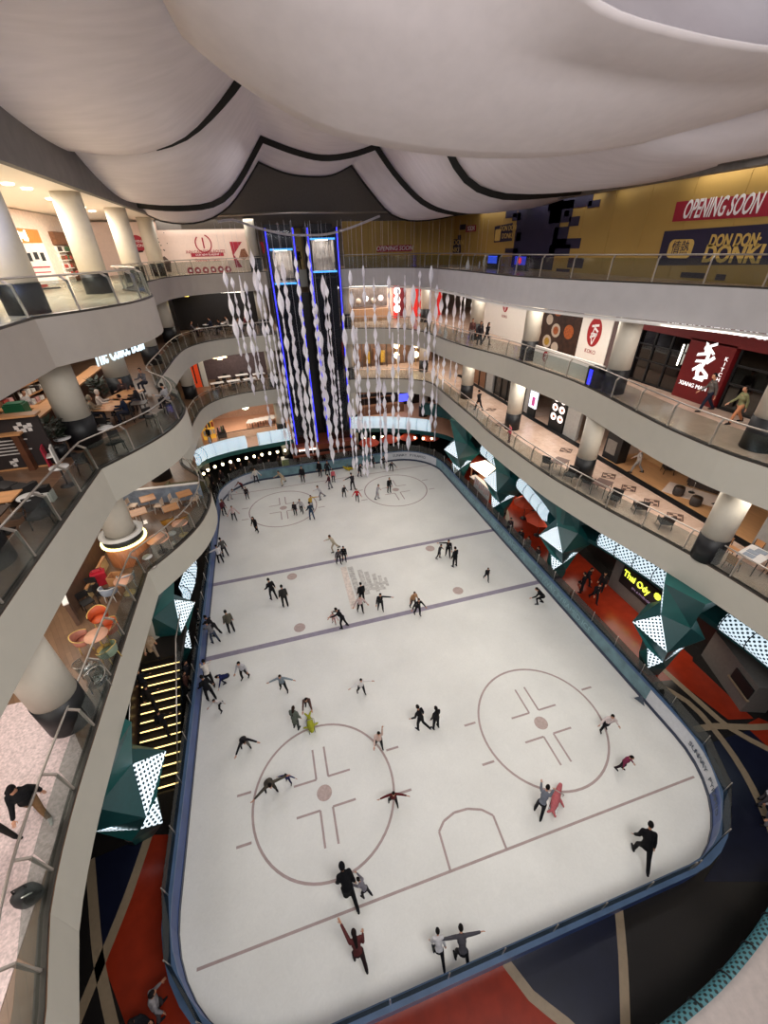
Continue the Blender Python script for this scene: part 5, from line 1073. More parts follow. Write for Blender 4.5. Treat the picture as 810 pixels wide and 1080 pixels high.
# showroom furniture
def sofa(m, w_=2.0):
    rt = empty('sofa'); mb_ = MB(); mb_.box((0, 0, .22), (w_, .85, .3)); mb_.build('base', m, rt)
    for k in range(2): mb_ = MB(); mb_.box((-w_/4+w_/2*k, -.05, .42), (w_/2-.06, .7, .14)); mb_.build('seat_cushion', m, rt)
    mb_ = MB(); mb_.box((0, .38, .55), (w_, .18, .5)); mb_.build('backrest', m, rt)
    for sx in (-1, 1): mb_ = MB(); mb_.box((sx*w_/2, 0, .42), (.16, .85, .4)); mb_.build('armrest', m, rt)
    for sx in (-1, 1):
        for sy in (-1, 1): mb_ = MB(); mb_.tube([(sx*w_*.45, sy*.35, 0), (sx*w_*.45, sy*.35, .09)], .025, 6); mb_.build('leg', BLACK, rt)
    return rt
SOFAB = mat('brown sofa cloth', '3c302b', rough=.8, var=.1)
put('sofa', lambda: sofa(SOFAB, 2.4), *(24.08,18.63), Z1+.015, -65, 'long dark brown sofa at the back of the first floor showroom', 'sofa'); put('sofa', None, *(23.23,14.19), Z1+.015, -65, 'dark brown sofa half hidden by the near right column, first floor showroom', 'sofa')
put('bw', None, *(22.58,16.72), Z1+.015, 60, 'dark lounge chair with a white paper on its back in the showroom', 'chair')
q = (22.94,17.00); mb = MB(); mb.box((0, 0, 0), (.24, .02, .34)); o = mb.build('paper_sheet', WHITE); o.location = (q[0]-.25, q[1]+.1, Z1+.72); o.rotation_euler = (R(-15), 0, R(60)); tag(o, 'white paper sheet on the dark lounge chair', 'paper')
DRUM = mat('drum weave', '3a3230', rough=.7, var=.3, scale=30)
def drum():
    rt = empty('drum_stool'); mb_ = MB(); mb_.lathe([(.24, 0), (.27, .1), (.27, .4), (.24, .46)], (0, 0, 0), 20); mb_.build('body', DRUM, rt); mb_ = MB(); mb_.lathe([(.25, .46), (.25, .49)], (0, 0, 0), 20); mb_.build('top', DKWOOD, rt); return rt
put('drum', drum, *(20.99,14.47), Z1+.03, 0, 'dark woven drum stool on the pale rug, left one', 'stool'); put('drum', None, *(20.93,13.34), Z1+.03, 0, 'dark woven drum stool on the pale rug, right one nearer the column', 'stool')
q = (21.63,14.27); mb = MB(); mb.box((0, 0, .008), (2.6, 1.5, .015)); o = mb.build('rug', mat('pale rug', 'd8c4b8', rough=.9, var=.05)); o.location = (q[0]+.15, q[1], Z1+.015); o.rotation_euler = (0, 0, R(-62)); tag(o, 'pale rug under the two drum stools in the showroom', 'rug')
rt = empty('table_lamp', (*(21.91,14.40), Z1+.03), 0, 'small black lamp with winged shade standing between the drum stools', 'lamp'); mb = MB(); mb.lathe([(.16, 0), (.16, .03), (.02, .05)], (0, 0, 0), 12); mb.build('base', BLACK, rt); mb = MB(); mb.tube([(0, 0, .05), (0, 0, .75)], .012, 6); mb.build('stem', STEEL, rt); mb = MB(); mb.add([(-.22, 0, .86), (.22, 0, .9), (.12, .1, .7), (-.1, -.1, .7), (0, .02, .78), (0, .0, .68)], [(0, 4, 3), (4, 1, 2), (4, 2, 5, 3), (0, 3, 5), (1, 5, 2)]); mb.build('lamp_shade', BLACK, rt)
put('t_dark', K['t_dark'], *(22.10,12.96), Z1+.015, 0, 'dark small table beside the half hidden sofa in the showroom', 'table')
# left first floor cafe
cl = empty('column_counter', (-7.65, 17.75, Z1), 0, 'timber clad round counter with a glowing ring and black band around the cafe column', 'counter')
def ringm(r0, r1, z0, z1): mb_ = MB(); mb_.lathe([(r1, z0), (r1, z1), (r0, z1), (r0, z0), (r1, z0)], (0, 0, 0), 32, cap=False); return mb_
ringm(.63, .86, 0, 1.05).build('timber_skirt', mat('orange timber', 'a86a44', rough=.4, var=.25, scale=3, scl=(6, 6, .6)), cl); ringm(.63, .95, 1.05, 1.12).build('glow_ring', emis('ring glow', 'fff0a0', 3.), cl); ringm(.63, .84, 1.12, 1.42).build('black_band', BLACK, cl); ringm(.63, .9, 1.42, 1.5).build('white_lip', WHITE, cl)
P('t_peachbig', (-6.3, 17.75), Z1, 0, 'big round peach table curving beside the column counter')
P('stool_w', (-5.81,18.25), Z1, 0, 'small white round stool at the big peach table, by the glass'); P('stool_w', (-6.61,16.64), Z1, 0, 'small white round stool nearest the kink of the rail')
P('t_peach', (-5.5, 18.9), Z1, 0, 'small round peach table between the big peach table and the rail')
for k, (q, rz, w_) in enumerate((((-7.56,22.09), 5, 'third from the nose, by the low wall'), ((-5.66,22.00), 5, 'nearest the nose of the gallery'), ((-6.18,20.65), 5, 'in front between two others'), ((-7.74,20.68), 5, 'leftmost, beside the column'))): P('t_tan', q, Z1, 20, 'square tan pedestal table, left first floor, '+w_, None, 'square tan cafe tables')
for k, (q, rz, w_) in enumerate((((-8.38,22.05), 80, 'left of the third tan table'), ((-6.99,21.60), -100, 'right of the third tan table'), ((-6.19,21.86), 80, 'left of the tan table nearest the nose'), ((-5.17,21.74), -100, 'right of the tan table nearest the nose'), ((-8.19,21.10), 80, 'behind the leftmost tan table'), ((-8.91,20.59), 30, 'at the far left under the second floor edge'))): P('pale', q, Z1, rz, 'pale cafe chair '+w_, None, 'pale cafe chairs')
for k, (q, w_) in enumerate((((-6.23,19.65), 'in the middle of the floor'), ((-5.53,19.61), 'nearer the glass'), ((-9.28,19.59), 'left of the column counter'))): P('must', q, Z1, 200, 'mustard yellow barrel chair %s, left first floor' % w_)
P('bar_blue', (-7.25,15.54), Z1, 200, 'white framed grey barrel chair by the rail, farther of two'); P('bar_blue', (-7.76,14.87), Z1, 170, 'white framed grey barrel chair left of the small peach tables')
P('t_peach', (-7.20,15.10), Z1, 0, 'small round peach table beside the grey barrel chairs'); P('bar_or', (-7.74,13.38), Z1, 10, 'orange barrel chair, farther of two on the left first floor'); P('bar_or', (-7.20,12.65), Z1, -60, 'orange barrel chair nearest the rail on the left first floor')
P('t_peach', (-7.43,12.18), Z1, 0, 'small round peach table among the orange and pink chairs'); P('bar_pk', (-7.97,12.34), Z1, 100, 'dusty pink barrel chair left of a peach table'); P('bar_gr', (-6.99,11.54), Z1, -120, 'sage green barrel chair by the rail glass')
P('wire', (-7.49,11.05), Z1, 150, 'clear shell chair with steel rim behind the big near column'); P('wire', (-7.02,10.35), Z1, -30, 'clear shell chair with steel rim nearest the rail by the big near column')
LW = mat('low wall print', '8c98a8', rough=.5, var=.3, scale=3)
def lowwall(pts, z, h, label, m, cap, th=.14):
    rt = empty('low_wall', (*pts[0], z), 0, label, 'low wall'); loc = [(p[0]-pts[0][0], p[1]-pts[0][1]) for p in pts]
    mb_ = MB(); mb_.sweep(loc, [(-th/2, 0), (th/2, 0), (th/2, h), (-th/2, h)]); mb_.build('wall_body', m, rt); mb_ = MB(); mb_.sweep(loc, [(-th/2-.02, h), (th/2+.02, h), (th/2+.02, h+.05), (-th/2-.02, h+.05)]); mb_.build('cap', cap, rt); return rt
lowwall([(-9.4, 22.9), (-4.85, 22.55)], Z1, .95, 'low grey printed wall with a white cap across the left first floor cafe', LW, WHITE)
lowwall([(-9.05, 19.0), (-9.05, 14.4), (-8.7, 13.7)], Z1, 1.1, 'low brown wall with a white cap along the back of the left first floor cafe', mat('brown pony wall', '6e5546', rough=.5, var=.15), WHITE)
lowwall([(-8.6, 17.4), (-8.7, 15.2)], Z1, .5, 'short pale yellow divider strip near the column counter', mat('pale yellow strip', 'e8cf98', rough=.5), TANW, .08)
rt = put('sofa2', lambda: sofa(mat('olive sofa', '5a5238', rough=.8), 2.2), -5.75, 23.6, Z1, 176, 'olive bench sofa with a tan back behind the low printed wall', 'sofa')
for k, (x, y, z) in enumerate(((-8.55, 15.3, 0), (-8.5, 14.5, 0), (-8.0, 14.9, 0))): put('blk', K['blk'], x, y, Z1, 40*k, 'black chair in the dark cluster by the low brown wall, %s' % ['farthest', 'nearest', 'on the aisle side'][k], 'chair', 'black chairs by the low wall')
rt = empty('red_bag', (-8.5, 16.1, Z1), R(20), 'bright red folded bag on the dark chair cluster', 'bag'); mb = MB(); mb.box((0, 0, .55), (.55, .4, .12)); mb.box((0, .1, .64), (.4, .25, .08)); mb.box((0, 0, .25), (.5, .36, .5)); mb.build('body', mat('bag red', 'b81c30', rough=.6), rt); mb = MB(); mb.tube([(-.15, 0, .66), (-.15, .02, .8), (.15, .02, .8), (.15, 0, .66)], .015, 6); mb.build('handle', BLACK, rt)
rt = empty('crate', (-7.8, 15.8, Z1), R(-10), 'small tan crate standing beside the red bag', 'crate'); mb = MB(); mb.sweep([(-.2, -.2), (.2, -.2), (.2, .2), (-.2, .2)], [(0, 0), (.03, 0), (.03, .55), (0, .55)], closed=True); mb.box((0, 0, .02), (.4, .4, .04)); mb.build('body', TANW, rt)
# left second floor cafe
mbd = empty('menu_wall', (-9.3, 17.35, Z2), 0, 'dark menu board wall with pale chalk writing in the left second floor cafe', 'menu board'); mb = MB(); mb.box((-.7, 0, 1.0), (3.2, .12, 2.0)); mb.build('board', mat('menu black', '2a2222', rough=.6), mbd); mb = MB(); mb.box((-.7, 0, 2.03), (3.3, .5, .07)); mb.box((-.7, 0, .03), (3.25, .16, .06)); mb.build('timber_cap', TANW, mbd)
CH = mat('chalk white', 'd0c8c4', rough=.8); 
mb = MB()
for k in range(5): mb.box((-.5, -.065, 1.15-.13*k), (1.5-.2*(k % 3), .008, .04))
for u_, v_ in ((-.6, .3), (-.45, .38), (-.55, .2), (-1.2, 1.6), (-1.05, 1.68), (-.9, 1.55), (-1.1, 1.5), (-.75, 1.62), (-.95, 1.42), (.1, 1.6), (.25, 1.72), (.4, 1.6), (.3, 1.48), (.55, 1.66), (.5, 1.5), (.15, 1.45)): mb.box((u_, -.065, v_), (.14, .008, .14))
mb.build('chalk_lines', CH, mbd)
ct = empty('cafe_counter', (-9.2, 21, Z2), 0, 'long timber cafe counter with planters on the left second floor', 'counter'); mb = MB(); mb.box((-.05, 1.5, .7), (.2, 11, 1.4)); mb.build('front_panel', mat('counter timber', '5a3624', rough=.45, var=.2, scale=2, scl=(1, 6, 1)), ct); mb = MB(); mb.box((-.2, 1.5, 1.43), (.7, 11, .07)); mb.build('worktop', TANW, ct); mb = MB(); mb.box((-1.6, -3.4, 1.35), (2.6, .5, .06)); mb.build('side_shelf', TANW, ct); mb = MB(); mb.box((-1.6, -.2, 1.35), (2.6, .5, .06)); mb.build('side_shelf', TANW, ct)
GRN = mat('green crate', '1f6a44', rough=.5)
for k, (x, y, l_) in enumerate(((-9.9, 19.3, 'nearer the menu wall'), (-9.6, 22.6, 'nearer the column'))): mb = MB(); mb.box((0, 0, .25), (.7, .5, .45)); mb.box((0, 0, .5), (.6, .4, .06)); o = mb.build('green_box', GRN); o.location = (x, y, Z2+1.47); tag(o, 'green box on the cafe counter, %s' % l_, 'box')
LEAF = mat('dark leaves', '1c2a18', rough=.6, var=.4, scale=8)
def plant(h, r_, n):
    rt = empty('potted_plant'); mb_ = MB(); mb_.lathe([(.2, 0), (.27, .45), (.24, .45), (.22, .4)], (0, 0, 0), 14); mb_.build('pot', BLACK, rt); mb_ = MB()
    for k in range(n):
        a = rng.uniform(0, 6.28); t = rng.uniform(.1, 1); e_ = rng.uniform(.3, 1); c_ = Vector((math.cos(a)*r_*t*.6, math.sin(a)*r_*t*.6, .45+h*e_*.8)); d = Vector((math.cos(a), math.sin(a), rng.uniform(-.2, .8))).normalized(); s_ = d.cross(Vector((0, 0, 1))).normalized()*.07; l_ = rng.uniform(.25, .45)
        mb_.face([c_, c_+d*l_*.5+s_, c_+d*l_, c_+d*l_*.5-s_])
    mb_.build('leaves', LEAF, rt); mb_ = MB(); [mb_.tube([(0, 0, .4), (.1*math.cos(a), .1*math.sin(a), .45+h*.8)], .015, 5) for a in (0, 2, 4)]; mb_.build('stem', DKWOOD, rt); return rt
for k, (q, l_) in enumerate((((-8.55, 18.1), 'beside the menu wall end, left second floor'), ((-8.5, 24.2), 'under the white cafe lettering'), ((-8.5, 21.0), 'behind the big column'), ((-8.5, 28.3), 'at the far end of the cafe counter'))): put('plant%d' % (k % 2), lambda: plant(1.3, .42, 150), q[0], q[1], Z2, 70*k, 'dark leafy potted plant %s' % l_, 'plant')
for k, (x, y) in enumerate(((-12.4, 20.5), (-12.6, 23), (-12.2, 25.5), (-13.6, 27.5))):
    rt = empty('display_shelf', (x, y, Z2), R(80), 'crowded shelf of pale goods behind the cafe counter, %s' % ['nearest', 'second', 'third', 'farthest'][k], 'shelf', 'crowded cafe shelves')
    for j in range(4): mb = MB(); mb.box((0, 0, .3+.5*j), (2.2, .5, .05)); s_ = mb.build('shelf_board', TANW, rt); 
    for j in range(4):
        for i in range(6): mb = MB(); mb.box((-.9+.36*i, 0, .44+.5*j), (.2+.1*rng.random(), .35, .16+.16*rng.random())); mb.build('goods', GOODS[[2, 3, 0, 2, 4, 1][rng.randrange(6)]], rt)
    for sx in (-1, 1): mb = MB(); mb.box((sx*1.1, 0, 1.05), (.05, .5, 2.1)); mb.build('upright', DKWOOD, rt)
P('t_long', (-7.55, 22.1), Z2, -20, 'long timber table with three guests beside the second floor column'); P('t_long', (-7.3, 24.0), Z2, -20, 'long timber table farther along the counter, left second floor')
for k, (x, y, rz, w_) in enumerate(((-8.3, 21.8, 100, 'counter side of the long table'), (-6.8, 21.5, -80, 'rail side of the long table, nearer'), (-6.6, 23.2, -80, 'rail side of the long table, farther'), (-7.4, 20.2, 170, 'near end of the long table'), (-6.4, 17.9, 30, 'alone near the kink of the rail'), (-7.2, 16.2, 200, 'by the small round tables'), (-5.6, 20.6, 40, 'beside the glass near the nose'), (-5.1, 22.3, 120, 'at the nose of the second floor'), (-5.6, 24.4, 180, 'past the nose of the second floor'))): put('blk', K['blk'], x, y, Z2, rz, 'black cafe chair at the %s' % w_ if 'table' in w_ and 'tables' not in w_ else 'black cafe chair %s' % w_, 'chair')
for k, (q, w_) in enumerate((((-7.49,15.22), 'near the kink of the rail'), ((-7.64,13.17), 'second along the near rail'), ((-8.34,18.15), 'beside the potted plant'), ((-6.31,22.10), 'at the nose of the gallery'), ((-6.98,18.89), 'between the column and the glass'))): P('t_rw' if k != 3 else 't_dark', q, Z2, 0, 'small round cafe table on the left second floor, '+w_, None, 'small round cafe tables')
put('sofa3', lambda: sofa(mat('black sofa', '201c1c', rough=.7), 1.5), -8.9, 14.6, Z2, 150, 'black sofa below the menu wall, left second floor', 'sofa'); P('t_tan', (-8.4, 13.4), Z2, 0, 'square tan table before the black sofa, left second floor')
put('bw', None, -7.35, 12.7, Z2, 20, 'dark armchair by the near left second floor rail', 'chair'); P('t_dark', (-8.3, 12.5), Z2, 0, 'dark square table beside the near left armchair')
mb = MB(); mb.box((0, 0, .18), (.4, .3, .36), mi=0); mb.box((0, 0, .45), (.36, .26, .2), mi=1); o = mb.build('tote_bag', [WHITE, BLACK]); o.location = (*(-7.74,14.22), Z2); tag(o, 'black and white bag standing on the floor by the near left second floor rail', 'bag')
rt = empty('red_stool', (-8.6, 17.0, Z2), R(15), 'red and white folding stand beside the menu wall', 'stand'); mb = MB(); mb.box((0, 0, .45), (.05, .5, .9)); mb.build('red_panel', REDB, rt); mb = MB(); mb.box((.25, 0, .42), (.05, .5, .85)); mb.box((.12, 0, .5), (.3, .45, .04)); mb.build('white_frame', WHITE, rt)
cs = empty('neon_sign', (-7.0, 24.5, 16.0), 0, 'white glowing script sign hanging below the left third floor edge', 'sign'); text('The Coffee Bean', 1.4, emis('neon white', 'd8f2ff', 1.3), cs, frameM((0, 0, 0), (.33, .94, 0), (0, 0, 1)), .03, 'lettering', sx=.43, shear=.25); mb = MB(); mb.tube([(-.7, -1.9, .45), (.7, 1.9, .45)], .02, 6); mb.tube([(-.5, -1.4, .45), (-.5, -1.4, .9)], .015, 5); mb.tube([(.5, 1.4, .45), (.5, 1.4, .9)], .015, 5); mb.build('hanger', BLACK, cs)
# far left corners
for k, (x, y) in enumerate(((-5.2, 45.3), (-3.6, 45.6), (-2.0, 45.8), (-4.6, 47.6), (-2.8, 47.8), (-1.0, 47.6))):
    P('t_white', (x, y), Z1, 12, 'white topped table in the far left first floor restaurant, %s' % ['front row left', 'front row middle', 'front row right', 'back row left', 'back row middle', 'back row right'][k], None, 'white topped tables')
    for s_, (dy, rz) in enumerate(((.65, 0), (-.65, 180))): put('blk', K['blk'], x, y+dy, Z1, rz, 'black chair at a white topped table, far left first floor, %s, %s side' % (['front left', 'front middle', 'front right', 'back left', 'back middle', 'back right'][k], ['wall', 'rail'][s_]), 'chair', 'black chairs at white topped tables')
for k, (x, y) in enumerate(((-5.8, 45.2), (-4.2, 45.6), (-2.6, 45.8), (-5.2, 47.4), (-3.6, 47.6), (-1.8, 47.4))):
    P('t_rw', (x, y), Z2, 0, 'small pale table in the dark far left second floor restaurant, %s' % ['front row left', 'front row middle', 'front row right', 'back row left', 'back row middle', 'back row right'][k], None, 'small pale tables')
    for s_, (dx, rz) in enumerate(((.5, -90), (-.5, 90))): put('blk', K['blk'], x+dx, y, Z2, rz, 'dark chair in the far left second floor restaurant, %s, %s side' % (['front left', 'front middle', 'front right', 'back left', 'back middle', 'back right'][k], ['right', 'left'][s_]), 'chair', 'dark restaurant chairs')
for k in range(6): P('t_white', (-2.9+.62*k, 47.6+.16*k), ZG, 78, 'white and black table, %s from the left in the far left mezzanine row' % ['first', 'second', 'third', 'fourth', 'fifth', 'sixth'][k], None, 'row of white and black tables')
lowwall([(-6.4, 43.9), (-3.9, 44.5), (-.2, 44.9)], ZG, .9, 'thin dark rail across the pink far left mezzanine floor', CLEAR, BLACK, .04)
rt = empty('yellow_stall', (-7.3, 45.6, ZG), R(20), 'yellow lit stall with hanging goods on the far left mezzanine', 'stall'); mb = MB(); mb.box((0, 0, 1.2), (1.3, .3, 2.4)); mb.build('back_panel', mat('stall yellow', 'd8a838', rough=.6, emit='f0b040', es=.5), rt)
for k in range(8): mb = MB(); mb.box((-.5+.33*(k % 4), -.25, .8+.8*(k//4)), (.2, .2, .5)); mb.build('goods', GOODS[rng.randrange(6)], rt)
rt = empty('goods_cart', (-5.9, 44.6, ZG), R(10), 'dark wheeled cart hung with small goods on the far left mezzanine', 'cart'); mb = MB(); mb.box((0, 0, .7), (.9, .6, .7)); mb.build('body', DKWOOD, rt)
for k in range(4): mb = MB(); mb.box((-.3+.2*k, -.2+.12*k, 1.3), (.16, .2, .5)); mb.build('goods', GOODS[(k*2+1) % 6], rt)
for sx in (-1, 1):
    for sy in (-1, 1): mb = MB(); mb.lathe([(.12, -.03), (.12, .03)], (0, 0, 0), 12); o = mb.build('wheel', BLACK, rt); o.rotation_euler = (0, R(90), 0); o.location = (sx*.38, sy*.25, .12)
# big dark bin on the near left first floor, by the rail
rt = empty('dark_bag', (-7.05, 5.0, Z1), R(15), 'dark rounded bag with a pale paper standing behind the near left first floor rail', 'bag'); mb = MB(); mb.lathe([(.05, 0), (.24, .02), (.27, .2), (.24, .4), (.14, .52), (.03, .55)], (0, 0, 0), 16, sq=(1, .7)); mb.build('body', mat('bag dark', '1a1d1f', rough=.6), rt); mb = MB(); mb.tube([(-.12, 0, .5), (-.1, 0, .66), (.1, 0, .66), (.12, 0, .5)], .018, 6); mb.build('handle', BLACK, rt); mb = MB(); mb.box((.12, -.15, .5), (.13, .02, .18), M=Matrix.Rotation(R(25), 3, 'X')); mb.build('paper', WHITE, rt)
# ================================================================== PEOPLE
CLOTH = {}
def cl(h):
    if h not in CLOTH: CLOTH[h] = mat('cloth '+h, h, rough=.85, spec=.2, var=.12, scale=14)
    return CLOTH[h]
def remesh(mb, name, m, parent, vox, extra=None):
    """fuse the overlapping limbs into one continuous surface"""
    o = mb.build(name, m, None)
    md = o.modifiers.new('fuse', 'REMESH'); md.mode = 'VOXEL'; md.voxel_size = vox; md.use_smooth_shade = True
    sm_ = o.modifiers.new('smooth', 'SMOOTH'); sm_.factor = .5; sm_.iterations = 3
    dg = bpy.context.evaluated_depsgraph_get(); me = bpy.data.meshes.new_from_object(o.evaluated_get(dg)); old = o.data
    o.modifiers.clear(); o.data = me; bpy.data.meshes.remove(old); me.name = name
    if extra is not None:
        bm = bmesh.new(); bm.from_mesh(me); ex = bpy.data.meshes.new('x'); ex.from_pydata(extra.v, [], extra.f); ex.polygons.foreach_set('material_index', extra.m); ex.polygons.foreach_set('use_smooth', [True]*len(extra.f)); bm.from_mesh(ex); bm.to_mesh(me); bm.free(); bpy.data.meshes.remove(ex)
    me.materials.clear()
    for q in (m if isinstance(m, (list, tuple)) else [m]): me.materials.append(q)
    o.parent = parent; return o
POSES = {  # lean, (hip flex, knee) left / right, spread, arms: (out, fwd, elbow)
 'stand': (3, (2, 4), (-2, 4), .06, (8, 4, 15), (8, 4, 15)),
 'glide': (10, (10, 18), (-8, 10), .09, (14, 12, 35), (14, -6, 25)),
 'walk': (5, (22, 12), (-20, 16), .06, (8, -22, 20), (8, 24, 25)),
 'stride': (20, (30, 40), (-30, 10), .10, (22, -30, 20), (22, 36, 40)),
 'arms': (8, (8, 12), (-10, 14), .16, (66, 10, 10), (66, 10, 10)),
 'lowarms': (8, (8, 12), (-8, 14), .10, (32, 12, 15), (32, 12, 15)),
 'reachR': (8, (8, 14), (-6, 12), .09, (12, 10, 20), (80, 15, 5)),
 'reachL': (8, (8, 14), (-6, 12), .09, (80, 15, 5), (12, 10, 20)),
 'raise': (6, (10, 18), (-12, 14), .10, (176, 4, 2), (14, 30, 60)),
 'bend': (48, (16, 28), (-8, 16), .12, (40, 40, 10), (40, 40, 10)),
 'wide': (42, (16, 28), (-8, 16), .14, (70, 20, 8), (70, 30, 8)),
 'push': (30, (12, 22), (-12, 14), .09, (8, 60, 15), (8, 60, 15)),
 'crouch': (45, (62, 78), (20, 60), .14, (20, 50, 40), (20, -20, 20)),
 'fall': (75, (85, 110), (75, 120), .14, (60, 70, 10), (40, 60, 10)),
 'kick': (14, (6, 12), (-12, 70), .06, (14, 10, 35), (14, -10, 25)),
 'long': (34, (22, 24), (-34, 6), .07, (10, 6, 25), (10, -14, 20)),
 'point': (26, (14, 20), (-22, 8), .08, (16, 135, 2), (10, -5, 70)),
 'sit': (4, (88, 90), (86, 88), .12, (10, 35, 60), (10, 35, 60)),
}
def person(q, z, h, face, pose, top, leg, hair, label, skates=True, hairstyle='short', shoe='1a1a1e', skin=None, coat=0, group=None, cat_='person', seat=None, flip=False):
    lean, Lg, Rg, spread, aL, aR = POSES[pose]
    if flip: Lg, Rg, aL, aR = Rg, Lg, aR, aL
    if skates:
        cx, cy = min(max(q[0], RX0+4.2), RX1-4.2), min(max(q[1], RY0+4.2), RY1-4.2); dx, dy = q[0]-cx, q[1]-cy; L_ = math.hypot(dx, dy); lim = 4.2-.42
        if L_ > lim: q = (cx+dx*lim/L_, cy+dy*lim/L_)
    rt = empty('person', (q[0], q[1], z), R(face), label, cat_, group)
    s = h/1.7; V = Vector; sole = .09 if skates else .02
    X, Y, Z = V((1, 0, 0)), V((0, 1, 0)), V((0, 0, 1))
    TL, SL, HIP = .43*s, .41*s, .095*s
    def legdir(sgn, flex, knee):
        d1 = Matrix.Rotation(R(flex), 3, 'X') @ V((sgn*spread, 0, -1)).normalized(); d2 = Matrix.Rotation(R(flex-knee), 3, 'X') @ V((sgn*spread*.7, 0, -1)).normalized()
        return d1, d2
    legs_ = []
    for sgn, (fx, kn) in ((-1, Lg), (1, Rg)):
        d1, d2 = legdir(sgn, fx, kn); hp = V((sgn*HIP, 0, 0)); k_ = hp+d1*TL; a_ = k_+d2*SL; legs_.append((hp, k_, a_, d2))
    low = min(a_.z for _, _, a_, _ in legs_); ht = -low+sole+.07*s
    if seat is not None: ht = seat+.1
    P0_ = V((0, -.18*math.sin(R(lean))*s, ht))
    legs_ = [(a+P0_, b_+P0_, c+P0_, d) for a, b_, c, d in legs_]
    B = Matrix.Rotation(-R(lean), 3, 'X')
    tor = lambda x, y, zz: P0_+B @ V((x*s, y*s, zz*s))
    neck = tor(0, .01, .56); hc = P0_+B @ V((0, .03*s, .56*s))+Matrix.Rotation(-R(lean*.45), 3, 'X') @ V((0, .03*s, .165*s))
    HB = Matrix.Rotation(-R(lean*.35), 3, 'X')
    arms_ = []
    for sgn, (out, fw, el) in ((-1, aL), (1, aR)):
        sh = tor(sgn*.175, 0, .47)
        d1 = B.lerp(Matrix.Identity(3), .6) @ (Matrix.Rotation(R(fw), 3, 'X') @ (Matrix.Rotation(R(-sgn*out), 3, 'Y') @ V((0, 0, -1))))
        ax = X; d2 = Matrix.Rotation(R(el), 3, ax) @ d1
        e_ = sh+d1*.29*s; w_ = e_+d2*.25*s; arms_.append((sh, e_, w_, d2))
    vox = .021 if h > 1.3 else .018
    skm = skin or SKIN
    # body
    b = MB()
    b.limb([tor(0, 0, -.02), tor(0, .0, .2), tor(0, 0, .42)], [.105*s, .1*s, .12*s], 10); b.limb([tor(-.13, 0, .45), tor(.13, 0, .45)], [.06*s, .06*s], 8)
    b.limb([tor(0, 0, .45), neck, hc], [.055*s, .05*s, .055*s], 10)
    b.ell(hc+V((0, 0, .02*s)), (.078*s, .098*s, .118*s), 14, 10, 0, HB); b.ell(hc+HB @ V((0, .04*s, -.055*s)), (.055*s, .055*s, .06*s), 10, 7, 0, HB)
    b.limb([hc+HB @ V((0, .085*s, .02*s)), hc+HB @ V((0, .112*s, -.018*s))], [.012*s, .018*s], 6)
    for sg in (-1, 1): b.ell(hc+HB @ V((sg*.08*s, -.005*s, .0)), (.013*s, .022*s, .034*s), 8, 6, 0, HB)
    for sh, e_, w_, d in arms_: b.limb([sh, e_, w_, w_+d*.05*s], [.045*s, .038*s, .028*s, .03*s], 8)
    for hp, k_, a_, d in legs_: b.limb([hp, k_, a_], [.075*s, .052*s, .038*s], 8)
    x = MB()
    for sg in (-1, 1): x.ell(hc+HB @ V((sg*.033*s, .091*s, .022*s)), (.013*s, .009*s, .009*s), 8, 5, 1)
    x.ell(hc+HB @ V((0, .09*s, -.066*s)), (.025*s, .009*s, .007*s), 8, 5, 2)
    for (sh, e_, w_, d), sg in zip(arms_, (-1, 1)):
        p = w_+d*.06*s; side = d.cross(Y if abs(d.y) < .8 else Z).normalized()*sg; nrm = d.cross(side).normalized()
        c_ = p+d*.035*s
        M = Matrix((side, nrm, d)).transposed(); x.ell(c_, (.042*s, .018*s, .05*s), 8, 6, 0, M)
        for j, (o_, l_) in enumerate(((-.03, .07), (-.01, .08), (.01, .076), (.03, .06))):
            r0 = p+d*.075*s+side*o_*s; x.limb([r0, r0+d*l_*.5*s+nrm*.006*s, r0+d*l_*s+nrm*.022*s], [.0095*s, .0085*s, .007*s], 5)
        t0 = p+d*.02*s-side*.036*s*sg*sg; x.limb([t0, t0-side*.03*s+d*.025*s, t0-side*.032*s+d*.055*s], [.011*s, .009*s, .008*s], 5)
    remesh(b, 'body', [skm, EYE, cl('8a4a44')], rt, vox, x)
    # top
    t = MB(); bulk = 1+.12*coat
    t.limb([tor(0, 0, .0), tor(0, 0, .15), tor(0, 0, .32), tor(0, -.005, .46)], [.132*s*bulk, .128*s*bulk, .145*s*bulk, .11*s*bulk], 12); t.limb([tor(-.05, .03, .30), tor(.05, .03, .30)], [.12*s*bulk]*2, 10)
    t.limb([tor(-.15, 0, .455), tor(.15, 0, .455)], [.075*s*bulk]*2, 10); t.limb([tor(0, 0, .46), tor(0, .005, .525)], [.08*s, .062*s], 10)
    t.limb([tor(-.05, 0, .02), tor(.05, 0, .02)], [.125*s*bulk]*2, 10)
    for sh, e_, w_, d in arms_: t.limb([sh, e_, w_+d*.0], [.068*s*bulk, .058*s*bulk, .047*s*bulk], 10)
    if coat > 1:
        hem = (legs_[0][1]+legs_[1][1])/2; t.limb([tor(-.04, 0, .02), hem+V((-.07*s, 0, .05))], [.12*s, .13*s], 10); t.limb([tor(.04, 0, .02), hem+V((.06*s, 0, .05))], [.12*s, .13*s], 10)
    remesh(t, 'coat' if coat > 1 else 'jacket', cl(top), rt, vox)
    g = MB(); g.limb([tor(-.05, 0, -.02), tor(.05, 0, -.02)], [.125*s]*2, 10); g.limb([tor(0, 0, -.04), tor(0, 0, .07)], [.13*s, .12*s], 10)
    for hp, k_, a_, d in legs_: g.limb([hp, k_, a_-d*.02*s], [.1*s, .072*s, .06*s], 10)
    remesh(g, 'trousers', cl(leg), rt, vox)
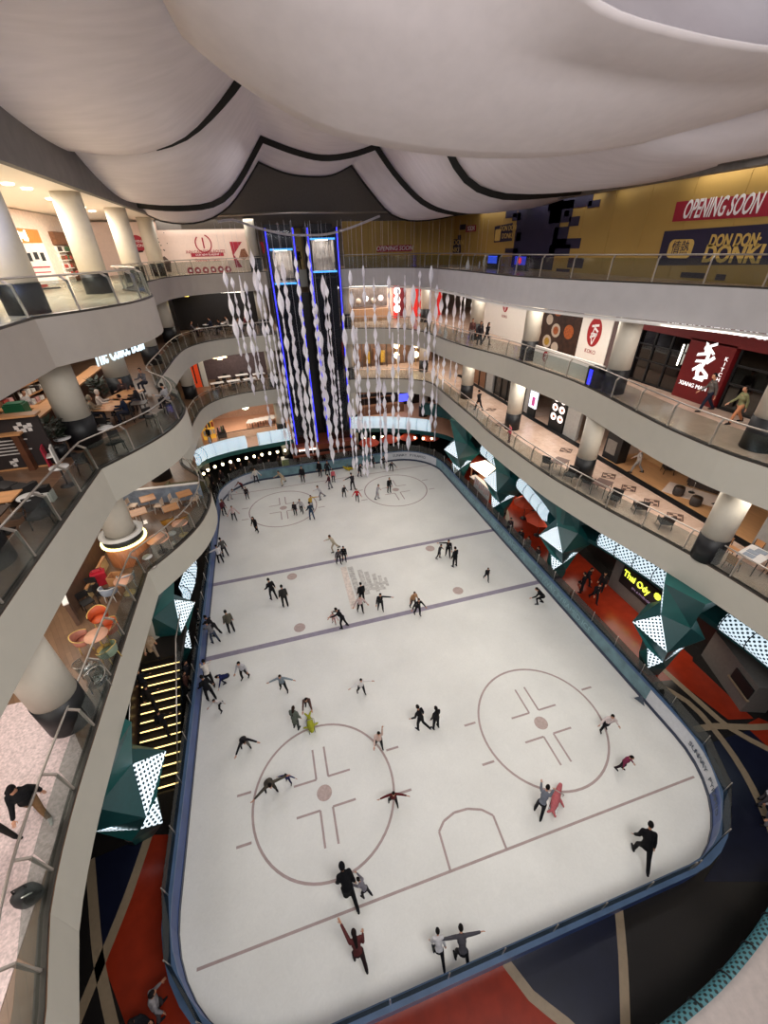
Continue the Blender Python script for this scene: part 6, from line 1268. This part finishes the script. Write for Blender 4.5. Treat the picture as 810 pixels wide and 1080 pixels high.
    # hair
    if hairstyle != 'bald':
        H = MB(); c0 = hc+V((0, 0, .02*s)); n, m_ = 18, 12; vs = []; idx = {}
        for i in range(m_+1):
            th = math.pi*i/m_
            for j in range(n):
                a = 2*math.pi*j/n; u_ = V((math.sin(th)*math.cos(a), math.sin(th)*math.sin(a), math.cos(th))); vs.append(u_)
        hood = hairstyle == 'hood'; kx = 1.18 if hood else 1.0
        P_ = [c0+HB @ V((u_.x*.088*s*kx, u_.y*.108*s*kx-.006*s, u_.z*.128*s*kx+.004*s)) for u_ in vs]; fs = []
        for i in range(m_):
            for j in range(n):
                f_ = (i*n+j, (i+1)*n+j, (i+1)*n+(j+1) % n, i*n+(j+1) % n); cu = sum((vs[k] for k in f_), V())/4
                lim = -.85 if hairstyle in ('long', 'hood') else -.35
                if cu.z > .42-.0*cu.y or (cu.y < .25 and cu.z > lim) or (hood and cu.y < .55): fs.append(f_)
        H.add(P_, fs, 0, True)
        if hairstyle == 'long': H.limb([c0+HB @ V((0, -.06*s, -.02*s)), c0+HB @ V((0, -.085*s, -.17*s)), tor(0, -.12, .36)], [.075*s, .075*s, .05*s], 10)
        if hairstyle == 'bun': H.ell(c0+HB @ V((0, -.11*s, .06*s)), (.045*s, .045*s, .045*s), 8, 6)
        if hairstyle == 'cap': H.lathe([(.0, .0), (.095*s, .0), (.1*s, .012*s)], tuple(c0+V((0, .06*s, .06*s))), 12)
        H.build('hood' if hood else 'cap' if hairstyle == 'cap' else 'hair', cl(top if hood else hair), rt)
    for (hp, k_, a_, d), sg in zip(legs_, (-1, 1)):
        S = MB(); ft = V((sg*.12, 1, 0)).normalized(); up = -d if abs(d.z) > .5 else Z; up = (up-ft*up.dot(ft)).normalized() if abs(d.z) > .5 else Z; 
        if abs(d.z) <= .75: ft = (d.cross(X)*1).normalized(); ft = ft if ft.z < .3 or True else -ft; up = -d
        o_ = a_-up*.04*s
        S.limb([a_+up*.05*s, a_-up*.03*s], [.055*s, .05*s], 8); S.limb([o_-ft*.05*s, o_+ft*.07*s, o_+ft*.15*s-up*.012*s], [.042*s, .042*s, .034*s], 8)
        f_ = S.build('skate' if skates else 'shoe', cl(shoe), rt)
        if skates:
            Bl = MB(); M = Matrix((ft, up.cross(ft), up)).transposed(); Bl.box(o_+ft*.05*s-up*(.035*s+.03), (.28*s, .006, .03), M=M)
            for k in (-.05, .12): Bl.box(o_+ft*k*s-up*(.035*s+.008), (.03, .02, .04), M=M)
            Bl.build('blade', BLADE, f_)
    return rt
S_ = person
# ---- on the ice (feet positions on the ice)
S_((-3.07,39.13), 0, 1.65, 200, 'lowarms', 'd8d2c8', '3a3a40', '2a1c14', 'skater in a white top by the far left barrier boards')
S_((-0.49,37.45), 0, 1.7, 120, 'stride', 'b8a488', 'c0ae94', '2a1c14', 'skater in beige striding along the far barrier')
S_((1.60,37.39), 0, 1.75, 170, 'stand', '1c1c20', '18181c', '120e0c', 'skater in wide black clothes near the lift plinth', coat=1)
S_((3.46,38.07), 0, 1.75, 150, 'stand', '141418', '18181c', '120e0c', 'taller black clad person leaning at the far barrier below the lifts', coat=1)
S_((4.25,38.03), 0, 1.7, 190, 'glide', '202026', '141418', '120e0c', 'black clad skater just right of the one leaning at the far barrier')
S_((3.98,35.19), 0, 1.55, 60, 'glide', '4a1e26', '6a6a70', '120e0c', 'skater in a maroon top and grey trousers on the far ice')
S_((4.57,36.42), 0, 1.4, 180, 'stand', 'c05a62', '303036', '120e0c', 'small skater in a pink red top near the far barrier')
S_((6.09,34.30), 0, 1.75, 20, 'reachL', '26242a', '1a1a1e', '120e0c', 'tall dark skater with one arm out, left of the red topped skater')
S_((5.05,33.12), 0, 1.3, 200, 'glide', '1e1e24', '24242a', '120e0c', 'short black clad skater left of the red topped skater')
S_((6.03,31.91), 0, 1.4, 160, 'lowarms', 'b8242c', '303036', '120e0c', 'skater in a bright red top on the far ice')
S_((2.82,33.48), 0, 1.55, 100, 'stride', 'c4c2c6', '77777e', '2a1c14', 'skater in pale grey leaning between the far circles')
S_((7.40,36.66), 0, 1.5, 210, 'glide', '2c2a30', '1a1a1e', '120e0c', 'dark skater under the hanging strands at the far end')
S_((7.98,31.81), 0, 1.55, 240, 'lowarms', 'a8a4a8', '8c8a90', '2a1c14', 'skater in light grey inside the far right circle')
S_((9.36,32.66), 0, 1.6, 190, 'stand', '141418', '141418', '120e0c', 'skater all in black inside the far right circle')
S_((0.25,31.40), 0, 1.35, 160, 'stand', '2a2228', '18181c', '120e0c', 'short dark skater on the right edge of the far left circle')
S_((0.82,31.54), 0, 1.5, 150, 'lowarms', 'b0acae', '18181c', '120e0c', 'skater in grey top and black trousers in the far left circle')
S_((1.76,31.90), 0, 1.5, 200, 'reachL', 'c4a24a', '8a8a90', '3a2a1a', 'skater in a yellow top at the right of the far left circle')
S_((1.56,30.35), 0, 1.65, 20, 'glide', '2c3a48', '3a4a62', '120e0c', 'skater in dark blue denim just in front of the yellow topped one')
S_((-3.88,35.65), 0, 1.3, 200, 'stand', '2a1e20', '18181c', '120e0c', 'short dark skater at the upper left of the far left circle')
S_((-4.98,32.13), 0, 1.55, 190, 'lowarms', 'd0b8b4', '16161a', '120e0c', 'skater in pale pink top and black trousers left of the far left circle')
S_((-3.16,29.76), 0, 1.6, 150, 'glide', '101014', '141418', '120e0c', 'black clad skater below the far left circle', hairstyle='long')
S_((-5.37,35.94), 0, 1.4, 240, 'bend', 'c2c0c2', '8a8a90', '2a1c14', 'skater in white bending near the far left boards')
S_((-6.00,33.40), 0, 1.6, 220, 'stand', '5a2630', '2a2a30', '120e0c', 'maroon topped skater holding the far left boards')
S_((-4.42,37.53), 0, 1.3, 150, 'bend', '6e2a30', '2a2a30', '120e0c', 'dark red topped skater stooping by the far left corner')
S_((-5.59,27.24), 0, 1.65, 30, 'glide', '55534f', '2a2a30', '120e0c', 'skater in a dark grey top by the left boards')
S_((-5.97,26.53), 0, 1.55, 20, 'reachL', 'd4d0d0', '18181c', '120e0c', 'skater in a white top and black trousers holding the left boards')
S_((2.62,25.28), 0, 1.65, 95, 'stride', 'b8ad98', 'a89c86', '2a1c14', 'skater in beige striding left near the far blue line')
S_((2.75,23.57), 0, 1.5, 190, 'glide', '4a4448', '1e1e22', '120e0c', 'dark grey skater standing on the far blue line')
S_((3.19,23.78), 0, 1.45, 170, 'stand', '18181c', '141418', '120e0c', 'black clad skater beside the dark grey one on the far blue line', hairstyle='long')
S_((-2.22,21.40), 0, 1.7, 30, 'glide', '16161a', '1a1a1e', '120e0c', 'black clad skater between the blue lines, left one of a pair', coat=1)
S_((-1.47,20.44), 0, 1.75, 10, 'stand', '2e2c2a', '16161a', '120e0c', 'skater in dark grey between the blue lines, right one of a pair', coat=1)
S_((-4.87,19.22), 0, 1.75, 20, 'stand', '5c574b', '1a1a1e', '120e0c', 'skater in an olive grey jacket near the left boards', coat=1)
S_((-5.89,19.30), 0, 1.65, 60, 'push', '1a181c', '1a1a1e', '120e0c', 'black clad skater leaning towards the left boards')
S_((-6.13,18.77), 0, 1.6, 40, 'push', '6a686c', '3c4454', '120e0c', 'skater in a patterned grey top and jeans clinging to the left boards')
S_((3.50,19.27), 0, 1.65, 10, 'stand', '101014', '121216', '120e0c', 'black clad skater standing over the faded centre emblem', coat=1)
S_((3.20,18.40), 0, 1.55, 180, 'lowarms', 'c4aaa6', '16161a', '120e0c', 'skater in a pale pink top with arms held out near the centre emblem')
S_((4.49,18.17), 0, 1.6, 170, 'reachL', '18181c', '1c1c20', '120e0c', 'black clad skater pointing right beside the centre emblem')
S_((1.37,17.96), 0, 1.05, 160, 'lowarms', 'c89c94', 'b88c84', '3a2a1a', 'small child in pink holding out arms by the near blue line')
S_((1.79,17.59), 0, 1.65, 60, 'push', '121216', '141418', '120e0c', 'black clad adult bending towards the pink child')
S_((6.61,17.78), 0, 1.5, 190, 'glide', 'a8805c', '4a4448', '3a2a1a', 'skater in a tan top on the near blue line')
S_((6.66,17.08), 0, 1.55, 180, 'lowarms', '17171b', '17171b', '120e0c', 'black clad skater in front of the tan topped one')
S_((-6.08,15.81), 0, 1.7, 10, 'push', 'd8d0c8', '1c1c20', '120e0c', 'tall skater in a white top at the left boards')
S_((-5.81,14.85), 0, 1.75, 30, 'glide', '121216', '121216', '120e0c', 'tall black clad skater by the left boards behind a small child', coat=1)
S_((-5.29,13.98), 0, 1.2, 150, 'stride', 'c0bcbc', '141418', '120e0c', 'child in white and black learning near the left boards')
S_((-5.07,15.69), 0, 1.35, 100, 'fall', '1e2450', '20263a', '120e0c', 'skater in dark blue fallen onto hands near the left boards')
S_((-4.06,15.51), 0, 1.6, 160, 'glide', 'b8b6ba', '141418', '120e0c', 'skater in a light grey top and black trousers beside the fallen one', flip=True)
S_((-3.96,11.51), 0, 1.55, 200, 'bend', '1e1c20', '6a6660', '120e0c', 'skater in black top and grey trousers bending in the near left ice')
S_((-2.03,14.12), 0, 1.5, 170, 'arms', '7c8890', '1a1a1e', '2a1c14', 'skater in a grey blue top with splayed legs, arms out')
S_((-0.88,12.66), 0, 1.45, 175, 'push', '5a4038', '3a3236', '120e0c', 'skater in a brown jacket pushing a yellow green seal aid')
S_((-1.56,11.94), 0, 1.6, 330, 'stand', '5c6258', '3a3c3a', '2a1c14', 'skater in a long grey green robe beside the seal aid', coat=2, hairstyle='long')
S_((1.94,12.76), 0, 1.4, 185, 'arms', 'dcd8d6', '18181c', '120e0c', 'skater in a white top with both arms stretched, middle of the ice')
S_((4.26,10.21), 0, 1.65, 30, 'kick', '121216', '121216', '120e0c', 'black clad skater lifting one foot, left one of a pair near the right circle')
S_((5.02,9.98), 0, 1.6, 20, 'stand', '141418', '141418', '120e0c', 'slim black clad skater, right one of a pair near the right circle', hairstyle='long')
S_((2.10,9.81), 0, 1.5, 175, 'raise', 'd4b8ac', '1a1a1e', '120e0c', 'skater in pale pink with one arm raised at the top of the near left circle', hairstyle='long')
S_((2.06,7.37), 0, 1.35, 170, 'arms', '5a1c1e', '141418', '120e0c', 'skater in dark red and black with arms out, right edge of the near left circle')
S_((-2.88,9.27), 0, 1.7, 200, 'wide', '4a443c', '3a362e', '120e0c', 'adult in grey brown bending with arms wide inside the near left circle')
S_((-2.16,9.49), 0, .95, 160, 'arms', '2a2c5c', '26284a', '120e0c', 'small child in blue holding the hand of the bending adult')
S_((-0.36,5.16), 0, 1.85, 8, 'long', '0e0e12', '101014', '0e0c0c', 'skater in a long black coat and hood below the near left circle', coat=2, hairstyle='hood')
S_((0.20,4.98), 0, 1.2, 40, 'push', '77747c', '1c1c22', '120e0c', 'child in grey and black beside the long black coat')
S_((-0.34,3.51), 0, 1.7, 4, 'point', '5a2c2c', '2a1a1c', '1c1210', 'woman in maroon stretching one arm far out near the near goal line', hairstyle='long')
S_((2.23,2.86), 0, 1.4, 350, 'long', 'c8c6c8', '121216', '120e0c', 'child in white and black near the near barrier')
S_((2.95,2.61), 0, 1.6, 350, 'wide', '48464c', '141418', '120e0c', 'skater in grey and black doubled over near the near barrier')
S_((12.76,7.49), 0, 1.5, 160, 'lowarms', 'd8c8c4', '141418', '120e0c', 'skater in a white top with black legs at the right edge of the right circle', flip=True)
S_((12.26,5.81), 0, 1.35, 200, 'glide', '7a2c48', '2a1c24', '120e0c', 'skater in a pink maroon jacket right of the right circle')
S_((7.87,5.49), 0, 1.65, 310, 'push', '6e727c', '16161c', '120e0c', 'skater in a grey jacket pushing a pink seal aid under the right circle')
S_((10.71,3.17), 0, 1.9, 325, 'long', '0e0e11', '101013', '0e0c0c', 'large black clad skater gliding alone in the near right ice', coat=1)
S_((14.61,15.68), 0, 1.65, 60, 'crouch', '121216', '121216', '120e0c', 'black clad skater crouching low by the right boards')
S_((12.39,18.74), 0, 1.2, 170, 'walk', '18181c', '18181c', '120e0c', 'small black clad skater alone between the blue lines on the right')
S_((10.88,20.81), 0, 1.7, 20, 'stand', '101014', '121216', '120e0c', 'black clad skater, nearest of three by the far blue line on the right', coat=1)
S_((10.84,21.97), 0, 1.65, 150, 'reachR', '18161a', '121216', '120e0c', 'black clad skater reaching an arm to a companion, middle one of three')
S_((10.14,21.96), 0, 1.35, 230, 'lowarms', '3a383c', '18181c', '120e0c', 'dark skater with a white collar, leftmost of three by the far blue line')
S_((9.14,38.24), 0, 1.5, 160, 'glide', '2a2a2e', '18181c', '120e0c', 'dark skater behind the strands at the far boards, left one')
S_((10.15,37.67), 0, 1.5, 190, 'glide', '3a3438', '18181c', '120e0c', 'dark skater behind the strands at the far boards, middle one')
S_((10.83,36.76), 0, 1.45, 170, 'bend', '44424a', '18181c', '120e0c', 'dark skater stooping at the far boards, right of the strands')
# skating aids
def aid(x, y, rz, c, label):
    rt = empty('skating_aid', (x, y, 0), R(rz), label, 'skating aid'); mb = MB()
    P_ = [(0, -.42, .16), (0, -.2, .2), (0, .1, .22), (0, .35, .3), (0, .5, .44), (0, .55, .52)]; mb.limb(P_, [.08, .15, .17, .13, .1, .08], 12); mb.limb([(0, -.42, .16), (-.15, -.62, .22)], [.06, .05], 8); mb.limb([(0, -.42, .16), (.15, -.62, .22)], [.06, .05], 8)
    for sx in (-1, 1): mb.limb([(sx*.18, .1, .2), (sx*.36, .0, .08)], [.07, .04], 8)
    remesh(mb, 'body', cl(c), rt, .025)
    mb = MB(); mb.tube([(-.2, .2, .4), (-.2, .1, .75), (.2, .1, .75), (.2, .2, .4)], .02, 6); mb.build('handle', STEEL, rt)
    for sx in (-1, 1): mb = MB(); mb.box((sx*.14, 0, .02), (.03, .8, .04)); mb.build('runner', BLADE, rt)
q = (-0.89,11.84); aid(*q, 185, 'a2a430', 'yellow green seal shaped skating aid in front of the brown jacketed skater')
q = (8.70,5.57); aid(*q, 310, 'b86468', 'pink seal shaped skating aid under the right circle')
q = (6.60,38.61); aid(*q, 90, 'b09a28', 'yellow seal shaped skating aid parked at the far boards')
# ---- off the ice
N = dict(skates=False)
S_((-7.43,6.76), Z1, 1.7, 200, 'walk', '141416', '7a5c40', '161212', 'person in a black jacket, brown trousers and cap on the pebble floor', hairstyle='cap', shoe='c8c4c0', coat=1, **N)
S_((-8.15, 6.4), Z1, 1.65, 240, 'walk', '17171a', '2a2624', '161212', 'person in black with a cap walking left of the brown trousered one', hairstyle='cap', coat=1, **N)
S_((-8.35, 5.35), Z1, 1.65, 210, 'stand', '5a544e', '4a4440', '161212', 'person in grey at the near left edge of the pebble floor', **N)
S_((-8.2, 4.7), Z1, 1.6, 150, 'stand', 'b87838', 'b8aca4', '3a2a1a', 'person in an orange top at the left edge of the pebble floor', hairstyle='long', **N)
S_((19.47,13.89), Z2, 1.72, 60, 'walk', '5a5450', '1c2030', '161212', 'man in a grey shirt and navy trousers walking past the red portal', **N)
S_((19.25,12.28), Z2, 1.62, 65, 'walk', '7a7a58', 'c08460', '161212', 'woman in an olive top and peach skirt walking on the right second floor', hairstyle='bun', **N)
S_((16.84,31.62), Z2, 1.7, 170, 'stand', '2a2428', '2a2a30', '161212', 'dark dressed person in a far pair on the right second floor, left one', **N)
S_((17.36,31.40), Z2, 1.65, 200, 'walk', '1c1a1e', '1c1a1e', '161212', 'dark dressed person in a far pair on the right second floor, right one', hairstyle='long', **N)
S_((16.97,33.26), Z2, 1.7, 150, 'stand', '5a3a36', '8a8480', '161212', 'person in brown behind the far pair on the right second floor', **N)
S_((15.31,38.93), Z2, 1.65, 180, 'stand', '1e1c20', '1e1c20', '161212', 'dark dressed person beside the far red banners, second floor', **N)
S_((16.94,30.80), Z1, 1.72, 20, 'walk', '1c1a1c', '18181c', '161212', 'dark dressed person walking on the far marble floor of the first gallery', **N)
S_((15.95, 24.0), Z1, 1.3, 80, 'stand', 'c05868', '7a4a48', '161212', 'child in pink leaning at the right first floor glass', **N)
S_((20.74,17.32), Z1+.015, 1.65, 40, 'walk', 'a8a09c', '8c8684', '3a2a1a', 'person in pale grey walking into the showroom', **N)
S_((-7.23,44.60), ZG, 1.65, 160, 'stand', '1a1a1e', '1a1a1e', '161212', 'dark dressed person by the yellow stall on the far left mezzanine', **N)
S_((-6.9, 42.3), ZG, 1.6, 120, 'stand', 'c8c4c8', '2a2a30', '161212', 'person in a white top at the far left mezzanine column', **N)
for k, (x, y, f_, c, l_) in enumerate(((18.0, 15.9, 40, '17151a', 'left one of a dark group by the sign'), (18.7, 16.3, 200, '1c1a1e', 'middle one of a dark group by the sign'), (19.3, 15.6, 120, '211c1e', 'right one of a dark group by the sign'), (18.2, 14.9, 160, '1a1a1e', 'nearest one of a dark group by the sign'))): S_((x, y), 0, 1.65, f_, 'walk' if k % 2 else 'stand', c, '1a181c', '161212', 'dark dressed person on the red floor, '+l_, **N)
S_((16.35, 2.6), 0, 1.65, 60, 'glide', 'c4bcc0', '8a868c', '3a2a1a', 'person in pale grey on the dark floor at the right edge', **N)
S_((16.95, 3.1), 0, 1.55, 240, 'glide', 'd0ccd0', '5a565c', '161212', 'person in white with dark trousers cut by the right edge', **N)
S_((-6.49,4.09), 0, 1.7, 300, 'glide', '8e8a8c', '4a4648', '161212', 'person in grey seen from above on the near left red floor', **N)
S_((-6.91,3.82), 0, 1.6, 200, 'stand', '1a1a1e', '1a1a1e', '1a1414', 'person in black at the bottom edge on the near left floor', hairstyle='cap', **N)
S_((-7.95, 16.1), ZG, 1.7, 200, 'walk', 'a89078', '8a7a6c', '2a1c14', 'person in a tan coat on the stair landing', coat=2, hairstyle='long', **N)
for k, (j, dx, c, l_) in enumerate(((3, -.55, '1a1c22', 'highest of three, on the left side'), (5, -.2, '1c1816', 'middle of three'), (8, .35, '16161a', 'lowest of three, on the right side'))): S_((-7.7+dx, 16-.1-j*.36-.18), ZG-(j+1)*ZG/15, 1.65, 0, 'walk', c, '1c1a1c', '161212', 'dark dressed person climbing the lit stairs, '+l_, **N)
for k, (x, y, f_, c, l_) in enumerate(((-6.95, 13.4, 270, '26221f', 'nearest the stair foot'), (-6.95, 15.6, 270, '5a3a34', 'near the landing, in brown'), (-6.95, 16.3, 260, '2a2a30', 'near the landing, in dark blue'), (-7.0, 20.9, 280, '1c1c20', 'farthest along the left boards'))): S_((x, y), 0, 1.65, f_, 'stand', c, '2a2628', '161212', 'spectator behind the left rink boards, '+l_, **N)
for k in range(9):
    x = -7.2+.95*k; y = 40.4+.55*(k % 3)-(1.4 if k < 2 else 0); S_((x, y), 0, 1.62+.03*(k % 4), 150+25*(k % 4), 'stand', ['1e1a1c', '2c2426', '3a2c28', '16161a', '4a4644', '2a2226', '1c2028', '3c302c', '201c20'][k], '1c1a1e', '161212', 'spectator in dark clothes behind the far left boards, %s from the left' % ['first', 'second', 'third', 'fourth', 'fifth', 'sixth', 'seventh', 'eighth', 'ninth'][k], hairstyle='long' if k % 3 == 0 else 'short', group='spectators behind the far left boards', **N)
for k, (x, y) in enumerate(((10.0, 40.1), (12.6, 40.3), (13.6, 40.0))): S_((x, y), 0, 1.65, 180, 'stand', ['2a2226', '5a2a28', '1c1c20'][k], '1c1a1e', '161212', 'spectator behind the far right boards, %s' % ['leftmost', 'middle', 'rightmost'][k], **N)
for k, (y, c) in enumerate(((19.3, '2a2a2e'), (20.6, '5a5450'), (21.6, '1e1c20'), (23.2, '3a3034'))): S_((16.75, y), 0, 1.62, 90+20*k, 'stand', c, '1c1a1e', '161212', 'spectator behind the right rink boards, %s from the near end' % ['first', 'second', 'third', 'fourth'][k], **N)
# cafe guests, second floor left
for k, (x, y, f_, c, l_, hs) in enumerate(((-8.3, 21.8, 280, '8a7a66', 'in a tan scarf on the counter side of the long table', 'hood'), (-8.2, 22.7, 280, 'c8b8ac', 'in pale clothes on the counter side of the long table', 'hood'), (-6.8, 21.5, 100, '1c2438', 'in a navy shirt on the rail side of the long table', 'short'), (-6.6, 23.2, 100, '2a2628', 'in black at the rail side of the farther seats', 'short'), (-7.6, 24.9, 180, '3a2c2c', 'in dark brown at the farther timber table', 'long'), (-7.0, 26.9, 150, '6a666a', 'in grey near the second floor nose', 'short'))): S_((x, y), Z2, 1.62, f_, 'sit', c, '2a2a34', '161212', 'cafe guest seated %s' % l_, hairstyle=hs, seat=.46, **N)
for k, (x, y, c, l_) in enumerate(((-10.4, 20.3, '1a1a1e', 'in black beside the green box'), (-11.0, 22.4, 'b0a8a4', 'in a pale shirt behind the counter'))): S_((x, y), Z2, 1.68, 250, 'stand', c, '1c1a1e', '161212', 'cafe worker %s' % l_, **N)
S_((-5.2, 22.9), Z2, 1.6, 60, 'sit', 'a8a4a6', '2a2a34', '161212', 'guest in a pale top seated at the second floor nose', seat=.46, **N)
for k, (x, y) in enumerate(((-6.3, 45.4), (-3.7, 45.6), (-2.1, 45.9), (-4.7, 47.5), (-1.4, 47.5), (-3.1, 47.7))): S_((x, y), Z2, 1.6, 90 if k % 2 else 270, 'sit', ['4a4448', '2a2428', '8a7a74', '1e2230', '6a3034', 'a09894'][k], '1c1a1e', '161212', 'diner in the dark far left second floor restaurant, %s' % ['front left', 'front middle', 'front right', 'back left', 'back right', 'back middle'][k], seat=.46, **N)
q = (4.6, 46.1)
S_(q, Z3, 1.72, 180, 'stand', '1a1a1e', '1c1a1e', '161212', 'dark dressed person standing between the two lifts on the third floor', **N)
# ================================================================== LIGHTS
WARM = (1, .92, .82); NEUT = (1, .97, .95); COOL = (.86, .90, 1)
for y in (8, 15, 22, 29, 36):
    spot('flood_left', (-7.2, y, 22.3), (4.8, y+1, 0), 980, 66, NEUT, .1, .7)
    spot('flood_right', (18.4, y, 22.35), (4.8, y+1, 0), 980, 66, NEUT, .1, .7)
# gallery downlights
for z, p in ((Z1, 260), (Z2, 230), (Z3, 170)):
    for y in (12, 22, 32, 42):
        if z == Z3: continue
        area('downlight', (17.7, y, z+3.70), 1.2, p, WARM, sy=8)
    for y in (12, 24, 34):
        area('downlight', (-9.6, y, z+(3.70 if z < Z3 else 4.0)), 2, {Z1: 200, Z2: 185, Z3: 720}[z], WARM if z < Z3 else (1, .93, .82), sy=8)
area('downlight', (-10, 3, Z1+3.7), 2, 300, WARM, sy=6)
area('downlight', (-3, 45.5, Z3+3.9), 8, 420, WARM, sy=3); area('downlight', (-3, 47, Z2+3.7), 5, 230, WARM, sy=3); area('downlight', (-3, 47, Z1+3.7), 5, 200, WARM, sy=3); area('downlight', (-3, 47, ZG+3.2), 6, 220, (1, .85, .7), sy=3)
for z in (Z1, Z2): area('downlight', (12.5, 47, z+3.7), 7, 320, WARM, sy=3)
area('downlight', (12.5, 47, ZG+3.2), 7, 120, WARM, sy=3)
area('downlight', (14, 47, Z3+3.9), 8, 160, NEUT, sy=2); 
for y in (12, 20, 28, 36): area('downlight', (19.6, y, Z3+4.0), .5, 26, NEUT, sy=7)
for y in (12, 20, 28): area('downlight', (19.5, y, ZG-.7), 1.5, 60, (1, .86, .7), sy=5)
area('downlight', (2, 43, ZG-.7), 8, 40, WARM, sy=1.5)
area('cove', (-7.4, 15.2, 22.3), .8, 160, (.25, .4, 1), sy=2)
# unseen soft fill light added over the near end of the hall
area('near_fill', (4, -4, 24), 12, 2900, (1, .97, .95), (R(35), 0, 0), 5)
area('overhead_fill', (4.2, 20.5, 24.55), 7, 430, (1, .97, .96), sy=5)  # added overhead fill, hidden behind the near sail, for soft light on the ice
area('overhead_fill', (5, 30.5, 25.0), 5, 420, (1, .97, 1), sy=4)  # second added overhead fill, farther along the canopy
area('sheet_fill', (15, 18.5, 23.7), 6, 200, (.85, .9, 1), (math.pi, 0, 0), 2)  # hidden upward fill added to brighten the corrugated ceiling sheet
area('downlight', (16.7, 22.2, Z2+3.68), .5, 80, WARM, sy=6)  # extra fill added to brighten the low white hoarding
